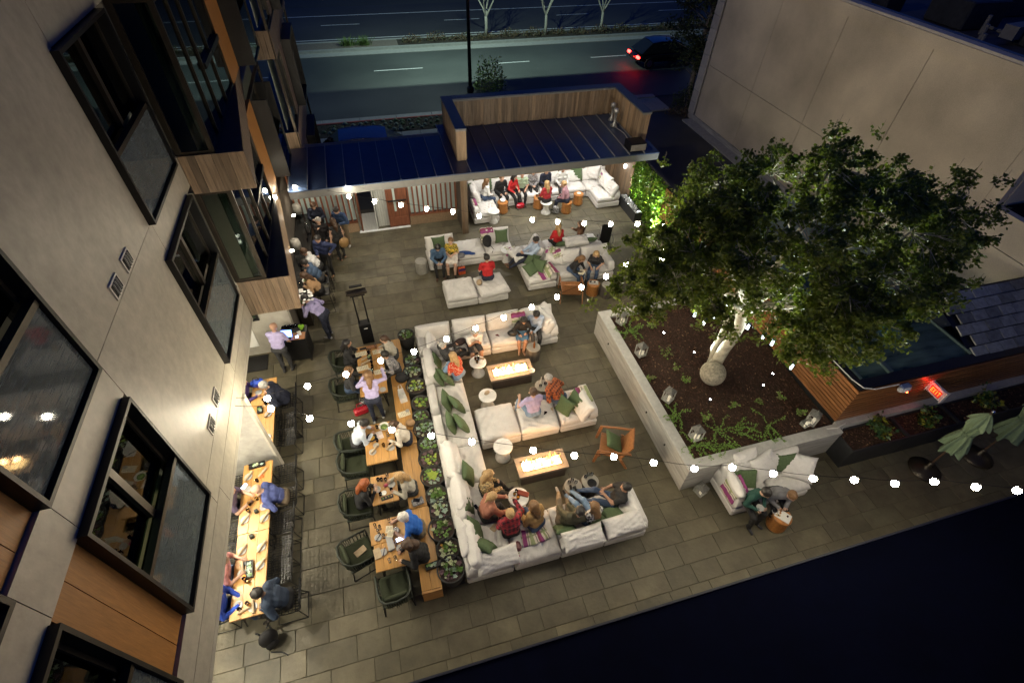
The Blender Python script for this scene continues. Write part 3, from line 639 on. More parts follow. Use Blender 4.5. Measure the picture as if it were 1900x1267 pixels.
pr('coping', MB().box(WX-.03, WX+.32, 8.5, 24.25, 6.845, 6.92), M_stone_quoin)
pr('flashing', MB().box(WX+.32, WX+.5, 8.6, 24.2, 6.80, 6.93), capm)
pr('roof', MB().box(WX+.5, 60, 8.6, 30, 6.3, 6.62), M('bitumen_roof', (.030, .032, .042), .7, var=.4, scale=4, big=.5, bigscale=.6))
pr('low_roof', MB().box(WX+.3, 30, -6, 8.5, 3.61, 3.7), M_navy)
pr('end_wall', MB().box(WX, WX+.25, 8.58, 8.95, 3.7, 6.5), M_stucco)
for k in range(11):
    z0 = .285 + k*.565; pr('quoin', MB().bbox(WX-.07, WX-.002, 23.7, 24.25, z0, z0+.552, .012), M_stone_quoin)
def unit(x, y, dx, dy, dz, nm='roof_unit'):
    u = pr(nm, MB().bbox(x, x+dx, y, y+dy, 6.62, 6.62+dz, .04), M('unit_grey', (.03, .033, .04), .5, metal=.4, var=.3))
    wpart('unit_fan', MB().lathe([(min(dx, dy)*.38, 0), (min(dx, dy)*.34, .08), (.05, .08)], (x+dx/2, y+dy/2, 6.62+dz), 14), M_black, u)
unit(18.9, 13.9, 1.6, 1.5, .8); unit(18.0, 16.2, .8, .7, .5); unit(22, 15, 2, 2, 1.0); unit(19.4, 11.4, 1.3, 1.1, .6)
pr('duct', MB().cbox((20.3, 12.7, 6.95), (2.6, .4, .35), .15), M('dull_zinc', (.12, .125, .135)))
for k in range(7): pr('roof_pipe', MB().tube([(18.1+.6*k, 12.5+.5*k, 6.63), (18.1+.6*k, 12.5+.5*k, 6.95+.1*(k % 3))], .06, 8), M('dull_zinc', (.12, .125, .135)))
pr('roof_rail', MB().tube([(18.0, 9.5, 6.7), (18.3, 13.6, 6.7)], .05, 6).tube([(19, 9, 6.72), (20.4, 16, 6.72)], .05, 6), M('dull_zinc', (.12, .125, .135)))
# no lamp stands on that roof
# ================================================================== FOREGROUND ROOF
structure('foreground_roof', MB().box(-3.0, 60, -30, 2.0, .86, 1.0), M_navy)
structure('foreground_roof_edge', MB().box(-3.0, 60, 2.002, 2.04, .80, 1.03), M('navy_flashing', (.012, .014, .03), .6))
structure('foreground_wall', MB().box(-3.0, 60, 1.7, 1.99, 0, .85), M_stucco)

# ================================================================== CONCRETE PLANTER, TIMBER CLAD SKYLIGHT BOX
pl = thing('concrete_planter', 'board marked concrete planter wall round the bark bed under the big tree', 'planter', (5.75, 4.5, 0))
pq = lambda n, mb, m, **k: wpart(n, mb, m, pl, **k)
PX0, PX1, PY0, PY1 = 5.66, 9.85, 4.42, 9.86
pq('wall', MB().box(PX0, PX0+.26, PY0, PY1, 0, .86).box(PX0+.26, PX1, PY0, PY0+.26, 0, .86).box(PX0+.26, PX1, PY1-.26, PY1, 0, .86), M_conc)
pq('cap', MB().bbox(PX0-.004, PX0+.264, PY0-.004, PY1+.004, .862, .90, .008).bbox(PX0+.266, PX1, PY0-.004, PY0+.264, .862, .90, .008).bbox(PX0+.266, PX1, PY1-.264, PY1+.004, .862, .90, .008), M_conc_cap)
for (a, b) in ((5.65, 8.9), (5.65, 6.4), (5.65, 5.4), (8.5, 4.41)):
    pq('tie_hole', MB().cbox((a, b, .5), (.03, .03, .05)), M_gap)
# bark: a bumpy sheet and loose chips
g = 60; v = []; f = []
for i in range(g+1):
    for j in range(g+1):
        x = PX0+.26+(PX1-PX0-.26)*i/g; y = PY0+.26+(PY1-PY0-.52)*j/g
        v.append((x, y, .80 + .05*math.sin(x*2.1)*math.cos(y*1.7) + R.random()*.022))
for i in range(g):
    for j in range(g): a = i*(g+1)+j; f.append((a, a+g+1, a+g+2, a+1))
pq('bark_bed', MB().add(v, f), M_mulch, kind='stuff')
cb = MB()
for k in range(5000):
    x = R.uniform(PX0+.3, PX1-.03); y = R.uniform(PY0+.3, PY1-.3)
    cb.cbox((x, y, .825 + .05*math.sin(x*2.1)*math.cos(y*1.7)), (R.uniform(.02, .06), R.uniform(.01, .025), .008), R.random()*3, 0 if R.random() < .93 else 1, R.uniform(-.5, .5))
pq('bark_chips', cb, [M_chip, M('pale_chip', (.20, .12, .06), .8, var=.3)], kind='stuff')

sb = thing('skylight_box', 'low glass roofed box clad in red brown timber slats behind the planter', 'skylight', (12, 8, 0))
ps = lambda n, mb, m, **k: wpart(n, mb, m, sb, **k)
BX0, BX1, BY0, BY1, Z0, Z1 = 9.86, 16.4, 4.74, 14.2, .9, 2.08
ps('wall', MB().box(BX0+.03, BX1, BY0+.03, BY0+.2, 0, Z1-.02).box(BX0+.03, BX0+.2, BY0+.2, BY1, 0, Z1-.02), M_gap)
ps('kerb', MB().box(BX0-.02, BX1, BY0-.16, BY0-.001, 0, .9), M_conc_cap)
ns = 11
for k in range(ns):
    z = Z0 + .004 + (Z1-Z0-.02)*k/ns; h = (Z1-Z0-.02)/ns - .024
    ps('slat', MB().box(BX0, BX0+.028, BY0+.001, BY1, z, z+h), M_ipe_y)
    ps('slat', MB().box(BX0+.001, BX1, BY0, BY0+.028, z, z+h) if False else MB().add([(BX0, BY0, z), (BX1, BY0, z), (BX1, BY0+.028, z), (BX0+.028, BY0+.028, z), (BX0, BY0, z+h), (BX1, BY0, z+h), (BX1, BY0+.028, z+h), (BX0+.028, BY0+.028, z+h)], [(0, 3, 2, 1), (4, 5, 6, 7), (0, 1, 5, 4), (1, 2, 6, 5), (3, 0, 4, 7)]), M_ipe_x)
ps('gutter', MB().box(BX0+.03, BX0+.26, BY0+.03, BY1, Z1-.05, Z1).box(BX0+.26, BX1, BY0+.03, BY0+.30, Z1-.05, Z1), M_black)
gx = [BX0+.28, 11.05, 13.55]
for i in range(2):
    fr = ps('glass_frame', MB().box(gx[i], gx[i]+.06, BY0+.32, 9.5, Z1-.1, Z1+.02).box(gx[i+1]-.06, gx[i+1]-.001, BY0+.32, 9.5, Z1-.1, Z1+.02), M('teal_frame', (.10, .15, .15), .4, metal=.4))
    wpart('pane', MB().box(gx[i]+.061, gx[i+1]-.061, BY0+.32, 9.5, Z1-.05, Z1-.04), M_sky, fr)
ps('inner_floor', MB().box(BX0+.2, BX1, BY0+.3, BY1, .9, .95), M('inner_floor', (.15, .22, .21), .5, var=.2, scale=3))
ps('blind', MB().box(gx[1]+.1, gx[2]-.1, BY0+.5, 9.4, Z1-.3, Z1-.28), M('teal_blind', (.16, .25, .25), .7, var=.15, scale=8))
point((10.5, 7.2, 1.5), 5, (.75, 1, .95), .1); point((12.3, 6.6, 1.93), 4, (.75, 1, .95), .03); point((12.3, 8.3, 1.93), 4, (.75, 1, .95), .03)
ps('flat_roof', MB().box(13.57, BX1, BY0+.32, 6.0, Z1-.1, Z1-.02), M_black)
# stone shingles on the slope between the box and the stucco wall
for i in range(6):
    for j in range(7):
        x = 13.75 + .46*j + .23*(i % 2); y = 5.05 + .285*i; z = 2.10 + .10*i
        if x < 16.9: ps('shingle', MB().cbox((x, y, z + R.uniform(0, .012)), (.44, .275, .035), R.uniform(-.012, .012), 0, .40), M('slate_shingle', (.26, .265, .24), .8, var=.3, scale=6, bump=.3, rnd=.35))
ps('shingle_base', MB().add([(13.5, 4.9, 2.0), (16.92, 4.9, 2.0), (16.92, 6.7, 2.62), (13.5, 6.7, 2.62), (13.5, 6.7, 1.9), (16.92, 6.7, 1.9)], [(0, 1, 2, 3), (3, 2, 5, 4)]), M_black)
ps('cable', MB().tube([(9.9, 6.2, 2.1), (9.92, 5.1, 2.1), (10.0, 4.80, 2.1), (10.25, 4.70, 2.10), (10.9, 4.68, 2.10)], .014, 6), M('pale_cable', (.6, .6, .58)))
ps('cable', MB().tube([(9.5, 4.6, .92), (9.75, 4.55, .93), (10.05, 4.62, .92), (10.0, 4.55, .7)], .014, 6), M('pale_cable', (.6, .6, .58)))
# exit sign and emergency lamp on the timber
ex = thing('exit_sign', 'red lit EXIT sign in a white case fixed on the timber slats', 'exit sign', (12.25, 4.52, 1.62), -PI/2)
part('case', MB().bbox(-.20, .20, -.06, .035, -.15, .15, .012), M('sign_case', (.70, .60, .60), .5), ex)
part('face', MB().box(-.145, .145, -.064, -.061, -.095, .095), M('sign_face', (.25, .01, .01), .5, emit=.30, ecol=(1, .03, .02)), ex)
def letters(word, h, wd, y, m, parent, name='letter', gap=.25):
    L = {'E': [(0, 0, .25, 1), (.25, 0, 1, .2), (.25, .4, .85, .6), (.25, .8, 1, 1)], 'I': [(.35, 0, .65, 1)], 'T': [(.38, 0, .62, .8), (0, .8, 1, 1)], 'L': [(0, 0, .25, 1), (.25, 0, 1, .2)]}
    x = -(len(word)*wd + (len(word)-1)*wd*gap)/2
    for ch in word:
        b = MB()
        if ch in L:
            for (a, c, e, g_) in L[ch]: b.box(x+a*wd, x+e*wd, y, y+.004, -h/2+c*h, -h/2+g_*h)
        elif ch == 'X':
            for s_ in (1, -1): b.add([(x+(.0 if s_ > 0 else .74)*wd, y, -h/2), (x+(.26 if s_ > 0 else 1)*wd, y, -h/2), (x+(1 if s_ > 0 else .26)*wd, y, h/2), (x+(.74 if s_ > 0 else 0)*wd, y, h/2)], [(0, 1, 2, 3)])
        elif ch in 'VA':
            q = 1 if ch == 'A' else -1
            for s_ in (1, -1): b.add([(x+(.5-.5*s_)*wd, y, -h/2*q), (x+(.5-.25*s_)*wd, y, -h/2*q), (x+(.5+.1*s_)*wd, y, h/2*q), (x+(.5-.12*s_)*wd, y, h/2*q)], [(0, 1, 2, 3)])
            if ch == 'A': b.box(x+.25*wd, x+.75*wd, y, y+.004, -h*.2, -h*.06)
        part(name, b, m, parent); x += wd*(1+gap)
letters('EXIT', .125, .05, -.069, M('sign_letter', (1, .4, .1), emit=1.1, ecol=(1, .20, .02)), ex)
part('end_cap', MB().box(-.225, -.202, -.07, .03, -.17, .17), M_white, ex); part('end_cap', MB().box(.202, .225, -.07, .03, -.17, .17), M_white, ex)
point((12.12, 4.6, 1.74), .9, (1, .02, .01), .03)
el = thing('emergency_lamp', 'white boxed emergency lamp with red spot at the end of the pale cable', 'lamp', (11.1, 4.62, 1.95))
part('housing', MB().ell((0, 0, 0), (.19, .09, .09), 12, 6), M('lamp_white', (.6, .6, .62), .4), el, smooth=True)
part('visor', MB().bbox(-.12, .13, -.04, .08, .05, .11, .01), M('visor_blue', (.12, .16, .3), .4), el)
part('indicator', MB().ell((.02, -.085, -.03), (.025, .02, .025)), M('red_dot', (1, .1, .05), emit=6, ecol=(1, .12, .03)), el)
# zinc planter boxes in a row against the kerb
M_zincf = M_zinc
zb = [(9.82, 11.5), (11.515, 13.1), (13.115, 14.7), (14.715, 16.3)]
PLANTS = []
for i, (a, b) in enumerate(zb):
    lab = ['dark zinc planter box at the near corner of the timber wall', 'dark zinc planter box second from the timber corner, shrub below the exit sign', 'dark zinc planter box third along the timber wall with yellowing shrub', 'dark zinc planter box at the end of the row by the picture edge'][i]
    t = thing('planter_box', lab, 'planter box', ((a+b)/2, 4.27, 0), 0, 'zinc planter boxes along the timber wall'); hw = (b-a)/2
    part('box', MB().box(-hw, hw, -.31, -.285, 0, .76).box(-hw, hw, .285, .31, 0, .76).box(-hw, -hw+.025, -.285, .285, 0, .76).box(hw-.025, hw, -.285, .285, 0, .76), M_zincf, t)
    part('soil', MB().box(-hw+.026, hw-.026, -.284, .284, .5, .69), M_mulch, t)
    cb = MB()
    for k in range(350): cb.cbox((R.uniform(-hw+.05, hw-.05), R.uniform(-.26, .26), .70), (R.uniform(.02, .06), R.uniform(.01, .03), .01), R.random()*3, 0 if R.random() < .9 else 1, R.uniform(-.5, .5))
    part('bark_chips', cb, [M_chip, M('pale_chip', (.20, .12, .06))], t, kind='stuff')
# ================================================================== SOFT FURNITURE
def cushion(w, d, t, seed=0, n=16, p=7, pinch=0, wr=.012, tuft=0):
    """closed puffy cushion centred at the origin"""
    r = np.random.RandomState(seed); u = np.linspace(-1, 1, n+1); U, V = np.meshgrid(u, u, indexing='ij')
    U2 = np.sign(U)*np.abs(U)**.8; V2 = np.sign(V)*np.abs(V)**.8
    h = np.clip((1-np.abs(U2)**p)*(1-np.abs(V2)**p), 0, 1)**.42
    sag = 1 + .10*np.cos(U2*1.6+r.rand())*np.cos(V2*1.4+r.rand())
    X = U2*w/2*(1 - pinch*(1-V2**2)*np.abs(U2)**3); Y = V2*d/2*(1 - pinch*(1-U2**2)*np.abs(V2)**3)
    wz = np.zeros_like(X)
    for k in range(9):
        a = r.rand()*6.3; q = r.uniform(9, 26); ph = r.rand()*6.3; cx, cy_ = r.uniform(-1, 1, 2)
        wz += np.sin(q*(U2*math.cos(a)+V2*math.sin(a))+ph+2*U2*V2) * np.exp(-((U2-cx)**2+(V2-cy_)**2)*2.2) * r.uniform(.4, 1)
    edge = np.abs(U2)**2 + np.abs(V2)**2
    wz += .8*np.sin(np.arctan2(V2, U2)*r.randint(14, 24))*np.clip(edge-.35, 0, 1)
    top = t/2*h*sag + wr*wz*h
    if tuft: top -= tuft*np.exp(-(U2**2+V2**2)*14)
    bot = -t/2*h
    m = n+1; v = np.concatenate([np.stack([X, Y, top], -1).reshape(-1, 3), np.stack([X, Y, bot], -1).reshape(-1, 3)])
    f = []
    I, J = np.meshgrid(np.arange(n), np.arange(n), indexing='ij'); a = (I*m+J).ravel()
    f1 = np.stack([a, a+m, a+m+1, a+1], 1); f2 = np.stack([a, a+1, a+m+1, a+m], 1) + m*m
    return v, np.concatenate([f1, f2])
def cmesh(name, mat, *a, **k):
    v, f = cushion(*a, **k); return npmesh(name, v, f, [mat])
def weld(me):
    import bmesh
    b = bmesh.new(); b.from_mesh(me); bmesh.ops.remove_doubles(b, verts=b.verts, dist=1e-4); b.to_mesh(me); b.free(); return me
SEATS = [weld(cmesh('seat_cushion', M_canvas, 1.0, 1.0, .23, seed=s, n=30, p=9, wr=.015, tuft=.03*(s % 3))) for s in range(6)]
BACKS = [weld(cmesh('back_cushion', M_canvas, .98, .50, .26, seed=20+s, n=22, p=7, wr=.014)) for s in range(4)]
WHITEP = [weld(cmesh('pillow', M_pillow, .66, .58, .24, seed=40+s, n=20, p=3.2, pinch=.10, wr=.018)) for s in range(4)]
ROLLP = [weld(cmesh('pillow', M_pillow, .92, .42, .25, seed=60+s, n=20, p=4, pinch=.06, wr=.020)) for s in range(3)]
GREENP = [weld(cmesh('green_pillow', M_green, .50, .50, .17, seed=80+s, n=14, p=2.6, pinch=.16, wr=.007)) for s in range(4)]
BASE = MB().bbox(-.497, .497, -.497, .497, .03, .255, .03).mesh('base', M_canvas, True)
ARM = {}
for sd in 'NSEW':
    v, f = cushion(.985 if sd in 'NS' else .24, .24 if sd in 'NS' else .985, .44, seed=ord(sd), n=12, p=10, wr=.006); ARM[sd] = weld(npmesh('back_frame', v, f, [M_canvas]))
FOOT = MB().box(-.46, -.40, -.46, -.40, 0, .031).box(.40, .46, -.46, -.40, 0, .031).box(-.46, -.40, .40, .46, 0, .031).box(.40, .46, .40, .46, 0, .031).mesh('feet', M_black)
BASE.shade_flat()
cnt = [0]
def module(x, y, sides, label, group, cushions=None, seat_off=(0, 0, 0), sx=1.0, sy=1.0, bh=.0):
    t = thing('sofa_module', label, 'sofa', (x, y, .016), 0, group); i = cnt[0]; cnt[0] += 1
    t.scale = (sx, sy, 1)
    part('base', BASE, None, t); part('feet', FOOT, None, t)
    ins = {c: (.23 if c in sides else 0) for c in 'NSEW'}
    w_ = 1 - ins['E'] - ins['W']; d_ = 1 - ins['N'] - ins['S']
    s = part('seat_cushion', SEATS[i % 6], None, t, ((ins['W']-ins['E'])/2 + seat_off[0], (ins['S']-ins['N'])/2 + seat_off[1], .355), (0, 0, seat_off[2])); s.scale = (w_*1.0, d_*1.0, 1)
    off = {'N': (0, .375), 'S': (0, -.375), 'E': (.375, 0), 'W': (-.375, 0)}
    for c in sides: part('back_frame', ARM[c], None, t, (*off[c], .44 + bh))
    for c in (sides if cushions is None else cushions):
        rz = {'N': 0, 'S': PI, 'E': -PI/2, 'W': PI/2}[c]
        o = part('back_cushion', BACKS[(i*3+ord(c)) % 4], None, t, (off[c][0]*.62, off[c][1]*.62, .66), (rad(66) + R.uniform(-.06, .06), R.uniform(-.04, .04), rz))
    return t
GM = 'sectional sofa round the fire tables'
# left-hand spine, from the top corner down
spine = [(10.2, 'WN', 'white corner sofa module by the top left planter pots, person in dark jacket beside it'),
         (9.15, 'W', 'white sofa module with green pillow under the person in the red patterned top'),
         (8.12, 'W', 'white sofa module beside the twin green pillows left of the empty marble side table'),
         (7.12, 'W', 'white sofa module where the middle arm meets the left spine, two green pillows on it'),
         (6.12, 'W', 'white empty sofa module left of the lower fire table, bulb cable above'),
         (5.12, 'W', 'white sofa module under the person in the leopard print coat')]
for y, sd, lab in spine: module(.80, y, sd, lab, GM, cushions=('W' if y in (9.15, 5.12, 6.12) else '') if sd == 'W' else 'N', sy=1.0)
module(.86, 4.12, 'WS', 'white corner sofa module at the bottom left end beside the last succulent pot', GM, cushions='W')
for x, sd, cs, lab in ((1.86, 'N', 'N', 'white sofa module under the person in white shirt and shorts'), (2.88, 'N', 'N', 'white sofa module above the upper fire table with a red phone on its seat'), (3.92, 'NE', 'NE', 'white end sofa module under the couple looking at a phone')):
    module(x, 10.2, sd, lab, GM, cushions=cs)
module(1.88, 7.13, '', 'white backless sofa module, empty, between the two marble tables', GM)
module(2.90, 7.13, '', 'white backless sofa module with skewed cushion under the person in lavender shirt', GM, seat_off=(.02, -.04, -.10))
module(3.93, 7.13, 'E', 'white end sofa module with two green pillows and striped throw beside the orange plaid shirt', GM, cushions='')
module(1.88, 4.12, '', 'white backless sofa module under the person in tan jacket and striped scarf', GM, seat_off=(0, -.02, .03))
module(2.88, 4.12, 'S', 'white sofa module under the person in the olive jacket', GM, cushions='')
module(3.86, 4.12, 'SE', 'white end sofa module under the lounging person in black T-shirt', GM, cushions='')
G2 = 'sofa modules in the middle of the patio'
module(1.74, 14.52, 'N', 'white sofa module under the person in blue shirt, drum stool at its left', G2, cushions='N')
module(2.74, 14.52, '', 'white backless sofa module holding the blue jacket, middle of the back row', G2)
module(3.74, 14.52, 'N', 'white sofa module with black backpack and striped throw on its back', G2, cushions='N')
module(1.98, 12.45, '', 'empty white ottoman beside the person in the red shirt', G2)
module(2.99, 12.45, '', 'white ottoman with askew cushion under the person in the red shirt', G2, seat_off=(.03, -.03, .12))
module(4.74, 13.72, 'E', 'white sofa module under the reclining person in pale blue shirt', G2, cushions='E')
module(4.74, 12.70, 'E', 'white sofa module with three green pillows and draped striped throw', G2, cushions='')
module(5.78, 12.72, 'N', 'white sofa module under the person in black top and jeans with a menu', G2, cushions='N')
module(6.82, 12.72, 'NE', 'white end sofa module under the person in black floral blouse near the tree', G2, cushions='N')
module(5.86, 13.85, 'S', 'white sofa module facing the pavilion under the person in the red top', G2, cushions='')
module(6.88, 13.85, 'S', 'white sofa module facing the pavilion under the person in brown jacket', G2, cushions='')
G3 = 'two seat sofa against the concrete planter'
module(6.96, 4.03, 'WN', 'white sofa module by the planter with striped throw on its arm', G3, cushions='N')
module(8.00, 4.03, 'N', 'white sofa module by the planter with the large loose pillows', G3, cushions='N')
G4 = 'sofa modules in the covered lounge'
labs = ['white corner sofa module at the left end of the covered lounge', 'white lounge sofa module under the person in black top', 'white lounge sofa module under the red top and wide black trousers', 'white lounge sofa module under the person in green shirt', 'white lounge sofa module under the person in navy sweater', 'white lounge sofa module under the person in white shirt', 'white lounge sofa module beside the big green pillow in the right corner']
for k in range(6): module(3.9 + .98*k, 17.95, 'WN' if k == 0 else 'N', labs[k], G4, sx=.97)
module(8.93, 17.95, 'NE', labs[6], G4, cushions='NE')
module(3.85, 16.98, 'W', 'white chaise module at the left of the lounge with striped throw, marble drum in front', G4, cushions='')
module(8.93, 16.98 + .02, 'E', 'white chaise module at the right of the lounge by the stone trough', G4, cushions='E')

def pillow(me, x, y, z, tilt, rz, name, label, cat='pillow', group=None, roll=0, sc=1):
    o = part(name, me, None, None, (x, y, z), (tilt, roll, rz), label); o['category'] = cat
    if group: o['group'] = group
    o.scale = (sc, sc, sc); return o
GG = 'green throw pillows'
gp = [(.70, 9.22, .66, 66, 78, 'green pillow behind the person in the dark jacket'), (.66, 8.74, .66, 68, 95, 'green pillow, left of the pair by the red patterned top'), (.86, 8.66, .66, 60, 110, 'green pillow, right of the pair by the red patterned top'),
      (.74, 7.88, .66, 66, 80, 'green pillow, upper left of the four above the corner of the middle arm'), (.97, 7.72, .65, 62, 110, 'green pillow, upper right of the four near the corner of the middle arm'), (.72, 7.20, .66, 70, 85, 'green pillow, lower left of the four where the sofas meet'), (.97, 7.12, .65, 64, 105, 'green pillow, lower right of the four where the sofas meet'),
      (3.62, 7.0, .63, 62, -60, 'green pillow nearest the plaid shirt person, left of two'), (3.92, 7.06, .66, 62, -75, 'green pillow leaning on the white one under the striped throw'),
      (.84, 5.74, .66, 64, 80, 'green pillow above the person in the leopard coat'), (.68, 5.02, .66, 70, 88, 'green pillow between the leopard coat and the salmon cardigan'), (.72, 4.46, .64, 64, 92, 'green pillow beside the brown paper packet in the bottom corner'), (.80, 4.08, .66, 55, 140, 'large green pillow in the bottom left corner of the sectional'),
      (2.56, 3.98, .62, 50, 172, 'green pillow behind the person in the olive jacket'), (3.28, 3.96, .60, 45, 185, 'green pillow under the person in checked shirt'), (3.66, 4.04, .62, 35, 178, 'flat green pillow between checked shirt and black T-shirt'),
      (1.70, 14.62, .70, 60, 5, 'green pillow behind the person in blue shirt'), (3.92, 14.58, .68, 64, -4, 'green pillow beside the black backpack'),
      (4.62, 13.10, .60, 35, -50, 'green pillow at the elbow of the person in pale blue shirt'), (4.44, 12.66, .58, 30, 30, 'green pillow lying front left of the three by the striped throw'), (4.72, 12.74, .62, 40, -40, 'green pillow lying right of the three by the striped throw'),
      (5.86, 13.62, .66, 55, 180, 'green pillow behind the person in the red top'), (6.92, 13.66, .64, 50, 175, 'green pillow behind the person in brown jacket'),
      (6.88, 4.20, .66, 60, 10, 'green pillow, back one of two beside the green sweater'), (6.98, 4.02, .64, 50, -15, 'green pillow, front one of two beside the green sweater'), (8.06, 4.14, .70, 62, -12, 'green pillow between the big white pillows of the planter sofa'),
      (3.66, 18.1, .70, 66, 50, 'green pillow in the left corner of the covered lounge'), (4.55, 18.2, .70, 66, 5, 'green pillow behind the person in black top in the lounge'), (7.80, 18.2, .68, 66, 8, 'smaller green pillow right of the person in white shirt'), (8.10, 18.16, .72, 66, -5, 'larger green pillow right of the person in white shirt')]
for i, (x, y, z, ti, rz, lab) in enumerate(gp): pillow(GREENP[i % 4], x, y, z + .016, rad(ti), rad(rz), 'green_pillow', lab, group=GG, sc=1.1 if 'arge' in lab else 1.0)
GW = 'loose off white pillows'
wp = [(WHITEP, .70, 9.86, .70, 66, 82, 'white pillow behind the person in the dark jacket, upright'), (WHITEP, 4.02, 10.08, .70, 66, -70, 'white pillow at the right hand of the person in pale blue shirt and dark trousers'),
      (WHITEP, 4.05, 6.86, .68, 58, -82, 'white pillow under the striped throw end of the middle arm'),
      (ROLLP, .55, 6.16, .72, 20, 92, 'long white pillow lying over the left spine by the empty module'), (ROLLP, .60, 5.28, .74, 55, 88, 'long white pillow behind the person in the leopard coat'), (ROLLP, .52, 4.32, .72, 35, 90, 'long white pillow lying over the corner back by the last pots'),
      (ROLLP, 1.02, 3.74, .64, 20, 4, 'rolled white pillow on the bottom left front edge'), (ROLLP, 2.84, 3.68, .72, 28, 2, 'rolled white pillow on the sofa back behind the olive jacket'), (ROLLP, 3.76, 3.72, .76, 25, 3, 'wide white pillow on the sofa back with a folded napkin on it'), (WHITEP, 4.0, 4.16, .68, 64, -88, 'white pillow behind the person in black T-shirt'),
      (WHITEP, 5.36, 12.98, .72, 55, -20, 'white pillow leaning in the corner behind the striped throw'), (ROLLP, 6.34, 13.52, .80, 20, 2, 'white pillow on the sofa back between the two far people'), (WHITEP, 4.30, 13.62, .52, 12, 20, 'white pillow under the legs of the reclining person'),
      (WHITEP, 7.12, 4.38, .78, 60, 6, 'white pillow wedged between the planter and the green pillows'), (WHITEP, 7.50, 4.18, .70, 52, 15, 'big white pillow beside the person in grey'), (WHITEP, 8.34, 3.98, .66, 40, -35, 'big white pillow at the right end of the planter sofa'), (WHITEP, 6.60, 3.86, .68, 62, 86, 'white pillow under the striped throw of the planter sofa'),
      (WHITEP, 8.76, 18.1, .80, 62, -35, 'white pillow in the right corner of the covered lounge'), (WHITEP, 9.06, 17.3, .76, 62, -80, 'white pillow beside the throw on the right lounge chaise'), (WHITEP, 3.62, 17.55, .72, 62, 88, 'white pillow on the left lounge chaise')]
for i, (L_, x, y, z, ti, rz, lab) in enumerate(wp): pillow(L_[i % len(L_)], x, y, z + .016, rad(ti), rad(rz), 'white_pillow', lab, group=GW, sc=1.12 if lab.startswith('big') else 1)

# striped throws: draped strips along a path, bands across
def throw(name, path, width, label, seed=0, first=True):
    pts = [Vector(p) for p in path]; L = [0]
    for a, b in zip(pts, pts[1:]): L.append(L[-1] + (b-a).length)
    n = 26; r = random.Random(seed); v = []; f = []; m = 8; uv = []
    def at(s):
        for i in range(len(pts)-1):
            if s <= L[i+1] or i == len(pts)-2: return pts[i].lerp(pts[i+1], (s-L[i])/max(L[i+1]-L[i], 1e-6)), (pts[i+1]-pts[i]).normalized()
    for i in range(n+1):
        p, d = at(L[-1]*i/n); side = d.cross(Vector((0, 0, 1)))
        side = side.normalized() if side.length > .1 else Vector((0, 1, 0))
        if i and side.dot(prev) < 0: side = -side
        prev = side
        for j in range(m+1):
            q = p + side*(width*(j/m-.5)*(1+.05*math.sin(i*.8))) + Vector((0, 0, .012*math.sin(j*1.9+i*.4+seed) + .012)); v.append(q)
    for i in range(n):
        for j in range(m): a = i*(m+1)+j; f.append((a, a+m+1, a+m+2, a+1))
    mb = MB().add(v, f); mats = [plain('throw_cream', (.62, .57, .48)), plain('throw_magenta', (.26, .045, .17)), plain('throw_plum', (.20, .035, .08)), plain('throw_sage', (.30, .34, .17)), plain('throw_grey', (.25, .23, .20))]
    seq = [0, 1, 1, 1, 1, 0, 4, 0, 3, 3, 3, 0, 0, 4, 0, 2, 2, 1, 1, 0, 0, 3, 3, 0, 4, 0]
    mb.m = [seq[(k//m)] if not ((k % m) in (3,) and seq[k//m] == 0) else 3 for k in range(len(f))]
    me = mb.mesh(name, mats, True)
    o = part(name, me, None, None, None, None, label); o['category'] = 'throw'; o['group'] = 'striped woollen throws'
    md = o.modifiers.new('thick', 'SOLIDIFY'); md.thickness = .012; return o
throw('striped_throw', [(4.44, 7.2, .45), (4.38, 7.2, .68), (4.22, 7.2, .72), (4.02, 7.2, .66), (3.95, 7.2, .48)], .5, 'magenta and sage striped throw over the end of the middle sofa arm', 1)
throw('striped_throw', [(3.32, 10.66, .45), (3.32, 10.60, .70), (3.32, 10.44, .92), (3.32, 10.30, .86), (3.32, 10.22, .55)], .42, 'pale striped throw on the sofa back behind the person in blue skirt', 2)
throw('striped_throw', [(3.42, 15.02, .30), (3.42, 15.0, .68), (3.42, 14.84, .95), (3.42, 14.70, .88), (3.42, 14.58, .5)], .46, 'striped throw hanging over the back behind the black backpack', 3)
throw('striped_throw', [(4.62, 12.40, .49), (4.86, 12.42, .50), (5.02, 12.42, .70), (5.18, 12.44, .70), (5.27, 12.46, .4)], .6, 'striped throw draped from seat to arm near the three green pillows', 4)
throw('striped_throw', [(5.06, 13.12, .9), (5.25, 13.02, .98), (5.38, 12.96, 1.0), (5.44, 12.78, .78)], .34, 'narrow striped throw over the corner where two sofa backs meet', 5)
throw('striped_throw', [(3.9, 13.98, .30), (3.96, 14.0, .50), (4.12, 14.02, .49), (4.28, 14.0, .48)], .30, 'folded plum throw on the seat end by the white drum table', 9)
throw('striped_throw', [(1.62, 4.06, .49), (1.80, 4.04, .52), (2.02, 4.06, .52), (2.2, 4.1, .50)], .34, 'sage and plum striped throw lying behind the person in tan', 6)
throw('striped_throw', [(1.34, 3.62, .45), (1.36, 3.70, .50), (1.40, 3.84, .52)], .22, 'small sage throw end on the bottom left front edge', 7)
throw('striped_throw', [(6.44, 3.88, .35), (6.47, 3.88, .68), (6.60, 3.86, .82), (6.74, 3.84, .86), (6.80, 3.83, .60)], .46, 'magenta and green striped throw on the arm of the planter sofa', 8)
throw('striped_throw', [(3.36, 17.0, .3), (3.40, 17.0, .68), (3.55, 17.0, .70), (3.64, 17.0, .5)], .5, 'plum striped throw on the left lounge chaise arm', 10)
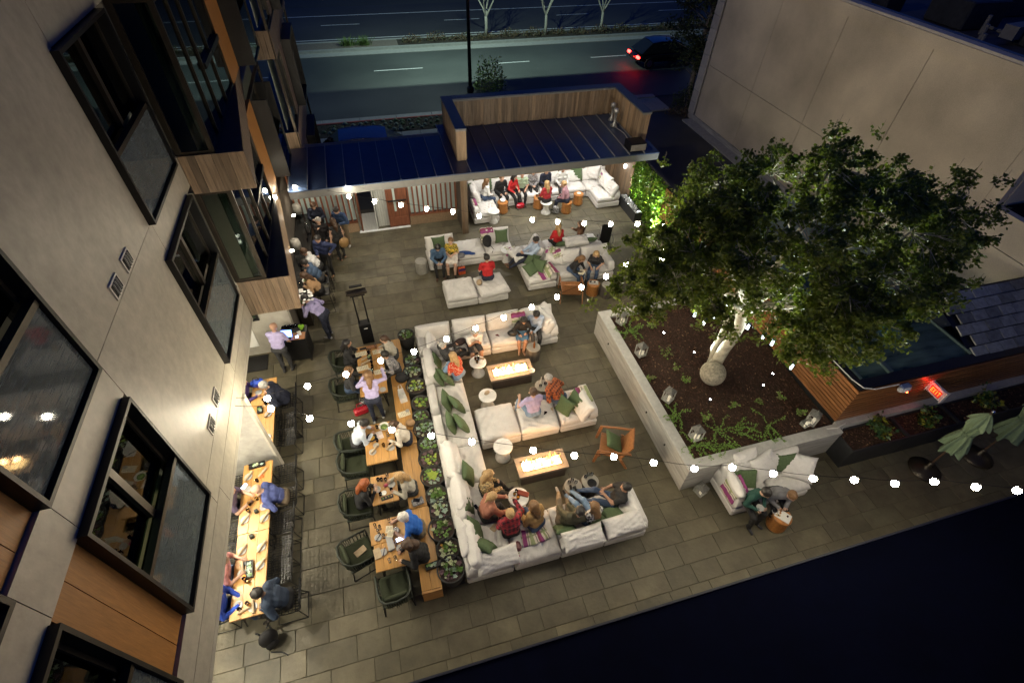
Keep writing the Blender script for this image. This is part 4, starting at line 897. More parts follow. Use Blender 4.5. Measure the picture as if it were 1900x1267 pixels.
throw('striped_throw', [(9.4, 17.72, .5), (9.28, 17.70, .78), (9.12, 17.68, .84), (8.98, 17.66, .6)], .34, 'plum striped throw on the back of the right lounge chaise', 11)

# ================================================================== FIRE TABLES
M_firetop = M('concrete_fire_top', (.20, .175, .15), .6, var=.12, scale=6, bump=.08)
M_fireside = M('dark_fire_base', (.055, .045, .038), .6, var=.25, scale=5)
M_fglass = M('fire_glass', (.75, .7, .6), .3, var=.3, scale=60, emit=2.0, ecol=(1, .6, .22))
def flame_mat(n, c, e):
    m = bpy.data.materials.new(n); m.use_nodes = True; nt = m.node_tree; N = nt.nodes; L = nt.links; N.remove(N['Principled BSDF'])
    em = N.new('ShaderNodeEmission'); em.inputs[0].default_value = (*c, 1); em.inputs[1].default_value = e
    tr = N.new('ShaderNodeBsdfTransparent'); mx = N.new('ShaderNodeMixShader'); lw = N.new('ShaderNodeLayerWeight'); lw.inputs[0].default_value = .35
    L.new(lw.outputs['Facing'], mx.inputs[0]); L.new(em.outputs[0], mx.inputs[1]); L.new(tr.outputs[0], mx.inputs[2]); L.new(mx.outputs[0], N['Material Output'].inputs[0]); return m
M_fl1 = flame_mat('flame_core', (1, .62, .22), 9); M_fl2 = flame_mat('flame_edge', (1, .38, .07), 3.2)
def fire_table(x0, x1, y0, y1, label, seed, tall):
    t = thing('fire_table', label, 'fire table', ((x0+x1)/2, (y0+y1)/2, .016), 0, 'gas fire tables between the sofas'); a = (x1-x0)/2; b = (y1-y0)/2
    hx, hy = a*.82, b*.56
    part('base', MB().bbox(-a+.06, a-.06, -b+.02, b-.02, 0, .34, .01), M_fireside, t)
    part('top', MB().box(-a, a, -b, -hy, .34, .42).box(-a, a, hy, b, .34, .42).box(-a, -hx, -hy, hy, .34, .42).box(hx, a, -hy, hy, .34, .42), M_firetop, t)
    part('burner_tray', MB().box(-hx, hx, -hy, hy, .341, .36), M_black, t)
    part('burner_rim', MB().box(-hx, hx, -hy, -hy+.012, .36, .428).box(-hx, hx, hy-.012, hy, .36, .428).box(-hx, -hx+.012, -hy+.012, hy-.012, .36, .428).box(hx-.012, hx, -hy+.012, hy-.012, .36, .428), M_bronze, t)
    r = random.Random(seed); gb = MB()
    for k in range(500): gb.cbox((r.uniform(-hx+.03, hx-.03), r.uniform(-hy+.03, hy-.03), .365 + r.random()*.03), [r.uniform(.015, .035) for _ in range(3)], r.random()*3, 0, r.random()*3)
    part('fire_glass', gb, M_fglass, t, kind='stuff')
    fb = MB()
    for k in range(64):
        x = r.uniform(-hx+.08, hx-.08); y = r.uniform(-hy+.05, hy-.05); h = r.uniform(.07, .17) * (1 - .5*abs(x/hx)**3)
        if tall and x > hx*.2 and r.random() < .3: h *= 1.9
        w_ = r.uniform(.022, .045); pts = []; rs = []
        dxx, dyy = r.uniform(-.3, .3), r.uniform(-.2, .3)
        for q in range(6):
            s = q/5; pts.append((x + dxx*h*s + .015*math.sin(6*s+k), y + dyy*h*s + .015*math.cos(5*s+k), .385 + h*s)); rs.append(w_*(1-s)**.7*(0.75+.5*math.sin(PI*min(s*1.6, 1))) + .001)
        fb.tube(pts, rs, 6, 0 if h < .13 else 1, False)
    part('flames', fb, [M_fl1, M_fl2], t, kind='stuff', smooth=True)
    for k in range(4): point((t.location.x + hx*(-.75+.5*k), t.location.y, .62), 6.0, (1, .52, .20), .07)
    return t
fire_table(2.03, 3.27, 8.42, 8.98, 'upper fire table with low even flames in front of the couple', 3, False)
fire_table(1.99, 3.21, 5.46, 5.98, 'lower fire table with one taller flame near the wooden lounge chair', 5, True)
def bowl(x, y, z, r, label, name='bowl', mat=None):
    return single(name, label, 'bowl', MB().lathe([(r*.4, 0), (r*.75, .03), (r, .075), (r*.93, .075), (r*.6, .025), (.001, .02)], (0, 0, 0), 14), mat or M_whiteplate, (x, y, z), smooth=True)
bowl(3.20, 8.47, .437, .085, 'white bowl on the corner of the upper fire table')

# ================================================================== SIDE TABLES AND STOOLS
def drum(x, y, label):
    t = thing('drum_table', label, 'side table', (x, y, .016), 0, 'white marble drum tables')
    part('top', MB().lathe([(.225, .455), (.235, .47), (.235, .49), (.225, .5)], n=24), M_marble, t, smooth=False)
    part('stem', MB().lathe([(.19, 0), (.185, .05), (.12, .16), (.105, .26), (.13, .38), (.17, .454)], n=20), M_marble, t, smooth=True); return t
for x, y, lab in ((1.83, 9.13, 'white drum table with glasses and napkins before the person in shorts'), (1.82, 7.93, 'white drum table with one folded brown napkin, right of the twin green pillows'), (1.82, 6.34, 'bare white drum table left of the lower fire table'), (1.82, 4.99, 'white drum table in front of the raised drink, red clutch on it'), (3.99, 14.02, 'white drum table between the backpack sofa and the reclining person'), (4.12, 16.55, 'white drum table at the front of the left lounge chaise'), (6.32, 16.70, 'tall white drum seat under the person in red sweater')): drum(x, y, lab)
M_stone = M('ribbed_stone', (.26, .25, .22), .7, var=.2, scale=5, bump=.1); M_mesh = M('dark_stump', (.085, .075, .065), .6, var=.4, scale=6, stretch=(3, 3, .4), bump=.2)
def stump(x, y, label, m=None, r=.2):
    t = thing('stump_table', label, 'side table', (x, y, .016), 0, 'round stump tables'); n = 22
    v = []; f = []
    for i, z in enumerate((0, .2, .44)):
        for j in range(n): q = r*(1 + .04*math.sin(j*5.1) + (.03 if j % 2 else 0)); a = 2*PI*j/n; v.append((q*math.cos(a), q*math.sin(a), z))
    for i in range(2):
        for j in range(n): f.append((i*n+j, i*n+(j+1) % n, (i+1)*n+(j+1) % n, (i+1)*n+j))
    part('body', MB().add(v, f), m or M_mesh, t); part('top', MB().lathe([(r*.98, .441), (r*1.02, .45), (r*.98, .462)], n=n), M_stone if m is None else m, t); return t
for x, y, lab, m in ((3.51, 9.33, 'dark stump table with a beer bottle at the feet of the couple', None), (3.33, 7.92, 'dark stump table with a wine bottle in front of the plaid shirt', None), (3.11, 4.95, 'dark stump table, left of two, crowded with glasses', None), (3.53, 4.96, 'dark stump table, right of two, with dark tray and glasses', None), (.97, 14.11, 'pale ribbed stump table left of the person in blue shirt', M_stone), (6.72, 11.42, 'dark mesh stump before the person in black floral blouse', None)): stump(x, y, lab, m)
def turned(x, y, label, r=.21, h=.45):
    t = thing('wood_stool', label, 'stool', (x, y, .016), 0, 'turned teak stools')
    part('body', MB().lathe([(r*.95, 0), (r*1.02, h*.16), (r*.80, h*.30), (r*.98, h*.44), (r*.74, h*.56), (r*.96, h*.72), (r*.86, h*.84), (r, h*.95), (r*.97, h)], n=20), M_teak, t, smooth=True)
    part('seat_disc', MB().lathe([(r*.9, h+.001), (r*.88, h+.008)], n=20), M_teak, t); return t
for x, y, lab in ((7.36, 3.09, 'turned teak stool in front of the planter sofa holding a food tray'), (6.29, 11.62, 'turned teak stool with a small tray before the black floral blouse'), (4.66, 17.18, 'turned teak stool with a white bowl in the covered lounge'), (6.15, 17.18, 'turned teak stool with drinks behind the red sweater'), (7.84, 17.10, 'turned teak stool with a plate by the right lounge chaise'), (7.15, 16.60, 'turned teak stool under the person in mauve jacket')): turned(x, y, lab)
# lounge chairs
def lounge_chair(x, y, rz, label):
    t = thing('lounge_chair', label, 'lounge chair', (x, y, .016), rz, 'low wooden lounge chairs')
    part('seat', MB().cbox((0, 0, .30), (.62, .56, .03), 0, 0, .12), M_walnut, t)
    part('backrest', MB().cbox((0, -.36, .55), (.60, .03, .55), 0, 0, .35), M_walnut, t)
    for s in (-1, 1):
        part('arm', MB().add([(s*.36+o, y_, z) for o in (-.015, .015) for y_, z in ((.30, .50), (.34, .54), (-.42, .66), (-.46, .60))], [(0, 1, 2, 3), (7, 6, 5, 4), (0, 4, 5, 1), (1, 5, 6, 2), (2, 6, 7, 3), (3, 7, 4, 0)]), M_walnut, t)
        part('leg', MB().add([(s*.36+o, y_, z) for o in (-.016, .016) for y_, z in ((.34, 0), (.40, 0), (.34, .53), (.27, .49))], [(0, 1, 2, 3), (7, 6, 5, 4), (0, 4, 5, 1), (1, 5, 6, 2), (2, 6, 7, 3), (3, 7, 4, 0)]), M_walnut, t)
        part('leg', MB().add([(s*.36+o, y_, z) for o in (-.016, .016) for y_, z in ((-.46, 0), (-.40, 0), (-.20, .34), (-.27, .34))], [(0, 1, 2, 3), (7, 6, 5, 4), (0, 4, 5, 1), (1, 5, 6, 2), (2, 6, 7, 3), (3, 7, 4, 0)]), M_walnut, t)
    part('rail', MB().box(-.345, .345, .24, .28, .24, .29), M_walnut, t); return t
lounge_chair(4.45, 5.80, rad(62), 'angular wooden lounge chair with green cushion between lower fire table and planter')
lounge_chair(5.55, 11.72, rad(-15), 'wooden lounge chair seen from behind beside the teak stool with tray')
pillow(GREENP[1], 4.50, 5.82, .46, rad(35), rad(70), 'green_pillow', 'green cushion on the seat of the angular wooden lounge chair', group=GG, sc=1.0)

# ================================================================== DINING TABLES, BENCH AND ARMCHAIRS
def plank_table(x0, x1, y0, y1, name, label, group, h=.75, planks=4, legs='bent', along='y'):
    t = thing(name, label, 'table', ((x0+x1)/2, (y0+y1)/2, .016), 0, group); a = (x1-x0)/2; b = (y1-y0)/2; z = h - .016
    for k in range(planks):
        xa = -a + 2*a*k/planks; part('plank', MB().bbox(xa+.0015, xa+2*a/planks-.0015, -b, b, z-.045, z, .004), M_oak, t)
    part('apron', MB().box(-a+.06, a-.06, -b+.1, b-.1, z-.10, z-.046), M_black, t)
    for sx in (-1, 1):
        for sy in (-1, 1):
            px_, py_ = sx*(a-.10), sy*(b-.14)
            part('leg', MB().tube([(px_-.07*sx, py_, z-.05), (px_+.03*sx, py_+.03*sy, 0)], .014, 5).tube([(px_, py_+.06*sy*-1, z-.05), (px_+.03*sx, py_+.03*sy, 0)], .014, 5), M_black, t)
    return t
GT = 'small oak dining tables along the bench'
plank_table(-1.35, -.66, 8.50, 10.25, 'dining_table', 'longest oak dining table in the row, four cream menus laid on it', GT)
plank_table(-1.34, -.65, 6.48, 7.57, 'dining_table', 'oak dining table with black pan between pale blue shirt and cream blouse', GT)
plank_table(-1.29, -.73, 5.47, 6.16, 'dining_table', 'smallest oak dining table in the row, one plate stack and dark slate tray on it', GT)
plank_table(-1.39, -.67, 4.615, 5.11, 'dining_table', 'oak dining table under the open menu of the person in blue polo', GT)
plank_table(-1.34, -.67, 4.06, 4.605, 'dining_table', 'oak dining table at the near end of the row, napkin on its corner', GT)
bt = thing('bench', 'long honey coloured oak bench running between the dining tables and succulent pots', 'bench', (-.36, 7.1, .016))
for y0, y1, xa in ((8.88, 10.62, -.33), (7.0, 8.87, -.56), (5.34, 6.99, -.57), (3.58, 5.33, -.55)):
    xa = -.56 if xa == -.33 else xa
    for k in range(2):
        part('plank', MB().bbox(xa+.2*k+.36+.002, xa+.2*k+.198+.36, y0-7.1+.003, y1-7.1-.003, .36, .435, .005), M_oak, bt)
    for yy in (y0+.15, y1-.15): part('leg', MB().box(xa+.05+.36, xa+.36+.36, yy-7.1-.04, yy-7.1+.04, 0, .359), M_oak_x, bt)
part('end_panel', MB().box(-.19, .205, 3.535-7.1, 3.578-7.1, 0, .43), M_oak_x, bt)
def armchair_proto():
    t = thing('dining_armchair', 'x', 'chair', (0, 0, .016), 0, 'dark rope armchairs at the dining tables')   # faces +y
    part('seat_cushion', weld(cmesh('seat_cushion', M_olivefab, .54, .54, .10, seed=91, n=10, p=9, wr=.004)), None, t, (0, .02, .44))
    part('seat_frame', MB().box(-.29, .29, -.27, .29, .35, .39), M_rope, t)
    pts = [(-.31, .28, .62), (-.31, -.05, .64), (-.29, -.22, .70), (-.2, -.33, .76), (0, -.37, .78), (.2, -.33, .76), (.29, -.22, .70), (.31, -.05, .64), (.31, .28, .62)]
    part('top_rail', MB().tube(pts, .022, 8), M_rope, t, smooth=True)
    part('back_cushion', weld(cmesh('back_cushion', M_olivefab, .46, .32, .09, seed=92, n=10, p=5, wr=.004)), None, t, (0, -.27, .60), (rad(78), 0, 0))
    low = [(x*.93, y*.93, .39) for x, y, z in pts]
    n = 34
    for k in range(n):
        s = (k+.5)/n*(len(pts)-1); i = min(int(s), len(pts)-2); q = s-i
        a = Vector(pts[i]).lerp(Vector(pts[i+1]), q); b = Vector(low[i]).lerp(Vector(low[i+1]), q)
        part('rope_slat', MB().tube([b, a], .0085, 4, caps=False), M_rope, t)
    for s in (-1, 1):
        part('leg', MB().tube([(s*.31, .28, .63), (s*.30, .29, 0)], .013, 5), M_black, t)
        part('leg', MB().tube([(s*.27, -.24, .39), (s*.30, -.29, 0)], .013, 5), M_black, t)
        part('stretcher', MB().tube([(s*.30, .29, .012), (s*.30, -.29, .012)], .01, 4), M_black, t)
    return t
ac = armchair_proto(); first = True
for x, y, rz, lab in ((-1.72, 10.02, -90, 'dark armchair at the far left of the table with the cream menus'), (-1.74, 9.02, -88, 'dark armchair behind the lavender shirt, charcoal jacket in it'), (-1.66, 7.30, -84, 'dark armchair under the person in pale blue shirt'), (-1.62, 6.72, -92, 'empty dark armchair facing the end of the pan table'), (-1.62, 5.70, -90, 'dark armchair with a black coat hung over it at the smallest table'), (-1.68, 4.66, -72, 'empty dark armchair with a folded brown napkin on its seat'), (-1.05, 3.78, 5, 'empty dark armchair pushed in at the near end of the last table')):
    if first: ac.location = (x, y, .016); ac.rotation_euler = (0, 0, rad(rz)); ac['label'] = lab; first = False
    else: copy_tree(ac, (x, y, .016), rad(rz), lab)
# communal tables by the wall
GC = 'long communal oak tables under the overhang'
plank_table(-3.98, -3.38, 3.87, 5.51, 'long_table', 'near half of the long oak table, dark blue coat at its free end', GC, planks=3)
plank_table(-3.99, -3.38, 5.515, 7.16, 'long_table', 'far half of the long oak table, succulent box at its end beside the fin wall', GC, planks=3)
plank_table(-3.98, -3.40, 7.62, 9.68, 'long_table', 'long oak table beyond the fin wall with the blue handbag on it', GC, planks=3)
def wire_proto():
    t = thing('wire_chair', 'x', 'chair', (0, 0, .016), 0, 'black lattice chairs at the long tables')     # faces +y
    # lattice shell: seat and back as a net of holes
    nu, nv = 9, 14; P = []
    for j in range(nv+1):
        s = j/nv
        if s < .5: y, z = .22 - .44*s/.5, .44 - .02*math.sin(s/.5*PI)
        else: q = (s-.5)/.5; y, z = -.22 - .10*q - .03*math.sin(q*PI), .44 + .40*q
        wv = .24*(1 - .12*max(0, s-.8)/.2 - .1*max(0, .15-s)/.15)
        P.append([(wv*(2*i/nu-1), y, z + .03*abs(2*i/nu-1)**3) for i in range(nu+1)])
    b = MB()
    for j in range(nv):
        for i in range(nu):
            q = [Vector(P[j][i]), Vector(P[j][i+1]), Vector(P[j+1][i+1]), Vector(P[j+1][i])]; c = sum(q, Vector())/4
            jit = Vector((R.uniform(-.008, .008), 0, 0)); inn = [c + jit + (p-c)*.72 for p in q]
            b.add(q + inn, [(0, 1, 5, 4), (1, 2, 6, 5), (2, 3, 7, 6), (3, 0, 4, 7)])
    o = part('shell', b, M_black, t); md = o.modifiers.new('thick', 'SOLIDIFY'); md.thickness = .008
    part('rim', MB().tube([P[j][0] for j in range(nv+1)] + P[nv][1:-1] + [P[j][nu] for j in range(nv, -1, -1)], .009, 5), M_black, t)
    for s in (-1, 1):
        part('leg', MB().tube([(s*.18, .14, .42), (s*.24, .26, .01), (s*.24, -.28, .01), (s*.18, -.16, .42)], .009, 5), M_black, t)
    part('stretcher', MB().tube([(-.24, .26, .01), (.24, .26, .01)], .009, 5), M_black, t); part('stretcher', MB().tube([(-.24, -.28, .01), (.24, -.28, .01)], .009, 5), M_black, t)
    return t
wc = wire_proto(); first = True
for x, y, rz, lab in ((-3.22, 9.06, 90, 'black lattice chair under the person in navy jacket'), (-3.22, 8.42, 90, 'black lattice chair, empty, upper one by the fin wall'), (-3.20, 7.92, 90, 'black lattice chair, empty, lower one by the fin wall'), (-3.18, 6.92, 90, 'black lattice chair, empty, just above the blue sweater'), (-3.16, 6.28, 90, 'black lattice chair under the person in blue sweater'), (-3.20, 5.72, 90, 'black lattice chair, empty, first below the blue sweater'), (-3.22, 5.16, 90, 'black lattice chair, empty, second below the blue sweater'), (-3.22, 4.68, 90, 'black lattice chair, empty, just above the person in dark blue coat'), (-3.06, 4.08, 90, 'black lattice chair under the person in dark blue coat'),
                      (-4.26, 6.88, -90, 'black lattice chair, empty, wall side opposite the far plates'), (-4.28, 6.28, -90, 'black lattice chair under the person in purple by the wall'), (-4.26, 5.74, -90, 'black lattice chair, empty, wall side at the table joint'), (-4.26, 5.30, -90, 'black lattice chair, empty, wall side beyond the pink shirt'), (-4.28, 4.80, -90, 'black lattice chair under the person in pink by the wall'), (-4.28, 4.22, -90, 'black lattice chair under the person in bright blue by the wall'), (-4.28, 9.28, -90, 'black lattice chair under the person in purple near the handbag')):
    if first: wc.location = (x, y, .016); wc.rotation_euler = (0, 0, rad(rz)); wc['label'] = lab; first = False
    else: copy_tree(wc, (x, y, .016), rad(rz), lab)
# bar
br = thing('bar_counter', 'dark stone bar counter along the wall under the timber bay', 'bar', (-2.75, 14.2, .016))
part('top', MB().bbox(-.25, .30, -2.0, 2.8, .99, 1.04, .006), M('black_marble', (.02, .02, .02), .15, var=.5, scale=4), br)
part('body', MB().box(-.2, .12, -1.95, 2.75, 0, .989), M_bronze, br)
def bar_stool(x, y, lab, rz=90):
    t = thing('bar_stool', lab, 'stool', (x, y, .016), rad(rz), 'black stools along the bar')
    part('seat', MB().bbox(-.19, .19, -.19, .19, .68, .72, .015), M_black, t); part('backrest', MB().tube([(-.19, -.2, .72), (-.19, -.23, 1.0), (.19, -.23, 1.0), (.19, -.2, .72)], .014, 5).box(-.18, .18, -.235, -.222, .84, .98), M_black, t)
    for sx in (-1, 1): part('leg', MB().tube([(sx*.17, .17, .68), (sx*.22, .22, .01), (sx*.22, -.22, .01), (sx*.17, -.17, .68)], .01, 5), M_black, t)
    part('foot_rest', MB().tube([(-.2, .21, .25), (.2, .21, .25)], .01, 5), M_black, t); return t
for y, lab in ((15.72, 'black bar stool under the person in black vest'), (14.08, 'black bar stool under the person in speckled shirt'), (13.50, 'black bar stool under the person in steel blue top'), (12.92, 'black bar stool under the person in camel sweater')): bar_stool(-2.18, y, lab)
for y, lab in ((16.75, 'grey dome bar lamp at the far end of the counter'), (14.62, 'grey dome bar lamp by the person in blue jacket')):
    t = thing('bar_lamp', lab, 'lamp', (-2.84, y, 1.056), 0, 'grey dome lamps on the bar')
    part('shade', MB().lathe([(.15, .22), (.155, .38), (.13, .52), (.07, .56), (.001, .565)], n=16), M('grey_shade', (.23, .22, .20), .7), t, smooth=True)
    part('stem', MB().tube([(0, 0, 0), (0, 0, .3)], .012, 6), M_black, t); part('base', MB().lathe([(.08, 0), (.08, .015)], n=12), M_black, t)
    part('bulb', MB().ell((0, 0, .30), (.035, .035, .05)), M('bar_bulb', (1, .9, .7), emit=22, ecol=(1, .8, .5)), t)
# service cart, point of sale, waiter station
ct = thing('service_cart', 'black service cart with till screen and glasses beside the lavender shirt', 'cart', (-2.98, 11.02, .016), rad(-4))
part('top', MB().box(-.34, .36, -.28, .30, .89, .93), M_black, ct); part('cabinet', MB().box(-.32, .34, -.24, .28, .10, .889), M_black, ct)
for a in (-.28, .30):
    for b in (-.2, .24): part('caster', MB().tube([(a-.02, b, .05), (a+.02, b, .05)], .05, 8), M_bronze, ct)
part('tray', MB().bbox(-.02, .34, -.27, .0, .931, .95, .005), M_walnut, ct)
tl = thing('till', 'till with blue lit touch screen on the service cart', 'till', (-3.10, 10.92, .947), rad(-8))
part('screen', MB().cbox((0, 0, .14), (.30, .02, .22), 0, 0, -.5), M_black, tl); part('display', MB().cbox((0, -.018, .135), (.27, .004, .19), 0, 0, -.5), M_screen, tl); part('stand', MB().box(-.06, .06, -.02, .1, 0, .06), M_black, tl)
single('card_reader', 'card reader with bright lit display beside the till', 'card reader', MB().bbox(-.045, .045, -.08, .08, 0, .03, .006), M_black, (-2.86, 10.83, .947), rad(15)); 
single('card_screen', 'small glowing pale blue screen on the card reader', 'screen', MB().box(-.035, .035, -.06, .03, 0, .003), M_phone, (-2.86, 10.84, .979), rad(15))
# menu stand / patio heater
ht = thing('patio_heater', 'tall black two post patio heater standing alone above the menu table', 'heater', (-1.07, 11.2, .016), rad(4))
part('base', MB().bbox(-.17, .17, -.13, .13, 0, .75, .01), M_black, ht)
for s in (-1, 1): part('post', MB().box(s*.13-.02, s*.13+.02, -.02, .02, .75, 1.85), M_black, ht)
part('hood', MB().bbox(-.28, .28, -.10, .10, 1.85, 1.93, .02), M_bronze, ht); part('burner', MB().box(-.2, .2, -.06, .06, 1.78, 1.85), M_black, ht); part('top_plate', MB().box(-.16, .18, .12, .2, 1.96, 1.99), M_black, ht)
part('label_plate', MB().box(-.04, .06, -.134, -.131, .6, .63), M_white, ht)
single('door_mat', 'black mat on the floor by the white service door', 'mat', MB().box(-.4, .4, -.3, .3, 0, .012), M_black, (-4.30, 11.02, .018))
# folded chair with chrome rails near the tree
wl_ = thing('folding_chair', 'folded black chair with chrome rails standing between far sofa and tree', 'folding chair', (7.75, 14.05, .016), rad(-10))
for s in (-1, 1): part('rail', MB().tube([(s*.2, 0, .02), (s*.2, .04, .9), (s*.2, -.08, .98)], .014, 6), M_chrome, wl_)
part('back_sling', MB().box(-.185, .185, .02, .04, .5, .92), M_black, wl_); part('seat_sling', MB().box(-.185, .185, .05, .09, .1, .48), M_black, wl_)
for s in (-1, 1): part('wheel', MB().tube([(s*.25, .02, .26+.0) if False else (s*.25 + .02*0, .02 + .22*math.cos(q), .24 + .22*math.sin(q)) for q in [2*PI*k/16 for k in range(16)]], .013, 5, closed=True), M_black, wl_)
# ================================================================== PEOPLE
def smin(a, b, k):
    h = np.clip(.5 + .5*(b-a)/k, 0, 1); return b*(1-h) + a*h - k*h*(1-h)
def cone(P, a, b, r1, r2):
    a = np.asarray(a, np.float32); ba = np.asarray(b, np.float32) - a; q = P - a
    h = np.clip((q @ ba)/max(float(ba @ ba), 1e-9), 0, 1)
    return np.sqrt(((q - h[..., None]*ba)**2).sum(-1)) - (r1 + (r2-r1)*h)
EDGES = [((0,0,0),(1,0,0)),((0,1,0),(1,1,0)),((0,0,1),(1,0,1)),((0,1,1),(1,1,1)),((0,0,0),(0,1,0)),((1,0,0),(1,1,0)),((0,0,1),(0,1,1)),((1,0,1),(1,1,1)),((0,0,0),(0,0,1)),((1,0,0),(1,0,1)),((0,1,0),(0,1,1)),((1,1,0),(1,1,1))]
def nets(F, org, h):
    nx, ny, nz = F.shape; s = F < 0
    def cor(A, c): return A[c[0]:nx-1+c[0], c[1]:ny-1+c[1], c[2]:nz-1+c[2]]
    acc = np.zeros((nx-1, ny-1, nz-1, 3), np.float32); n = np.zeros((nx-1, ny-1, nz-1), np.float32)
    for a, b in EDGES:
        fa, fb = cor(F, a), cor(F, b); m = (fa < 0) != (fb < 0)
        t = np.where(m, fa/np.where(m, fa-fb, 1), 0)
        for ax in range(3): acc[..., ax] += np.where(m, a[ax] + t*(b[ax]-a[ax]), 0)
        n += m
    act = n > 0; idx = -np.ones(act.shape, np.int64); idx[act] = np.arange(act.sum())
    I = np.stack(np.nonzero(act), -1).astype(np.float32)
    v = (I + acc[act]/n[act][:, None])*h + np.asarray(org, np.float32)
    faces = []
    for ax in range(3):
        sl0 = [slice(1, -1)]*3; sl1 = [slice(1, -1)]*3; sl0[ax] = slice(0, -1); sl1[ax] = slice(1, None)
        A = s[tuple(sl0)]; B = s[tuple(sl1)]; m = np.nonzero(A != B); sg = A[m]
        g = [m[0]+(0 if ax == 0 else 1), m[1]+(0 if ax == 1 else 1), m[2]+(0 if ax == 2 else 1)]
        u, w_ = [(1, 2), (2, 0), (0, 1)][ax]; q = []
        for du, dw in ((0, 0), (1, 0), (1, 1), (0, 1)):
            c = [x.copy() for x in g]; c[u] -= du; c[w_] -= dw; q.append(idx[c[0], c[1], c[2]])
        q = np.stack(q, 1); q[~sg] = q[~sg][:, ::-1]; faces.append(q)
    return v, np.concatenate(faces)
def field(prims, h, k, pad=.05):
    lo = np.min([np.minimum(p[0], p[1])-max(p[2], p[3]) for p in prims], 0)-pad; hi = np.max([np.maximum(p[0], p[1])+max(p[2], p[3]) for p in prims], 0)+pad
    ax = [np.arange(lo[i], hi[i]+h, h, dtype=np.float32) for i in range(3)]
    P = np.stack(np.meshgrid(*ax, indexing='ij'), -1); F = np.full(P.shape[:3], 9., np.float32)
    for p in prims:
        pl_ = np.minimum(p[0], p[1])-max(p[2], p[3])-.12; ph_ = np.maximum(p[0], p[1])+max(p[2], p[3])+.12
        sl = tuple(slice(max(int((pl_[i]-lo[i])/h), 0), int((ph_[i]-lo[i])/h)+2) for i in range(3))
        F[sl] = smin(F[sl], cone(P[sl], *p[:4]), k)
    return P, F, lo
SKIN = {'l': plain('skin_light', (.50, .31, .22), .55, bump=0, var=.06), 't': plain('skin_tan', (.38, .215, .14), .55, bump=0, var=.06), 'd': plain('skin_brown', (.16, .085, .05), .5, bump=0, var=.06)}
HAIR = {'bk': (.012, .010, .009), 'br': (.055, .028, .014), 'lb': (.16, .085, .035), 'bl': (.36, .23, .10), 'rd': (.26, .07, .018), 'gr': (.30, .29, .27), 'wh': (.55, .53, .50)}
M_eye = M('eye_dark', (.02, .015, .012), .2, var=0); M_lip = M('lip', (.30, .10, .08), .5, var=0); M_sole = M('white_sole', (.6, .6, .58), .6)
def hairmat(c): return M('hair_' + c, HAIR[c], .45, var=.45, scale=60, stretch=(1, 1, .15), bump=.4, bscale=90)
def V3(*a): return np.array(a, np.float32)
def nrm(v): return v/max(float(np.linalg.norm(v)), 1e-6)
def ik(a, c, l1, l2, pole):
    d = c-a; L = float(np.linalg.norm(d)); L2 = min(L, (l1+l2)*.995); d = nrm(d); c = a + d*L2
    x = (l1*l1 - l2*l2 + L2*L2)/(2*L2); y = math.sqrt(max(l1*l1-x*x, 0)); p = pole - d*float(pole @ d)
    return a + d*x + nrm(p)*y, c
PCOUNT = [0]
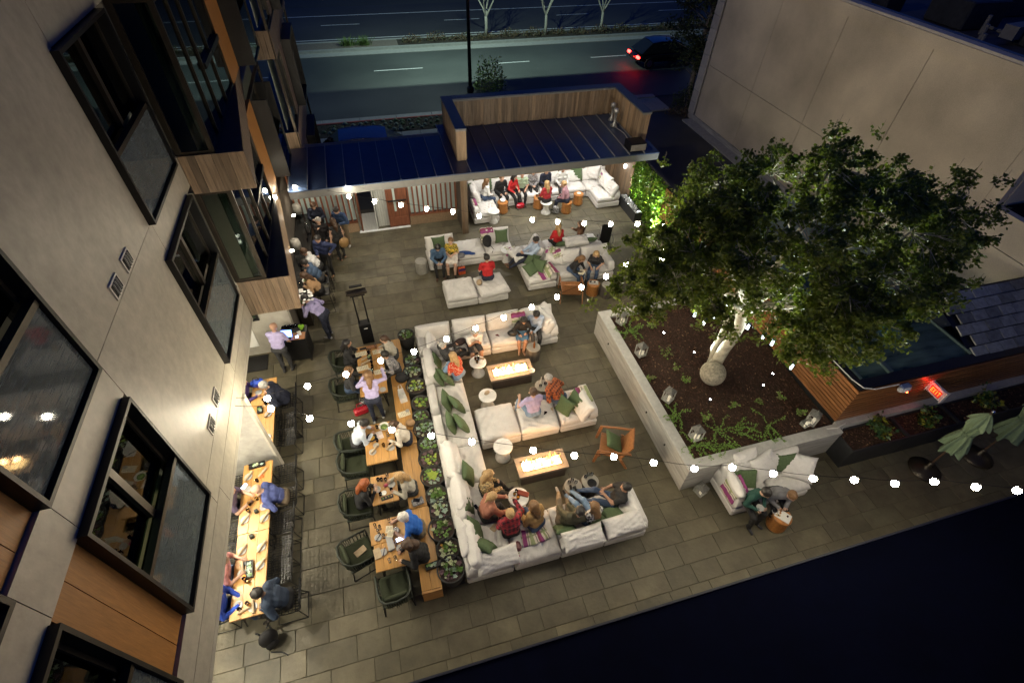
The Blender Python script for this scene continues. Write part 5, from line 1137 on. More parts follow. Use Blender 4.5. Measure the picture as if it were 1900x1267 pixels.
def person(label, x, y, yaw, pose='sit', top='l', bot='d', skin='l', hair=('short', 'br'), hz=None, lean=8, side=0, hp=0, hy=0, lh=None, rh=None, lf=None, rf=None, s=1.0, fem=False, sleeve='long', legs='long', shoe=(.03, .025, .02), group=None, skirt=None, coat=0, z0=.016, apron=None, bottype=None):
    """one continuous body mesh; +y is where the figure faces before yaw"""
    PCOUNT[0] += 1; seed = PCOUNT[0]; rr = random.Random(seed)
    sit = pose == 'sit'
    hz = hz if hz is not None else (.585 if sit else .94*s); fl = z0 - hz + .045
    H = V3(0, 0, 0); le = rad(lean); si = rad(side)
    t = nrm(V3(math.sin(si), math.sin(le), math.cos(le)*math.cos(si)))
    t2 = nrm(t + .35*V3(0, math.sin(le), 0)*(1 if lean > 0 else .3)); lat = nrm(np.cross(V3(0, 1, 0) if abs(lean) < 70 else V3(0, 0, -1), V3(0, 0, 1))); lat = nrm(lat - t*float(lat @ t))
    if lat[0] < 0: lat = -lat
    sw = (.155 if fem else .185)*s; hw = (.095 if fem else .09)*s
    hl, hr = H - V3(hw, 0, 0), H + V3(hw, 0, 0)
    c1 = H + t*.15*s; c2 = c1 + (t*.6+t2*.4)*.15*s; c3 = c2 + t2*.16*s; nb = c3 + t2*.055*s
    up = nrm(t2*.45 + V3(0, 0, .7)); yw = rad(hy); pt = rad(hp)
    fwd0 = nrm(V3(-math.sin(yw), math.cos(yw), 0)); fwd = nrm(fwd0*math.cos(pt) - V3(0, 0, 1)*math.sin(pt) + .25*V3(0, 0, -1)*max(math.sin(le), 0)); upH = nrm(up - fwd*float(up @ fwd)); rt = np.cross(fwd, upH)
    hc = nb + up*.085*s + upH*.085*s + fwd*.02*s
    dl = V3(-.13, .30, .07) if sit else V3(-.25, .06, -.12)
    lh = V3(*lh) if lh is not None else dl; rh = V3(*rh) if rh is not None else dl*V3(-1, 1, 1)
    lf = V3(*lf) if lf is not None else (V3(-.11, .43, fl) if sit else V3(-.10, -.02, fl)); rf = V3(*rf) if rf is not None else (V3(.12, .45, fl) if sit else V3(.11, .06, fl))
    shl, shr = c3 - lat*sw, c3 + lat*sw
    el, lh = ik(shl, lh, .285*s, .25*s, V3(-.6, -.5, -.6)); er, rh = ik(shr, rh, .285*s, .25*s, V3(.6, -.5, -.6))
    pk = V3(0, .5, 1) if sit else V3(0, 1, .1)
    kl, lf = ik(hl, lf, .43*s, .43*s, pk + V3(-.12, 0, 0)); kr, rf = ik(hr, rf, .43*s, .43*s, pk + V3(.12, 0, 0))
    g = coat
    # prims: a, b, ra, rb, material (0 skin 1 top 2 bottom 3 shoe 4 second)
    Q = [(hl, hr, .122*s, .122*s, 2), (c1-lat*.06*s, c1+lat*.06*s, (.115+g)*s, (.115+g)*s, 1), (c2-lat*.085*s, c2+lat*.085*s, (.115+g)*s, (.115+g)*s, 1), (shl+lat*.03, shr-lat*.03, (.078+g)*s, (.078+g)*s, 1), (c2+t2*.05, c3, .11*s, .085*s, 1),
         (nb-t2*.05, hc-upH*.05*s, .056*s, .050*s, 0), (hc+upH*.02*s-fwd*.012*s, hc+upH*.02*s+fwd*.012*s, .094*s, .090*s, 0), (hc+fwd*.028*s-upH*.02*s, hc+fwd*.05*s-upH*.088*s, .066*s, .040*s, 0), (hc+fwd*.088*s+upH*.01*s, hc+fwd*.112*s-upH*.022*s, .010*s, .017*s, 0)]
    if fem: Q += [(c2+nrm(np.cross(lat, t2))*-.0 + V3(0, .07, 0)*s - lat*.06*s, c2 + V3(0, .07, 0)*s + lat*.06*s, .066*s, .066*s, 1)]
    am = 1 if sleeve == 'long' else 0
    for S_, E_, Hd in ((shl, el, lh), (shr, er, rh)):
        if sleeve == 'short': m_ = S_ + (E_-S_)*.62; Q += [(S_, m_, (.064+g)*s, (.060+g)*s, 1), (m_, E_, .047*s, .043*s, 0)]
        elif sleeve == 'none': Q += [(S_, E_, .056*s, .044*s, 0)]
        else: Q += [(S_, E_, (.064+g)*s, (.052+g)*s, 1)]
        Q += [(E_, Hd, (.050+g if am else .043)*s, (.038+g*.6 if am else .028)*s, am)]
        d_ = nrm(Hd-E_); Q += [(Hd, Hd+d_*.055*s, .030*s, .030*s, 0)]
    for h_, k_, f_ in ((hl, kl, lf), (hr, kr, rf)):
        lm = 2 if legs == 'long' else 0
        if legs == 'shorts': m_ = h_ + (k_-h_)*.8; Q += [(h_, m_, .098*s, .085*s, 2), (m_, k_, .066*s, .058*s, 0)]
        elif legs == 'skirt': Q += [(h_, k_, .088*s, .060*s, 0)]
        else: Q += [(h_, k_, .092*s, .066*s, 2)]
        sh = f_ - k_; Q += [(k_, k_+sh*.45, .058*s, .056*s, lm), (k_+sh*.45, f_, .054*s, .040*s, lm)]
        fd = nrm(V3(0, 1, 0)*(.8 if sit else 1) + .5*V3(math.copysign(.35, h_[0]), 0, 0) + (V3(0, 0, 1) if sh[2] > -.25 else V3(0, 0, 0))); Q += [(f_ - fd*.05*s - V3(0, 0, .005), f_ + fd*.15*s - V3(0, 0, .012), .036*s, .032*s, 3)]
    if skirt:
        km = (hl+hr)/2*(1-skirt) + (kl+kr)/2*skirt; Q += [(hl, hl*(1-skirt)+kl*skirt, .125*s, .105*s, 2), (hr, hr*(1-skirt)+kr*skirt, .125*s, .105*s, 2), (H, km, .12*s, .10*s, 2)]
    if coat > .02: Q += [(hl*1.1, hl*1.1*.75+kl*.25, .12*s, .11*s, 1), (hr*1.1, hr*1.1*.75+kr*.25, .12*s, .11*s, 1)]
    h = .0205
    P, F, lo = field(Q, h, .032)
    v, f = nets(F, lo, h)
    cen = v[f].mean(1); D = np.stack([cone(cen, *q[:4]) - (.012 if q[4] in (1, 2) else 0) for q in Q], 1); mi = np.array([q[4] for q in Q])[D.argmin(1)]
    # cloth folds
    vm = np.zeros(len(v), bool); vm[f[np.isin(mi, (1, 2))].ravel()] = True
    nz = np.sin(v @ V3(31, 17, 44) + seed) * np.sin(v @ V3(-23, 37, 19)) + .7*np.sin(v @ V3(64, -41, 27)+2*seed)
    dd = v - v[vm].mean(0) if vm.any() else v
    nn_ = np.zeros_like(v); fn = np.cross(v[f[:, 2]]-v[f[:, 0]], v[f[:, 3]]-v[f[:, 1]])
    for c in range(4): np.add.at(nn_, f[:, c], fn)
    nn_ /= np.maximum(np.linalg.norm(nn_, axis=1), 1e-9)[:, None]
    v = v + nn_ * (nz*.0045*vm)[:, None]
    # hands: five separate bent fingers
    ex = MB()
    for sgn, E_, Hd in ((-1, el, lh), (1, er, rh)):
        d = nrm(Hd-E_); n_ = nrm(V3(0, 0, -1) - d*float(V3(0, 0, -1) @ d)) if abs(d[2]) < .92 else V3(0, -1, 0)
        sd = np.cross(d, n_); base = Hd + d*.06*s
        for q, ln in ((-1.5, .058), (-.5, .070), (.5, .074), (1.5, .064)):
            b0 = base + sd*q*.0165*s; p1 = b0 + (d*.8+n_*.35)*ln*.5*s; p2 = p1 + (d*.45+n_*.85)*ln*.5*s
            ex.tube([b0-d*.012, b0, p1, p2], [.0085*s, .0085*s, .0075*s, .005*s], 5)
        th = Hd + d*.02*s + sd*sgn*-.026*s; ex.tube([th, th + (d*.5 - sd*sgn*.8)*.034*s, th + (d*.95 - sd*sgn*.55 + n_*.4)*.055*s], [.011*s, .009*s, .006*s], 5)
    nf = len(ex.f)
    hb_ = Matrix((rt.tolist(), fwd.tolist(), upH.tolist())).transposed()
    for sg in (-1, 1):
        ex.ell(hc + rt*sg*.033*s + fwd*.086*s + upH*.012*s, (.013*s, .009*s, .007*s), 6, 4, 5, hb_)
        ex.ell(hc + rt*sg*.092*s - upH*.008*s, (.012*s, .022*s, .03*s), 6, 4, 0, hb_)
    ex.ell(hc + fwd*.092*s - upH*.056*s, (.022*s, .008*s, .007*s), 6, 4, 6, hb_)
    allv = np.concatenate([v, np.array(ex.v, np.float32).reshape(-1, 3)]); mats = [SKIN[skin], top, bot, plain('shoe_%d_%d' % (int(shoe[0]*100), int(shoe[2]*100)), shoe, .5), top, M_eye, M_lip]
    me = bpy.data.meshes.new('person'); fl_ = [tuple(int(i) for i in q) for q in f] + [tuple(i+len(v) for i in q) for q in ex.f]
    me.from_pydata(allv.tolist(), [], fl_)
    for m_ in mats: me.materials.append(m_)
    me.polygons.foreach_set('material_index', np.concatenate([mi, np.array(ex.m, int)]).astype(np.int32)); me.polygons.foreach_set('use_smooth', [True]*len(fl_)); me.update()
    o = part('person', me, None, None, (x, y, hz), (0, 0, rad(yaw)), label); o['category'] = 'person'
    if group: o['group'] = group
    st_, hcx = hair
    if st_ not in ('bald',):
        hm = hairmat(hcx) if isinstance(hcx, str) else hcx
        q = [(hc-fwd*.022*s+upH*.026*s, hc+fwd*.006*s+upH*.035*s, .104*s, .098*s)]
        bk = -nrm(np.cross(lat, t2))
        if float(bk @ fwd) > 0: bk = -bk
        back = nb + bk*.085*s - fwd*.02
        if st_ in ('long', 'curly'):
            e_ = .075 if st_ == 'long' else .10; L_ = c3 + bk*(.10*s) - t2*(.10 if st_ == 'long' else .0)
            q += [(hc-fwd*.05*s-upH*.02*s, back, .085*s, e_*s), (back, L_, e_*s, .05*s)]
            for sg in (-1, 1): q += [(hc+rt*sg*.075*s-fwd*.02*s, nb+rt*sg*.085*s+fwd*.01*s-upH*.03*s, .042*s, .036*s)]
            if st_ == 'curly':
                for k in range(12): a = rr.uniform(0, 6.3); q += [(hc+rt*math.cos(a)*.09*s-fwd*rr.uniform(.0, .09)*s+upH*rr.uniform(-.12, .08)*s,)*2 + (.045*s, .045*s)]
        if st_ == 'bun': q += [(hc-fwd*.12*s+upH*.03*s,)*2 + (.05*s, .05*s)]
        if st_ == 'pony': q += [(hc-fwd*.10*s, hc-fwd*.15*s-upH*.12*s, .045*s, .022*s)]
        P, F, lo = field(q, .0185, .02)
        F = np.maximum(F, .100*s - np.sqrt(((P-(hc+fwd*.118*s-upH*.048*s))**2).sum(-1)))
        if st_ in ('short', 'cap'): F = np.maximum(F, -((P-hc) @ upH) - (.035*s))
        hv, hf = nets(F, lo, .0185)
        if len(hf):
            hv = hv + .004*np.sin(hv @ V3(90, 70, 30))[:, None]*V3(1, 1, .5)
            part('cap' if st_ == 'cap' else 'hair', npmesh('hair', hv, hf, [hm]), None, o)
            if st_ == 'cap': part('cap_peak', MB().ell(hc+fwd*.12*s+upH*.045*s, (.075*s, .075*s, .012*s), 10, 4, 0, hb_), hm, o, smooth=True)
    o['hc'] = [float(a) for a in hc]; o['rh'] = [float(a) for a in rh]; o['lh'] = [float(a) for a in lh]
    del o['hc'], o['rh'], o['lh']
    if apron: # waist apron cloth as a child
        n = 10; av = []; af = []
        for i in range(n+1):
            a = PI*(.15+.7*i/n)
            for zz, r_ in ((.06, .155), (-.12, .17), (-.38, .19)): av.append((math.cos(a)*r_*s, math.sin(a)*r_*s + .01, zz))
        for i in range(n):
            for j in range(2): b_ = i*3+j; af.append((b_, b_+3, b_+4, b_+1))
        part('apron', MB().add(av, af), plain('apron_tan', (.34, .26, .17)), o, smooth=True)
    return o
cl = plain
NAVY = cl('navy_cloth', (.012, .016, .035)); BLACK = cl('black_cloth', (.010, .010, .011)); DENIM = cl('denim', (.045, .075, .14)); PALED = cl('pale_denim', (.16, .24, .36)); CHAR = cl('charcoal_cloth', (.03, .03, .032)); WHITE = cl('white_shirt', (.62, .62, .60)); LAV = cl('lavender_shirt', (.36, .32, .52)); PBLUE = cl('pale_blue_shirt', (.34, .42, .55)); BLUESH = cl('mid_blue_shirt', (.05, .10, .18)); RED = cl('red_shirt', (.42, .012, .014)); REDSW = cl('red_sweater', (.30, .015, .02)); BLUESW = cl('blue_sweater', (.055, .075, .22)); ROYAL = cl('royal_blue_polo', (.010, .10, .42)); CAMEL = cl('camel_cloth', (.36, .22, .11)); TAN = cl('tan_jacket', (.33, .20, .075)); OLIVE = cl('olive_jacket', (.055, .052, .028)); BROWN = cl('brown_jacket', (.11, .05, .025)); BEIGE = cl('beige_blouse', (.40, .375, .31)); CREAM = cl('cream_blouse', (.60, .55, .47)); SALMON = cl('salmon_cardigan', (.30, .12, .075)); PURPLE = cl('purple_cloth', (.055, .03, .14)); PINK = cl('pink_shirt', (.46, .20, .19)); BRBLUE = cl('bright_blue_coat', (.012, .05, .35)); TEAL = cl('bottle_green_sweater', (.012, .06, .045)); GREY = cl('grey_wool', (.16, .16, .17)); LGREY = cl('light_grey_cloth', (.36, .36, .36)); MAUVE = cl('mauve_jacket', (.30, .16, .19)); SAGE = cl('sage_polo', (.32, .40, .28)); SKIRTB = cl('blue_skirt', (.05, .13, .24)); SKIRTW = cl('white_skirt', (.62, .58, .53)); KHAKI = cl('khaki', (.16, .12, .075)); ORANGE = cl('orange_red', (.5, .06, .02)); DKBLUE = cl('dark_blue_coat', (.018, .032, .06)); BLAZER = cl('blue_blazer', (.02, .045, .11)); STEEL = cl('steel_blue_top', (.035, .065, .12))
FLORAL = pattern('red_floral', 'dots', [(.50, .05, .015), (.65, .55, .42)], 26); YEL = pattern('yellow_floral', 'blotch', [(.5, .34, .03), (.03, .05, .03), (.5, .35, .04)], 16); PLAID = pattern('orange_plaid', 'plaid', [(.05, .015, .012), (.20, .05, .02), (.36, .10, .03)], 14); REDPL = pattern('red_plaid', 'plaid', [(.03, .006, .01), (.14, .012, .022), (.30, .02, .03)], 11); LEO = pattern('leopard', 'blotch', [(.38, .27, .12), (.03, .022, .012), (.30, .21, .10)], 18); CHECK = pattern('black_white_check', 'plaid', [(.02, .02, .02), (.12, .12, .12), (.6, .6, .58)], 16); SPECK = pattern('speckled_white', 'dots', [(.58, .58, .58), (.05, .05, .08)], 40); GFLOR = pattern('black_floral', 'dots', [(.012, .012, .014), (.09, .08, .08)], 30); GREYP = pattern('grey_print', 'blotch', [(.12, .12, .13), (.30, .29, .29), (.18, .17, .17)], 16)
GL = 'people in the covered lounge'; GB = 'people along the bar'; GF = 'people round the fire tables'; GD = 'diners at the small oak tables'; GCO = 'diners at the long tables'; GM2 = 'people on the middle sofas'
tab = dict(lh=(-.16, .36, .20), rh=(.16, .36, .20))
# lounge
person('person in white top and jeans at the left of the lounge', 3.98, 17.52, -75, top=WHITE, bot=DENIM, hair=('long', 'lb'), fem=True, s=.95, lean=10, group=GL, hy=-10)
person('person in black top in the lounge next to the white top', 4.68, 17.80, 195, top=BLACK, bot=BLACK, hair=('short', 'lb'), lean=14, group=GL)
person('person in red top and wide black trousers', 5.18, 17.78, 205, top=RED, bot=BLACK, hair=('long', 'bk'), fem=True, s=.96, lean=12, hy=25, group=GL, lf=(-.1, .52, -.53), rf=(.14, .5, -.53))
person('person in sage green polo shirt with dark trousers in the lounge', 5.60, 17.84, 172, top=SAGE, bot=BLACK, skin='t', hair=('short', 'gr'), sleeve='short', lean=10, group=GL)
person('person in grey patterned jacket between green polo and navy sweater', 6.10, 17.98, 178, top=GREYP, bot=BLACK, hair=('short', 'br'), fem=True, s=.95, lean=8, group=GL, lh=(-.05, .28, .12), rh=(.05, .3, .14))
person('person in navy sweater with pale cuffs on the lounge sofa', 6.62, 18.0, 188, top=NAVY, bot=CHAR, hair=('short', 'br'), lean=14, group=GL, lh=(-.04, .3, .12), rh=(.05, .3, .10))
person('person in white shirt and dark trousers right of the navy sweater', 7.34, 17.88, 175, top=WHITE, bot=CHAR, skin='t', hair=('short', 'gr'), lean=8, group=GL)
person('person in red sweater sitting on the white drum seat, back to the patio', 6.33, 16.72, 10, top=REDSW, bot=BLACK, hair=('long', 'bl'), fem=True, s=.96, lean=6, hz=.60, group=GL)
person('person in mauve jacket on the teak stool', 7.15, 16.62, 55, top=MAUVE, bot=NAVY, hair=('short', 'bl'), fem=True, s=.96, lean=16, hz=.57, group=GL)
# middle sofas
person('person in blue shirt looking down at the hands beside the drum stool', 1.55, 14.02, 178, top=BLUESH, bot=BLACK, hair=('short', 'bk'), lean=22, hp=30, lh=(-.08, .40, .06), rh=(.08, .40, .06), shoe=(.10, .05, .03), group=GM2)
person('person in yellow floral blouse and white skirt next to the blue shirt', 2.04, 14.05, 165, top=YEL, bot=SKIRTW, hair=('short', 'lb'), fem=True, s=.95, lean=8, legs='skirt', skirt=.75, sleeve='short', lh=(-.05, .25, .18), rh=(.06, .26, .16), group=GM2)
person('person in red polo shirt and dark cap seen from behind on the ottoman', 2.95, 12.58, 2, top=RED, bot=NAVY, hair=('cap', 'bk'), lean=10, sleeve='short', hz=.60, lh=(-.12, .38, .10), rh=(.12, .36, .10), group=GM2)
person('reclining person in pale blue shirt and dark trousers with brown shoes', 4.66, 13.36, 92, top=PBLUE, bot=NAVY, skin='t', hair=('short', 'bk'), lean=-20, hp=25, lh=(-.06, .26, .22), rh=(.06, .28, .22), lf=(-.06, .80, -.30), rf=(.08, .74, -.24), shoe=(.16, .07, .03), group=GM2)
person('person in red top on the back to back sofa facing the pavilion', 5.80, 13.86, 5, top=RED, bot=BLACK, hair=('long', 'bl'), fem=True, s=.96, lean=6, hz=.60, group=GM2)
person('person in brown jacket holding a glass by the far sofa', 6.66, 13.88, 65, top=BROWN, bot=LGREY, hair=('long', 'br'), fem=True, s=.95, lean=4, hz=.60, rh=(.08, .30, .36), group=GM2)
person('person in black top and jeans reading a menu near the wooden lounge chair', 5.80, 12.42, 215, top=BLACK, bot=DENIM, hair=('long', 'lb'), fem=True, s=.95, lean=30, hp=20, lh=(-.12, .42, .10), rh=(.10, .44, .10), group=GM2)
person('person in black floral blouse at the tree end of the sofa', 6.66, 12.46, 150, top=GFLOR, bot=DENIM, hair=('long', 'bl'), fem=True, s=.95, lean=22, hp=25, sleeve='short', lh=(-.14, .30, .08), rh=(.08, .36, .06), group=GM2)
# fire table sofas
person('person in charcoal jacket leaning back in the corner of the sectional', 1.08, 9.40, -62, top=CHAR, bot=BLACK, hair=('short', 'gr'), lean=-18, coat=.012, lh=(-.10, .28, .26), rh=(.06, .30, .16), lf=(-.05, .78, -.28), rf=(.12, .74, -.32), group=GF)
person('person in red and white patterned top seen from behind', 1.22, 8.72, 40, top=FLORAL, bot=PALED, hair=('long', 'bl'), fem=True, s=.96, lean=14, sleeve='short', hz=.62, lf=(-.38, .30, -.02), rf=(-.25, .42, -.06), group=GF)
person('person in white T-shirt and shorts with clasped hands', 1.84, 9.90, 186, top=WHITE, bot=CHAR, skin='t', hair=('short', 'gr'), lean=26, sleeve='short', legs='shorts', lh=(-.02, .36, .30), rh=(.03, .36, .30), shoe=(.25, .2, .15), group=GF)
person('person in black jacket and blue skirt looking at the shared phone', 3.36, 10.0, 170, top=BLACK, bot=SKIRTB, skin='t', hair=('long', 'bk'), fem=True, s=.95, lean=18, hp=25, legs='skirt', skirt=.7, lh=(-.08, .36, .20), rh=(.12, .34, .14), lf=(-.02, .40, -.53), rf=(.10, .38, -.53), shoe=(.36, .22, .15), group=GF)
person('person in pale blue shirt and dark trousers holding the shared phone', 3.76, 10.06, 168, top=PBLUE, bot=CHAR, skin='t', hair=('short', 'bk'), lean=14, hp=25, lh=(.05, .40, .12), rh=(.16, .38, .16), rf=(.05, .55, -.33), group=GF)
person('person in lavender shirt seen from behind facing the upper fire table', 2.80, 7.06, 4, top=LAV, bot=PALED, hair=('short', 'br'), lean=8, hz=.60, sleeve='short', lh=(-.26, .34, .30), rh=(.10, .36, .26), lf=(-.30, .42, -.36), rf=(.20, .46, -.5), group=GF)
person('person in orange plaid shirt bending to the stump table', 3.62, 7.30, 42, top=PLAID, bot=DENIM, skin='l', hair=('short', 'gr'), lean=38, hp=10, hz=.60, coat=.008, group=GF)
person('person in leopard print coat at the left of the lower fire table', 1.12, 5.30, -85, top=LEO, bot=BLACK, hair=('long', 'bl'), fem=True, s=.96, lean=8, coat=.016, lf=(-.05, .58, -.45), rf=(.1, .66, -.48), lh=(-.1, .3, .08), rh=(.1, .32, .06), group=GF)
person('person in salmon cardigan reaching out one arm', .98, 4.76, -80, top=SALMON, bot=CHAR, hair=('pony', 'bl'), fem=True, s=.97, lean=16, coat=.012, lh=(-.08, .50, .24), rh=(.16, .46, .04), lf=(-.1, .55, -.50), rf=(.08, .62, -.52), group=GF)
person('person in dark red plaid coat raising an amber drink', 1.44, 4.24, 4, top=REDPL, bot=BLACK, hair=('short', 'bl'), fem=True, s=.95, lean=8, coat=.018, rh=(.24, .46, .36), group=GF)
person('person in tan jacket and blue jeans, back to the view', 2.02, 4.26, 28, top=TAN, bot=DENIM, hair=('long', 'lb'), fem=True, s=.96, lean=12, coat=.01, lf=(-.22, .42, -.4), rf=(.0, .44, -.45), group=GF)
person('person in olive jacket slouching on the lower sofa', 2.62, 4.18, -12, top=OLIVE, bot=KHAKI, skin='t', hair=('short', 'bk'), lean=-14, side=24, hp=15, coat=.016, lf=(-.02, .74, -.22), rf=(.16, .78, -.24), shoe=(.3, .3, .3), group=GF)
person('person in black and white checked shirt and pale jeans', 3.16, 4.08, 12, top=CHECK, bot=PALED, hair=('long', 'lb'), fem=True, s=.95, lean=-8, hp=25, lh=(-.12, .22, .12), rh=(.16, .24, .10), lf=(-.16, .72, -.06), rf=(.02, .76, -.10), group=GF)
person('person in black T-shirt lounging against the right sofa arm', 3.80, 4.34, 70, top=BLACK, bot=DENIM, skin='t', hair=('short', 'bk'), lean=-20, sleeve='short', lh=(-.04, .24, .34), rh=(.08, .22, .36), lf=(-.02, .78, -.16), rf=(.24, .76, -.14), shoe=(.02, .02, .02), group=GF)
GP = 'couple on the sofa by the concrete planter'
person('person in bottle green sweater holding a plate', 6.78, 3.64, 188, top=TEAL, bot=BLACK, hair=('short', 'bk'), lean=16, hp=20, lh=(-.10, .34, .14), rh=(.10, .34, .14), shoe=(.02, .02, .03), group=GP)
person('person in grey wool sweater bending to the food on the teak stool', 7.46, 3.62, 170, top=GREY, bot=BLACK, hair=('short', 'lb'), fem=True, s=.96, lean=34, hp=15, coat=.012, lh=(-.06, .40, .06), rh=(.12, .38, .04), group=GP)
# small oak tables
person('person in black in the armchair left of the cream menus', -1.62, 10.0, -92, top=BLACK, bot=BLACK, skin='t', hair=('long', 'bk'), fem=True, s=.96, lean=8, rh=(.12, .36, .14), lh=(-.16, .34, .12), group=GD)
person('person in beige blouse on the bench at the menu table', -.36, 9.95, 88, top=BEIGE, bot=CHAR, hair=('pony', 'br'), fem=True, s=.96, lean=16, lh=(-.12, .36, .30), rh=(.16, .36, .18), hz=.56, group=GD)
person('person in grey print top on the bench below the beige blouse', -.36, 9.42, 96, top=GREYP, bot=CHAR, skin='t', hair=('short', 'bk'), fem=True, s=.95, lean=20, hz=.56, group=GD, **tab)
person('person in charcoal jacket in the armchair behind the leaning lavender shirt', -1.64, 9.02, -90, top=CHAR, bot=DENIM, hair=('long', 'lb'), fem=True, s=.96, lean=10, group=GD, **tab)
person('person in lavender shirt and tan apron leaning over the menu table', -1.04, 8.18, -4, pose='stand', top=LAV, bot=NAVY, hair=('long', 'lb'), fem=True, s=.98, lean=28, lh=(-.18, .46, .34), rh=(.30, .62, .38), shoe=(.4, .4, .4), rf=(.14, .10, -.87), apron=True)
person('person in pale blue shirt eating from the black pan', -1.57, 7.30, -86, top=cl('ice_blue_shirt', (.50, .56, .64)), bot=CHAR, skin='t', hair=('short', 'bk'), lean=24, hp=25, lh=(-.14, .40, .20), rh=(.10, .40, .24), group=GD)
person('person in cream blouse on the bench by the salad bowl', -.36, 7.10, 84, top=CREAM, bot=NAVY, hair=('bun', 'br'), fem=True, s=.96, lean=20, hp=15, hz=.56, group=GD, **tab)
person('person in black in the armchair at the smallest oak table', -1.56, 5.74, -82, top=BLACK, bot=BLACK, hair=('long', 'rd'), fem=True, s=.96, lean=16, hp=10, lh=(-.1, .34, .26), rh=(.08, .34, .28), group=GD)
person('person in beige top on the bench at the smallest table', -.42, 5.78, 92, top=BEIGE, bot=CHAR, hair=('long', 'bl'), fem=True, s=.96, lean=18, hp=10, hz=.56, lh=(-.12, .38, .22), rh=(.18, .42, .24), group=GD)
person('person in royal blue polo reading a menu', -.40, 4.80, 84, top=ROYAL, bot=KHAKI, hair=('short', 'wh'), lean=20, hp=15, hz=.57, sleeve='short', lh=(-.12, .46, .20), rh=(.14, .50, .22), shoe=(.12, .08, .05), group=GD)
person('person in black jacket at the near end of the oak bench', -.40, 4.28, 92, top=BLACK, bot=BLACK, hair=('curly', 'br'), fem=True, s=.97, lean=22, hp=10, hz=.57, coat=.01, lh=(-.14, .40, .20), rh=(.10, .40, .20), group=GD)
# long tables
person('person in navy jacket at the far long table', -3.22, 9.08, 92, top=NAVY, bot=NAVY, hair=('short', 'gr'), lean=26, hp=20, coat=.012, group=GCO, **tab)
person('person in purple by the wall opposite the navy jacket', -4.20, 9.28, -92, top=PURPLE, bot=BLACK, hair=('short', 'br'), fem=True, s=.95, lean=12, group=GCO, **tab)
person('person in blue sweater at the long table', -3.16, 6.26, 94, top=BLUESW, bot=KHAKI, hair=('bald', 'bk'), lean=32, hp=18, group=GCO, lh=(-.2, .34, .2), rh=(.14, .40, .2))
person('person in dim purple shirt on the wall side opposite the blue sweater', -4.22, 6.28, -90, top=cl('dim_purple_shirt', (.10, .075, .13)), bot=BLACK, hair=('short', 'br'), lean=14, sleeve='short', group=GCO, lh=(-.1, .42, .20), rh=(.12, .40, .2))
person('person in dark blue coat at the near end of the long table', -3.02, 4.08, 90, top=DKBLUE, bot=BLACK, skin='d', hair=('short', 'bk'), lean=30, hp=15, coat=.012, group=GCO, **tab)
person('person in pink shirt on the wall side near the succulent tray', -4.20, 4.82, -88, top=PINK, bot=PALED, hair=('short', 'lb'), lean=14, sleeve='short', group=GCO, **tab)
person('person in bright blue coat on the wall side near the table end', -4.20, 4.22, -92, top=BRBLUE, bot=DENIM, skin='t', hair=('short', 'br'), lean=10, group=GCO, lh=(-.1, .34, .14), rh=(.1, .34, .16))
# bar and staff
person('person in dark navy shirt standing by the screen at the far end of the bar', -2.25, 16.65, 178, pose='stand', top=NAVY, bot=BLACK, hair=('short', 'br'), lean=6, hp=25, lh=(-.1, .28, .22), rh=(.1, .28, .22), group=GB)
person('person in blue blazer and grey vest standing by the slatted screen', -1.42, 16.22, 150, pose='stand', top=BLAZER, bot=KHAKI, hair=('short', 'bk'), lean=10, hp=30, coat=.012, lh=(-.10, .28, .20), rh=(.10, .30, .18), shoe=(.4, .38, .36), group=GB)
person('person in black vest over lavender shirt at the bar', -2.10, 15.72, 168, top=cl('black_vest', (.014, .012, .014)), bot=BLACK, hair=('short', 'gr'), hz=.86, lean=6, lh=(-.18, .20, .05), rh=(.04, .22, .42), lf=(-.14, .32, -.60), rf=(.14, .34, -.60), group=GB)
person('person standing with tan shoulder bag, back to the patio', -1.62, 15.42, 30, pose='stand', top=BLACK, bot=BLACK, hair=('long', 'br'), fem=True, s=.96, lean=4, sleeve='none', shoe=(.25, .13, .08), group=GB)
person('person in royal navy jacket turned to the patio at the bar', -2.06, 14.60, 150, pose='stand', top=cl('royal_navy_jacket', (.018, .028, .085)), bot=BLACK, hair=('short', 'bk'), lean=8, hp=15, coat=.014, lh=(-.30, .10, .18), rh=(.1, .24, .1), shoe=(.32, .18, .09), group=GB)
person('person in white speckled shirt leaning on the bar', -2.26, 14.08, 82, top=SPECK, bot=BLACK, skin='t', hair=('short', 'br'), hz=.84, lean=28, hp=5, lh=(-.1, .32, .24), rh=(.1, .28, .40), lf=(-.14, .3, -.58), rf=(.14, .3, -.58), group=GB)
person('person in steel blue top on the bar stool beside the camel sweater', -2.22, 13.50, 84, top=STEEL, bot=CHAR, skin='t', hair=('short', 'bk'), hz=.84, lean=28, hp=15, lh=(-.14, .36, .24), rh=(.1, .36, .24), lf=(-.14, .3, -.58), rf=(.14, .3, -.58), group=GB)
person('person in camel sweater at the near end of the bar', -2.26, 12.92, 88, top=CAMEL, bot=BLACK, hair=('long', 'br'), fem=True, s=.97, hz=.84, lean=26, hp=15, coat=.01, lh=(-.12, .34, .24), rh=(.12, .34, .24), lf=(-.12, .3, -.58), rf=(.12, .3, -.58), group=GB)
person('person in lilac shirt stooping at the bar end beside the orchids', -2.14, 11.62, 62, pose='stand', top=cl('lilac_shirt', (.30, .27, .46)), bot=NAVY, skin='t', hair=('short', 'bk'), lean=42, hp=10, lh=(-.1, .52, .24), rh=(.14, .34, .12), shoe=(.3, .3, .3))
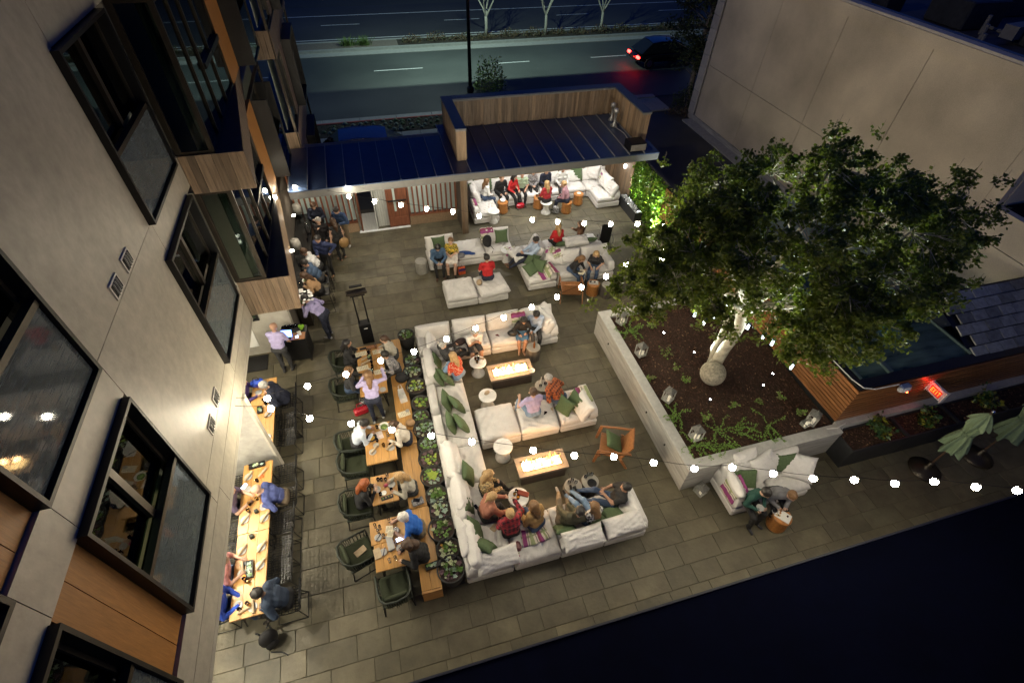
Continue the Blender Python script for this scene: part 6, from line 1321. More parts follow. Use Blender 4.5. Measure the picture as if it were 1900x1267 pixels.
person('person in lavender shirt and black trousers standing at the till', -3.32, 10.50, -14, pose='stand', top=LAV, bot=CHAR, skin='t', hair=('bald', 'bk'), lean=12, hp=20, sleeve='short', lh=(-.04, .40, .16), rh=(.20, .32, -.02), shoe=(.02, .02, .02))
# ================================================================== THINGS ON TABLES
TZ = .752
def plate(x, y, label, z=TZ, r=.085, mat=None, group='stoneware plates', nap=None):
    t = thing('plate', label, 'plate', (x, y, z), 0, group)
    part('dish', MB().lathe([(r*.55, 0), (r*.7, .006), (r, .014), (r*.98, .017), (r*.68, .010), (.001, .009)], n=18), mat or M_plate, t, smooth=True)
    return t
def napkin(x, y, rz, label, z=TZ+.017, l=.24, group='rolled linen napkins'):
    return single('napkin', label, 'napkin', MB().tube([(0, -l/2, .02), (0, -l*.2, .022), (0, l*.2, .022), (0, l/2, .02)], [.028, .024, .024, .030], 7), M_napkin, (x, y, z), rz, group)
def fork(x, y, rz, label, z): return single('cutlery', label, 'cutlery', MB().box(-.006, .006, -.09, .09, 0, .003).box(-.011, .011, .05, .09, .003, .005), M_chrome, (x, y, z), rz, 'loose cutlery')
def glassw(x, y, label, z=TZ, r=.035, h=.11, drink=None, stem=False, group='glasses'):
    t = thing('glass', label, 'glass', (x, y, z), 0, group)
    if stem: part('bowl', MB().lathe([(r*.9, 0), (r*.9, .004), (.005, .008), (.005, h*.5), (r*.8, h*.62), (r, h*.8), (r*.8, h*1.1)], n=14), M_glassware, t, smooth=True)
    else: part('tumbler', MB().lathe([(r*.85, 0), (r, h), (r*.93, h), (r*.8, .008), (.001, .008)], n=14), M_glassware, t, smooth=True)
    if drink: part('drink', MB().lathe([(r*.78, .009), (r*.88, h*.6), (.001, h*.6)] if not stem else [(r*.3, h*.58), (r*.9, h*.8), (.001, h*.8)], n=12), drink, t)
    return t
def sheet(x, y, rz, w_, l, label, z=TZ, name='menu', cat='menu', mat=None, group=None, lines=True):
    t = thing(name, label, cat, (x, y, z), rz, group)
    part('paper', MB().box(-w_/2, w_/2, -l/2, l/2, 0, .004), mat or M_paper, t)
    if lines:
        b = MB()
        for k in range(6): yy = -l*.36+l*.14*k; b.box(-w_*.36, w_*(.36-.2*(k % 3 == 2)), yy, yy+.008, .0042, .0046)
        part('print', b, plain('print_ink', (.25, .22, .17)), t)
    return t
def phone(x, y, rz, label, z=TZ, lit=False):
    t = thing('phone', label, 'phone', (x, y, z), rz, 'phones'); part('case', MB().bbox(-.04, .04, -.075, .075, 0, .010, .003), M_black, t); part('screen', MB().box(-.035, .035, -.068, .068, .0102, .0112), M_phone if lit else M_phoneoff, t); return t
def succ(bm, x, y, z, r, k, rr, ci):
    """one rosette of pointed leaves"""
    n = 3*k
    for i in range(n):
        a = i*2.4; q = (i+1)/n; L_ = r*(.35+.65*q); up = .9-.75*q; d = Vector((math.cos(a), math.sin(a), up)).normalized(); s_ = Vector((-math.sin(a), math.cos(a), 0)); w_ = L_*.34
        p = Vector((x, y, z)); bm.add([p, p+d*L_*.55+s_*w_, p+d*L_, p+d*L_*.55-s_*w_, p+d*L_*.5+Vector((0, 0, -.006))], [(0, 1, 2, 3), (0, 4, 1), (4, 2, 1)], ci)
SUC = [plain('succulent_green', (.14, .26, .055), .5, bump=0), plain('succulent_lime', (.34, .44, .06), .5, bump=0), plain('succulent_grey', (.30, .39, .33), .5, bump=0), plain('succulent_purple', (.15, .08, .10), .5, bump=0), plain('succulent_pale', (.44, .48, .30), .5, bump=0), plain('succulent_orange', (.5, .20, .03), .5, bump=0)]
def box_plant(x, y, rz, l, label, z=TZ):
    t = thing('succulent_tray', label, 'succulent tray', (x, y, z), rz, 'succulent trays')
    part('tray', MB().box(-.06, .06, -l/2, -l/2+.01, 0, .06).box(-.06, .06, l/2-.01, l/2, 0, .06).box(-.06, -.05, -l/2+.01, l/2-.01, 0, .06).box(.05, .06, -l/2+.01, l/2-.01, 0, .06).box(-.05, .05, -l/2+.01, l/2-.01, 0, .045), M_black, t)
    b = MB()
    for k in range(int(l*30)): succ(b, R.uniform(-.035, .035), R.uniform(-l/2+.04, l/2-.04), .05, R.uniform(.03, .055), 4, R, R.choice((0, 2, 4, 2)))
    part('succulent', b, SUC, t); return t
# table with menus
sheet(-1.24, 9.97, rad(97), .16, .30, 'cream menu at the top left of the longest small table', group='cream menus'); sheet(-.78, 9.96, rad(97), .16, .30, 'cream menu at the top right of the longest small table', group='cream menus'); sheet(-1.23, 9.45, rad(97), .16, .30, 'cream menu at the lower left of the longest small table', group='cream menus'); sheet(-.80, 9.22, rad(97), .16, .30, 'cream menu at the lower right of the longest small table', group='cream menus')
single('slate_inset', 'dark slate inset with finger hole at the far end of the menu table', 'board', MB().box(-.09, .09, -.04, .04, 0, .004), M_black, (-1.17, 10.16, TZ), rad(5))
single('serving_board', 'red brown wooden board at the far end of the menu table', 'board', MB().bbox(-.14, .14, -.06, .06, 0, .018, .004), M_walnut, (-.92, 10.17, TZ), rad(5))
box_plant(-1.02, 9.78, rad(5), .16, 'small succulent pot amid the menus'); box_plant(-1.03, 9.24, rad(5), .14, 'small succulent pot at the lower menus')
for i, (x, y) in enumerate(((-1.05, 10.0), (-1.0, 9.99), (-1.03, 9.92), (-.98, 9.55), (-.97, 9.40), (-.98, 9.30), (-.83, 10.12))): glassw(x, y, ['glass nearest the red board on the menu table', 'glass in the upper cluster right of the first menu', 'glass just above the small succulent on the menu table', 'glass under the bulb at the middle of the menu table', 'glass between the two lower menus', 'glass below the lower succulent pot of the menu table', 'tall glass standing on the red brown board edge'][i], stem=i in (0, 1, 6))
napkin(-1.13, 9.76, rad(110), 'linen napkin between the two left menus'); napkin(-1.15, 9.60, rad(115), 'linen napkin crossing the middle of the menu table')
for k, (x, y) in enumerate(((-1.05, 9.68), (-1.05, 9.34))): plate(x, y, ['tiny ring dish by the upper left menu', 'tiny ring dish by the lower left menu'][k], r=.04, mat=M_whiteplate)
plate(-.78, 8.58, 'grey plate at the near right corner of the menu table')
# table with pan
bowl(-.86, 7.40, TZ, .125, 'white salad bowl on the pan table', 'salad_bowl')
single('salad', 'green salad heap in the white bowl', 'salad', MB().ell((0, 0, 0), (.085, .085, .04), 10, 6), plain('salad_green', (.16, .24, .06), var=.6, scale=40), (-.86, 7.40, TZ+.05), smooth=True)
pn = thing('pan', 'black pan of yellow curry in front of the pale blue shirt', 'pan', (-1.17, 7.17, TZ)); part('dish', MB().lathe([(.07, 0), (.125, .05), (.12, .052), (.07, .012), (.001, .012)], n=18), M_black, pn, smooth=True); part('curry', MB().ell((0, 0, .02), (.075, .07, .025), 10, 5), plain('curry', (.45, .26, .03), var=.5, scale=40), pn)
single('place_mat', 'white paper mat with red print in the middle of the pan table', 'paper', MB().box(-.09, .09, -.11, .11, 0, .003), cl('mat_white', (.6, .52, .5), var=.3), (-1.0, 7.22, TZ), rad(10))
plate(-1.09, 6.95, 'grey ring plate by the pan', r=.07); plate(-1.18, 6.79, 'grey plate with napkin at the lower left of the pan table'); napkin(-1.14, 6.83, rad(-40), 'linen napkin across the lower left plate of the pan table')
plate(-.76, 6.80, 'grey plate at the lower right of the pan table'); napkin(-.77, 6.83, rad(-50), 'linen napkin across the lower right plate of the pan table'); phone(-.74, 6.93, rad(-50), 'phone lying beside the right napkin of the pan table')
for x, y, lab in ((-.92, 6.88, 'dark tumbler at the centre of the pan table'), (-1.02, 7.42, 'glass by the salad bowl'), (-.80, 7.16, 'wine glass by the cream blouse'), (-1.05, 7.05, 'glass right of the pan')): glassw(x, y, lab, stem=lab.startswith('wine'), drink=M_copper if 'dark' in lab else None)
# smallest table
plate(-1.17, 5.82, 'plate with cutlery before the black coat'); plate(-.85, 5.86, 'plate before the beige top'); plate(-1.03, 5.70, 'small plate with bread at the middle of the smallest table', r=.06, mat=M_whiteplate)
bx = thing('slate_tray', 'black slate tray of small dishes at the near edge of the smallest table', 'tray', (-.97, 5.58, TZ), rad(8)); part('tray', MB().bbox(-.13, .13, -.045, .045, 0, .012, .003), M_black, bx)
for k in range(4): part('morsel', MB().ell((-.09+.06*k, 0, .02), (.018, .018, .012), 8, 4), plain('morsel_%d' % (k % 2), ((.2, .28, .05), (.5, .38, .2))[k % 2]), bx)
single('napkin', 'crumpled pink napkin at the centre of the smallest table', 'napkin', MB().ell((0, 0, .015), (.06, .04, .02), 10, 5), plain('pink_cloth', (.42, .07, .12), var=.4), (-.97, 5.87, TZ), rad(20), 'rolled linen napkins', smooth=True)
for x, y, lab in ((-1.12, 6.02, 'glass at the far left of the smallest table'), (-1.05, 6.0, 'green filled glass at the far edge of the smallest table'), (-.92, 6.10, 'wine glass at the far right of the smallest table'), (-.96, 5.98, 'glass next to the crumpled pink napkin'), (-1.10, 5.66, 'glass between bread plate and left edge'), (-.86, 5.70, 'glass at the right of the slate tray')): glassw(x, y, lab, stem='wine' in lab)
# last tables
for x, y, lab in ((-1.24, 4.74, 'plate with knife at the left of the open menu'), (-.88, 4.80, 'plate under the right hand of the open menu'), (-1.16, 4.42, 'plate beside the folded kraft napkin'), (-.84, 4.42, 'plate below the lit phone')): plate(x, y, lab, r=.075); fork(x+.01, y, rad(R.uniform(-50, 20)), 'knife across the ' + lab.split(' with')[0].replace('plate', 'plate', 1), TZ+.018)
sheet(-1.0, 4.84, rad(80), .15, .14, 'open cream menu, upper leaf, in the hands of the blue polo', TZ+.05, group='cream menus'); sheet(-.98, 4.74, rad(70), .15, .12, 'open cream menu, lower leaf, over the grey box', TZ+.06, group='cream menus')
phone(-.82, 4.60, rad(-78), 'brightly lit phone on the table below the open menu', lit=True)
single('condiment_box', 'grey slate caddy at the centre of the last tables', 'caddy', MB().bbox(-.065, .065, -.16, .16, 0, .06, .01), M_plate, (-1.01, 4.56, TZ), rad(8))
single('napkin', 'folded kraft napkin on the left corner of the near table', 'napkin', MB().bbox(-.07, .07, -.11, .11, 0, .02, .006), M_napkin, (-1.28, 4.42, TZ), rad(8), 'rolled linen napkins')
single('napkin', 'folded kraft napkin lying on the empty armchair', 'napkin', MB().bbox(-.07, .07, -.12, .12, 0, .02, .006), M_napkin, (-1.64, 4.66, .512), rad(-60), 'rolled linen napkins')
single('serving_board', 'dark red board at the far edge of the blue polo table', 'board', MB().bbox(-.08, .08, -.045, .045, 0, .012, .003), cl('maroon_board', (.07, .03, .025)), (-.85, 5.03, TZ), rad(8))
for x, y, lab in ((-1.27, 4.98, 'stemmed glass at the far left corner before the open menu'), (-1.18, 4.92, 'stemmed glass left of the open menu'), (-1.22, 4.85, 'stemmed glass above the left plate'), (-.98, 5.03, 'stemmed glass beside the dark red board'), (-1.06, 4.20, 'stemmed glass lying out at the near edge, left'), (-.94, 4.22, 'stemmed glass at the near edge, middle'), (-.90, 4.50, 'stemmed glass beside the lit phone'), (-1.12, 4.72, 'dark salt jar beside the grey caddy')): glassw(x, y, lab, stem=True, r=.03, h=.14)
# bench top
single('backpack', 'black bag slumped on the bench below the grey print top', 'bag', MB().ell((0, 0, .13), (.17, .15, .14), 12, 8).tube([(.1, .1, .2), (.17, .12, .24), (.2, .0, .2)], .014, 5), BLACK, (-.28, 9.02, .45), 0, smooth=True)
def paper_bag(x, y, rz, label):
    t = thing('paper_bag', label, 'bag', (x, y, .452), rz); b = MB()
    b.add([(-.09, -.15, 0), (.09, -.15, 0), (.09, .15, 0), (-.09, .15, 0), (-.085, -.15, .18), (.085, -.15, .18), (.07, .17, .2), (-.07, .17, .2)], [(3, 2, 1, 0), (0, 1, 5, 4), (1, 2, 6, 5), (2, 3, 7, 6), (3, 0, 4, 7)])
    part('sack', b, M('white_paper', (.72, .71, .68), .8), t); part('handle', MB().tube([(-.05, .16, .2), (-.03, .2, .32), (.03, .2, .32), (.05, .16, .2)], .008, 5), M('white_paper', (.7, .7, .7)), t); part('handle', MB().tube([(-.05, -.14, .18), (-.03, -.1, .3), (.03, -.1, .3), (.05, -.14, .18)], .008, 5), M('white_paper', (.7, .7, .7)), t)
paper_bag(-.33, 8.42, rad(8), 'white paper carrier bag standing on the bench')
sheet(-.36, 7.92, rad(100), .17, .30, 'cream menus lying stacked on the bench beyond the cream blouse', .453, group='cream menus'); plate(-.27, 7.98, 'small grey disc plate on the bench menus', .462, .05)
single('handbag', 'tan handbag on the bench behind the cream blouse', 'bag', MB().ell((0, 0, .08), (.12, .10, .09), 12, 6), CAMEL, (-.24, 7.55, .452), smooth=True)
single('clutch', 'grey patterned pouch with a phone on it on the bench', 'bag', MB().bbox(-.13, .13, -.09, .09, 0, .06, .02), GREYP, (-.36, 5.46, .452), rad(10)); phone(-.38, 5.48, rad(70), 'phone lying on the grey patterned pouch', .515)
box_plant(-.26, 4.02, rad(96), .30, 'dark succulent tray at the near end of the bench', .452)
hb2 = thing('handbag', 'red leather handbag on the paving beside the leaning lavender shirt', 'bag', (-1.44, 8.55, .016), rad(14))
part('bag', MB().bbox(-.19, .19, -.08, .08, 0, .22, .04), cl('red_leather', (.36, .008, .02), .35), hb2)
for s in (-1, 1): part('handle', MB().tube([(-.09, s*.05, .2), (-.07, s*.07, .32), (.07, s*.07, .32), (.09, s*.05, .2)], .011, 5), cl('red_leather', (.4, .01, .02)), hb2)
single('tote', 'black and white printed tote under the leaning lavender shirt', 'bag', MB().bbox(-.17, .17, -.08, .08, 0, .26, .03), pattern('bw_print', 'blotch', [(.02, .02, .02), (.55, .55, .55), (.05, .05, .05)], 22), (-1.30, 8.78, .016), rad(8))
# long tables
A = [(-3.87, 6.84, 'plate with napkin, wall side, first of the long table'), (-3.86, 6.52, 'plate with crossed cutlery, wall side opposite the blue sweater'), (-3.86, 5.82, 'plate with napkin, wall side just before the table joint'), (-3.86, 5.16, 'plate with napkin, wall side just after the table joint'), (-3.50, 6.02, 'plate with crumbs at the left hand of the blue sweater'), (-3.48, 5.76, 'plate with napkin, patio side before the table joint'), (-3.50, 5.14, 'plate with napkin, patio side after the table joint'), (-3.50, 4.78, 'plate with napkin, patio side across from the pink shirt'), (-3.83, 4.70, 'plate beside the long succulent tray'), (-3.84, 4.12, 'plate at the near wall side corner'), (-3.58, 4.02, 'plate with napkin at the near end of the long table')]
for x, y, lab in A:
    plate(x, y, lab)
    if 'napkin' in lab: napkin(x+.01, y, rad(-35 if y > 4.2 else 8), 'rolled napkin on the ' + lab.replace('plate with napkin', 'plate', 1))
napkin(-3.57, 6.86, rad(-38), 'rolled napkin with a red tea light beside it, no plate'); napkin(-3.82, 4.82, rad(10), 'rolled napkin leaning beside the long succulent tray'); napkin(-3.72, 4.0, rad(-72), 'rolled napkin lying across the near table corner')
box_plant(-3.70, 7.08, rad(95), .34, 'succulent tray at the fin wall end of the long table'); box_plant(-3.68, 4.74, rad(4), .34, 'long succulent tray near the pink shirt')
def cube(x, y, label, m, s=.05, z=TZ): return single('tealight_holder', label, 'tea light', MB().bbox(-s/2, s/2, -s/2, s/2, 0, s*1.2, .006), m, (x, y, z), rad(20), 'square tea light holders')
cube(-3.58, 6.76, 'red lit square tea light near the fin wall', M('red_tealight', (.5, .04, .01), emit=1.0, ecol=(1, .1, .02))); cube(-3.69, 5.40, 'dark green square tea light at the table joint', M_rope, .075); cube(-3.64, 5.94, 'dark green square jar by the amber glasses', M_rope, .07); cube(-3.77, 4.62, 'orange square tea light by the succulent tray', M('orange_tealight', (.6, .2, .02), emit=.8, ecol=(1, .35, .05)))
for x, y, lab, dr_ in ((-3.64, 6.22, 'amber filled glass before the blue sweater', M_copper), (-3.78, 6.14, 'amber glass at the wall side before the purple shirt', M_copper), (-3.79, 5.98, 'second amber glass at the wall side before the purple shirt', M_copper), (-3.66, 6.46, 'clear glass ring near the blue sweater hand', None), (-3.66, 6.66, 'clear glass on a white napkin above the blue sweater', None), (-3.75, 4.56, 'clear glass beside the orange tea light', None), (-3.69, 4.50, 'amber glass right of the orange tea light', M_copper), (-3.79, 4.02, 'clear glass on the near corner plate', None), (-3.66, 4.09, 'clear glass between the near plates', None), (-3.62, 4.05, 'amber glass beside the near plates', M_copper), (-3.55, 4.30, 'clear tumbler before the dark blue coat', None)): glassw(x, y, lab, drink=dr_)
phone(-3.94, 6.62, rad(-40), 'lit phone at the wall edge of the long table', lit=True)
for x, y, rz, lab in ((-3.81, 4.88, -70, 'slate card by the long succulent tray'), (-3.43, 3.99, 0, 'slate card at the near patio corner')): single('slate_card', lab, 'card', MB().bbox(-.04, .04, -.07, .07, 0, .012, .003), M_plate if False else M_zinc, (x, y, TZ), rad(rz), 'slate cards')
hb3 = thing('handbag', 'bright blue handbag on the far long table', 'bag', (-3.84, 9.52, TZ), rad(10)); part('bag', MB().bbox(-.15, .15, -.09, .09, 0, .18, .05), cl('blue_leather', (.02, .07, .48), .35), hb3); part('handle', MB().tube([(-.07, 0, .17), (-.05, 0, .28), (.05, 0, .28), (.07, 0, .17)], .010, 5), BLACK, hb3)
for x, y, lab in ((-3.81, 9.25, 'grey plate below the blue handbag'), (-3.54, 8.50, 'plate with napkin beside the round green plant'), (-3.52, 7.82, 'lone grey plate at the fin wall end of the far long table')): plate(x, y, lab)
napkin(-3.54, 8.50, rad(-35), 'rolled napkin on the plate beside the round green plant'); box_plant(-3.74, 8.66, rad(5), .20, 'round green plant pot on the far long table'); cube(-3.72, 8.24, 'red brown square tea light on the far long table', cl('tea_brown', (.2, .06, .03)), .06)
for x, y, lab in ((-3.66, 9.42, 'amber glass right of the blue handbag'), (-3.62, 9.30, 'second amber glass right of the blue handbag'), (-3.66, 8.92, 'glass under the first bulb of the far long table'), (-3.60, 8.80, 'glass beside the yellow flower'), (-3.88, 8.56, 'glass next to the lit phone by the wall')): glassw(x, y, lab, drink=M_copper if 'amber' in lab else None)
phone(-3.88, 8.44, rad(-75), 'lit phone at the wall edge of the far long table', lit=True); single('napkin_box', 'white napkin box at the wall edge before the fin wall', 'box', MB().bbox(-.05, .05, -.06, .06, 0, .09, .004), M_white, (-3.82, 8.22, TZ))
# backpack by the table end
bp_ = thing('backpack', 'black backpack leaning at the near end of the long table', 'backpack', (-3.44, 3.58, .016), rad(30))
part('body', MB().ell((0, 0, .24), (.17, .13, .25), 14, 10), BLACK, bp_, smooth=True); part('pocket', MB().ell((0, -.11, .16), (.12, .07, .13), 12, 8), BLACK, bp_, smooth=True)
for s in (-1, 1): part('strap', MB().tube([(s*.08, .11, .42), (s*.12, .2, .3), (s*.1, .2, .12), (s*.12, .1, .03)], .016, 5), M_zinc, bp_)
part('loop', MB().tube([(-.1, -.15, .02), (.05, -.3, .012), (.1, -.42, .01)], .012, 5), M_zinc, bp_)
# bar and cart top
od = thing('orchid', 'white orchids in a pot at the end of the bar', 'orchid', (-2.62, 11.86, 1.05)); b = MB(); rr = random.Random(3)
part('pot', MB().lathe([(.06, 0), (.08, .1), (.07, .1)], n=12), M_zinc, od)
for k in range(5): part('stem', MB().tube([(0, 0, .08), (rr.uniform(-.1, .1), rr.uniform(-.1, .1), .32), (rr.uniform(-.26, .26), rr.uniform(-.2, .2), .38)], .006, 4), plain('stem_green', (.1, .16, .04)), od)
for k in range(34):
    c = Vector((rr.uniform(-.28, .28), rr.uniform(-.2, .2), rr.uniform(.34, .5)))
    for q in range(5): a = 2*PI*q/5 + k; d = Vector((math.cos(a), math.sin(a), .25))*.045; s_ = Vector((-math.sin(a), math.cos(a), 0))*.024; b.add([c, c+d*.6+s_, c+d, c+d*.6-s_], [(0, 1, 2, 3)])
part('petals', b, plain('orchid_white', (.75, .74, .72), bump=0), od, kind='stuff')
single('limes', 'bright green limes in a glass jar on the service cart', 'limes', MB().ell((0, 0, .05), (.05, .05, .05)).ell((.03, .08, .05), (.05, .05, .05)).ell((-.03, .04, .1), (.05, .05, .05)), plain('lime_green', (.18, .38, .02)), (-2.74, 11.12, .947), smooth=True)
for k in range(7): glassw(-3.22+.065*k, 11.24 + .02*(k % 2), 'upturned glass in the cart row, %s counting from the wall' % 'first second third fourth fifth sixth seventh'.split()[k], .947, group='row of glasses on the service cart')
single('receipts', 'white receipts on the wooden tray of the cart', 'paper', MB().box(-.05, .05, -.08, .08, 0, .02), M_white, (-2.80, 10.96, .965), rad(15))
pb = thing('salad_bowl', 'white bowl of green salad on the bar', 'bowl', (-2.59, 13.12, 1.056)); part('dish', MB().lathe([(.07, 0), (.13, .045), (.12, .045), (.06, .015), (.001, .015)], n=18), M_whiteplate, pb, smooth=True); part('greens', MB().ell((0, 0, .03), (.09, .085, .03), 10, 5), plain('salad_green', (.1, .2, .04)), pb)
plate(-2.63, 13.34, 'small plate of dip on the bar beyond the salad bowl', 1.056, .07, M_whiteplate)
for x, y, lab in ((-2.78, 13.0, 'clear bottle cluster, first, on the bar by the salad'), (-2.72, 13.6, 'cocktail glass before the steel blue top'), (-2.80, 13.9, 'white cup stack by the speckled shirt'), (-2.74, 13.86, 'glass next to the cup stack on the bar'), (-2.56, 15.3, 'tall water glass by the black vest')): glassw(x, y, lab, 1.056)
sheet(-2.75, 12.70, rad(5), .12, .18, 'white card on the bar near the camel sweater', 1.056, 'card', 'card', M_white, lines=False)
single('water_jug', 'clear blue water jug on the far bar', 'jug', MB().lathe([(.07, 0), (.09, .1), (.09, .3), (.05, .38), (.05, .42)], n=14), M_glassware, (-2.52, 15.7, 1.056), smooth=True)
# lounge and fire table extras
def bottle(x, y, z, label, m): return single('bottle', label, 'bottle', MB().lathe([(.032, 0), (.034, .02), (.034, .15), (.014, .21), (.013, .27), (.015, .275)], n=12), m, (x, y, z), 0, 'bottles', smooth=True)
bottle(3.52, 9.30, .478, 'amber beer bottle on the stump by the couple', cl('amber_bottle', (.12, .04, .01), .2, bump=0)); bottle(3.30, 7.98, .478, 'clear wine bottle with pale label before the plaid shirt', cl('clear_bottle', (.5, .5, .45), .2, bump=0))
for x, y, lab in ((3.25, 7.86, 'glass left of the wine bottle'), (3.40, 7.90, 'glass right of the wine bottle'), (3.03, 5.02, 'tumbler at the rear of the left dark stump'), (3.12, 5.06, 'green tinted tumbler on the left dark stump'), (3.18, 4.98, 'tumbler at the right of the left dark stump'), (3.10, 4.86, 'tumbler at the front of the left dark stump'), (3.45, 5.06, 'tumbler at the rear left of the right dark stump'), (3.53, 5.10, 'tumbler at the rear of the right dark stump'), (3.61, 5.08, 'tumbler at the rear right of the right dark stump')): glassw(x, y, lab, .478)
single('tray', 'round dark tray on the right dark stump', 'tray', MB().lathe([(.10, 0), (.11, .012), (.10, .012), (.001, .006)], n=18), M_black, (3.55, 4.90, .478))
for x, y, lab, d_ in ((1.78, 9.20, 'amber tumbler on the drum table of the white shorts', M_copper), (1.86, 9.20, 'clear tumbler on the drum table of the white shorts', None), (1.80, 9.08, 'dark tumbler on the drum table of the white shorts', M_copper), (1.74, 5.04, 'yellow tumbler on the drum table with the red clutch', M_copper), (1.80, 5.10, 'clear tumbler on the drum table with the red clutch', None)): glassw(x, y, lab, .517, drink=d_)
plate(1.92, 9.10, 'white plate on the drum table of the white shorts', .517, .07, M_whiteplate)
napkin(1.93, 9.22, rad(60), 'brown napkin on the drum table of the white shorts', .52, .2); single('napkin', 'crumpled brown napkin on the otherwise bare marble drum', 'napkin', MB().ell((0, 0, .015), (.09, .06, .025), 9, 5), M_napkin, (1.82, 8.0, .517), rad(30), 'rolled linen napkins')
single('clutch', 'red brown clutch on the marble drum by the raised drink', 'bag', MB().bbox(-.13, .13, -.06, .06, 0, .04, .012), cl('red_brown_leather', (.22, .035, .015), .5), (1.94, 5.03, .517), rad(-32))
glassw(1.72, 4.74, 'amber drink raised in the hand of the red plaid coat', .97, .04, .10, M('amber_opaque', (.6, .22, .02), .2))  # plain opaque amber for the raised drink
single('handbag', 'dark red quilted bag on the sofa behind the red plaid coat', 'bag', MB().bbox(-.15, .15, -.10, .10, 0, .13, .04), cl('oxblood_leather', (.09, .012, .018), .4), (1.42, 3.92, .475), rad(4))
single('napkin', 'brown paper packet on the corner sofa seat', 'napkin', MB().bbox(-.09, .09, -.07, .07, 0, .025, .008), M_napkin, (1.14, 4.46, .475), rad(35), 'rolled linen napkins'); single('napkin', 'folded napkin on the wide pillow of the lower sofa', 'napkin', MB().add([(-.08, -.03, 0), (.08, -.04, 0), (.02, .06, .01), (0, 0, .03)], [(0, 1, 3), (1, 2, 3), (2, 0, 3)]), M_napkin, (3.84, 3.74, .88), 0, 'rolled linen napkins')
phone(.86, 5.0, rad(20), 'phone on the sofa between leopard coat and salmon cardigan', .475); single('wallet', 'dark red phone case on the seat above the upper fire table', 'wallet', MB().bbox(-.045, .045, -.09, .09, 0, .02, .005), cl('maroon_case', (.12, .03, .03)), (2.62, 9.98, .475), rad(12))
phone(3.12, 7.02, rad(-25), 'phone on the sofa beside the lavender shirt', .475); sheet(3.30, 7.10, rad(-15), .10, .22, 'tan folded card on the sofa between lavender and plaid shirts', .475, 'card', 'card', M_napkin, lines=False)
single('handbag', 'black leather handbag beside the blue skirt', 'bag', MB().ell((0, 0, .1), (.19, .11, .11), 12, 7).tube([(-.1, 0, .18), (0, .02, .26), (.1, 0, .18)], .01, 5), cl('black_leather', (.012, .012, .012), .35), (3.08, 9.92, .475), rad(-15), smooth=True)
single('jacket', 'brown jacket heap beside the person in white shorts', 'jacket', MB().ell((0, 0, .06), (.2, .13, .08), 12, 6), cl('dark_brown_cloth', (.05, .03, .025), var=.4), (1.5, 9.98, .475), rad(20), smooth=True)
phone(3.56, 9.80, rad(60), 'phone held between the couple on the upper sofa', .74)
# middle group extras
bk2 = thing('backpack', 'black backpack on the seat in front of the striped throw', 'backpack', (3.36, 14.42, .475), rad(8)); part('body', MB().ell((0, 0, .22), (.17, .12, .24), 14, 10), BLACK, bk2, smooth=True); part('pocket', MB().ell((0, -.10, .14), (.12, .06, .12), 12, 8), BLACK, bk2, smooth=True); part('strap', MB().tube([(.1, -.1, .05), (.14, -.3, .02), (.02, -.42, -.02)], .012, 5), BLACK, bk2)
single('jacket', 'crumpled blue jacket on the backless module', 'jacket', MB().ell((0, 0, .05), (.26, .09, .06), 12, 6).ell((.22, -.04, .05), (.14, .05, .05), 10, 5), cl('blue_jacket', (.015, .05, .20), var=.4), (2.52, 14.14, .475), rad(-14), smooth=True); single('handbag', 'grey slouchy bag next to the white skirt', 'bag', MB().ell((0, 0, .08), (.16, .12, .09), 12, 6), GREY, (2.32, 13.98, .475), smooth=True)
bg_ = thing('gift_bag', 'orange gift bag with dark print on the paving before the backless module', 'bag', (2.28, 13.68, .016), rad(6)); part('sack', MB().box(-.12, .12, -.06, .06, 0, .26), cl('orange_paper', (.6, .10, .02), var=.5, scale=12), bg_); part('band', MB().box(-.122, .122, -.063, -.06, .14, .26), cl('purple_print', (.06, .02, .10), var=.7, scale=30), bg_); part('handle', MB().tube([(-.05, 0, .26), (0, 0, .36), (.05, 0, .26)], .007, 5), cl('purple_print', (.1, .03, .15)), bg_)
single('knitted_bag', 'tan knitted bag on the ottoman beside the red shirt', 'bag', MB().ell((0, 0, .09), (.10, .09, .11), 12, 7), cl('tan_knit', (.32, .24, .15), var=.5, scale=40), (2.62, 12.42, .475), smooth=True)
sheet(4.14, 13.66, rad(-70), .12, .25, 'kraft card on the drum by the reclining person', .517, 'card', 'card', M_napkin, lines=False); sheet(4.30, 13.72, rad(-60), .18, .28, 'kraft envelope on the sofa end by the brown shoes', .49, 'envelope', 'envelope', M_napkin, lines=False)
sheet(5.98, 11.98, rad(-40), .18, .26, 'cream menu in the hands of the black top and jeans', .70, group='cream menus')
ft = thing('food_tray', 'white tray of food on the teak stool by the planter sofa', 'tray', (7.36, 3.09, .478), rad(35)); part('tray', MB().bbox(-.12, .12, -.16, .16, 0, .015, .004), M_whiteplate, ft)
for k in range(6): part('morsel', MB().ell((R.uniform(-.08, .08), R.uniform(-.12, .12), .025), (.03, .022, .014), 8, 4), plain('food_%d' % (k % 3), ((.35, .16, .05), (.5, .4, .2), (.05, .03, .02))[k % 3]), ft)
plate(7.24, 3.22, 'grey plate at the rim of the teak stool', .482, .07); plate(6.80, 3.30, 'grey plate held by the bottle green sweater', .745, .085)
ft2 = thing('food_tray', 'small grey tray with cups on the teak stool near the tree', 'tray', (6.29, 11.62, .478), rad(-20)); part('tray', MB().bbox(-.16, .16, -.10, .10, 0, .012, .004), M_plate, ft2)
for k in range(4): part('cup', MB().lathe([(.02, .012), (.025, .05), (.02, .05)], (-.1+.065*k, .02*(k % 2), 0), 10), M_whiteplate if k % 2 else M_black, ft2)
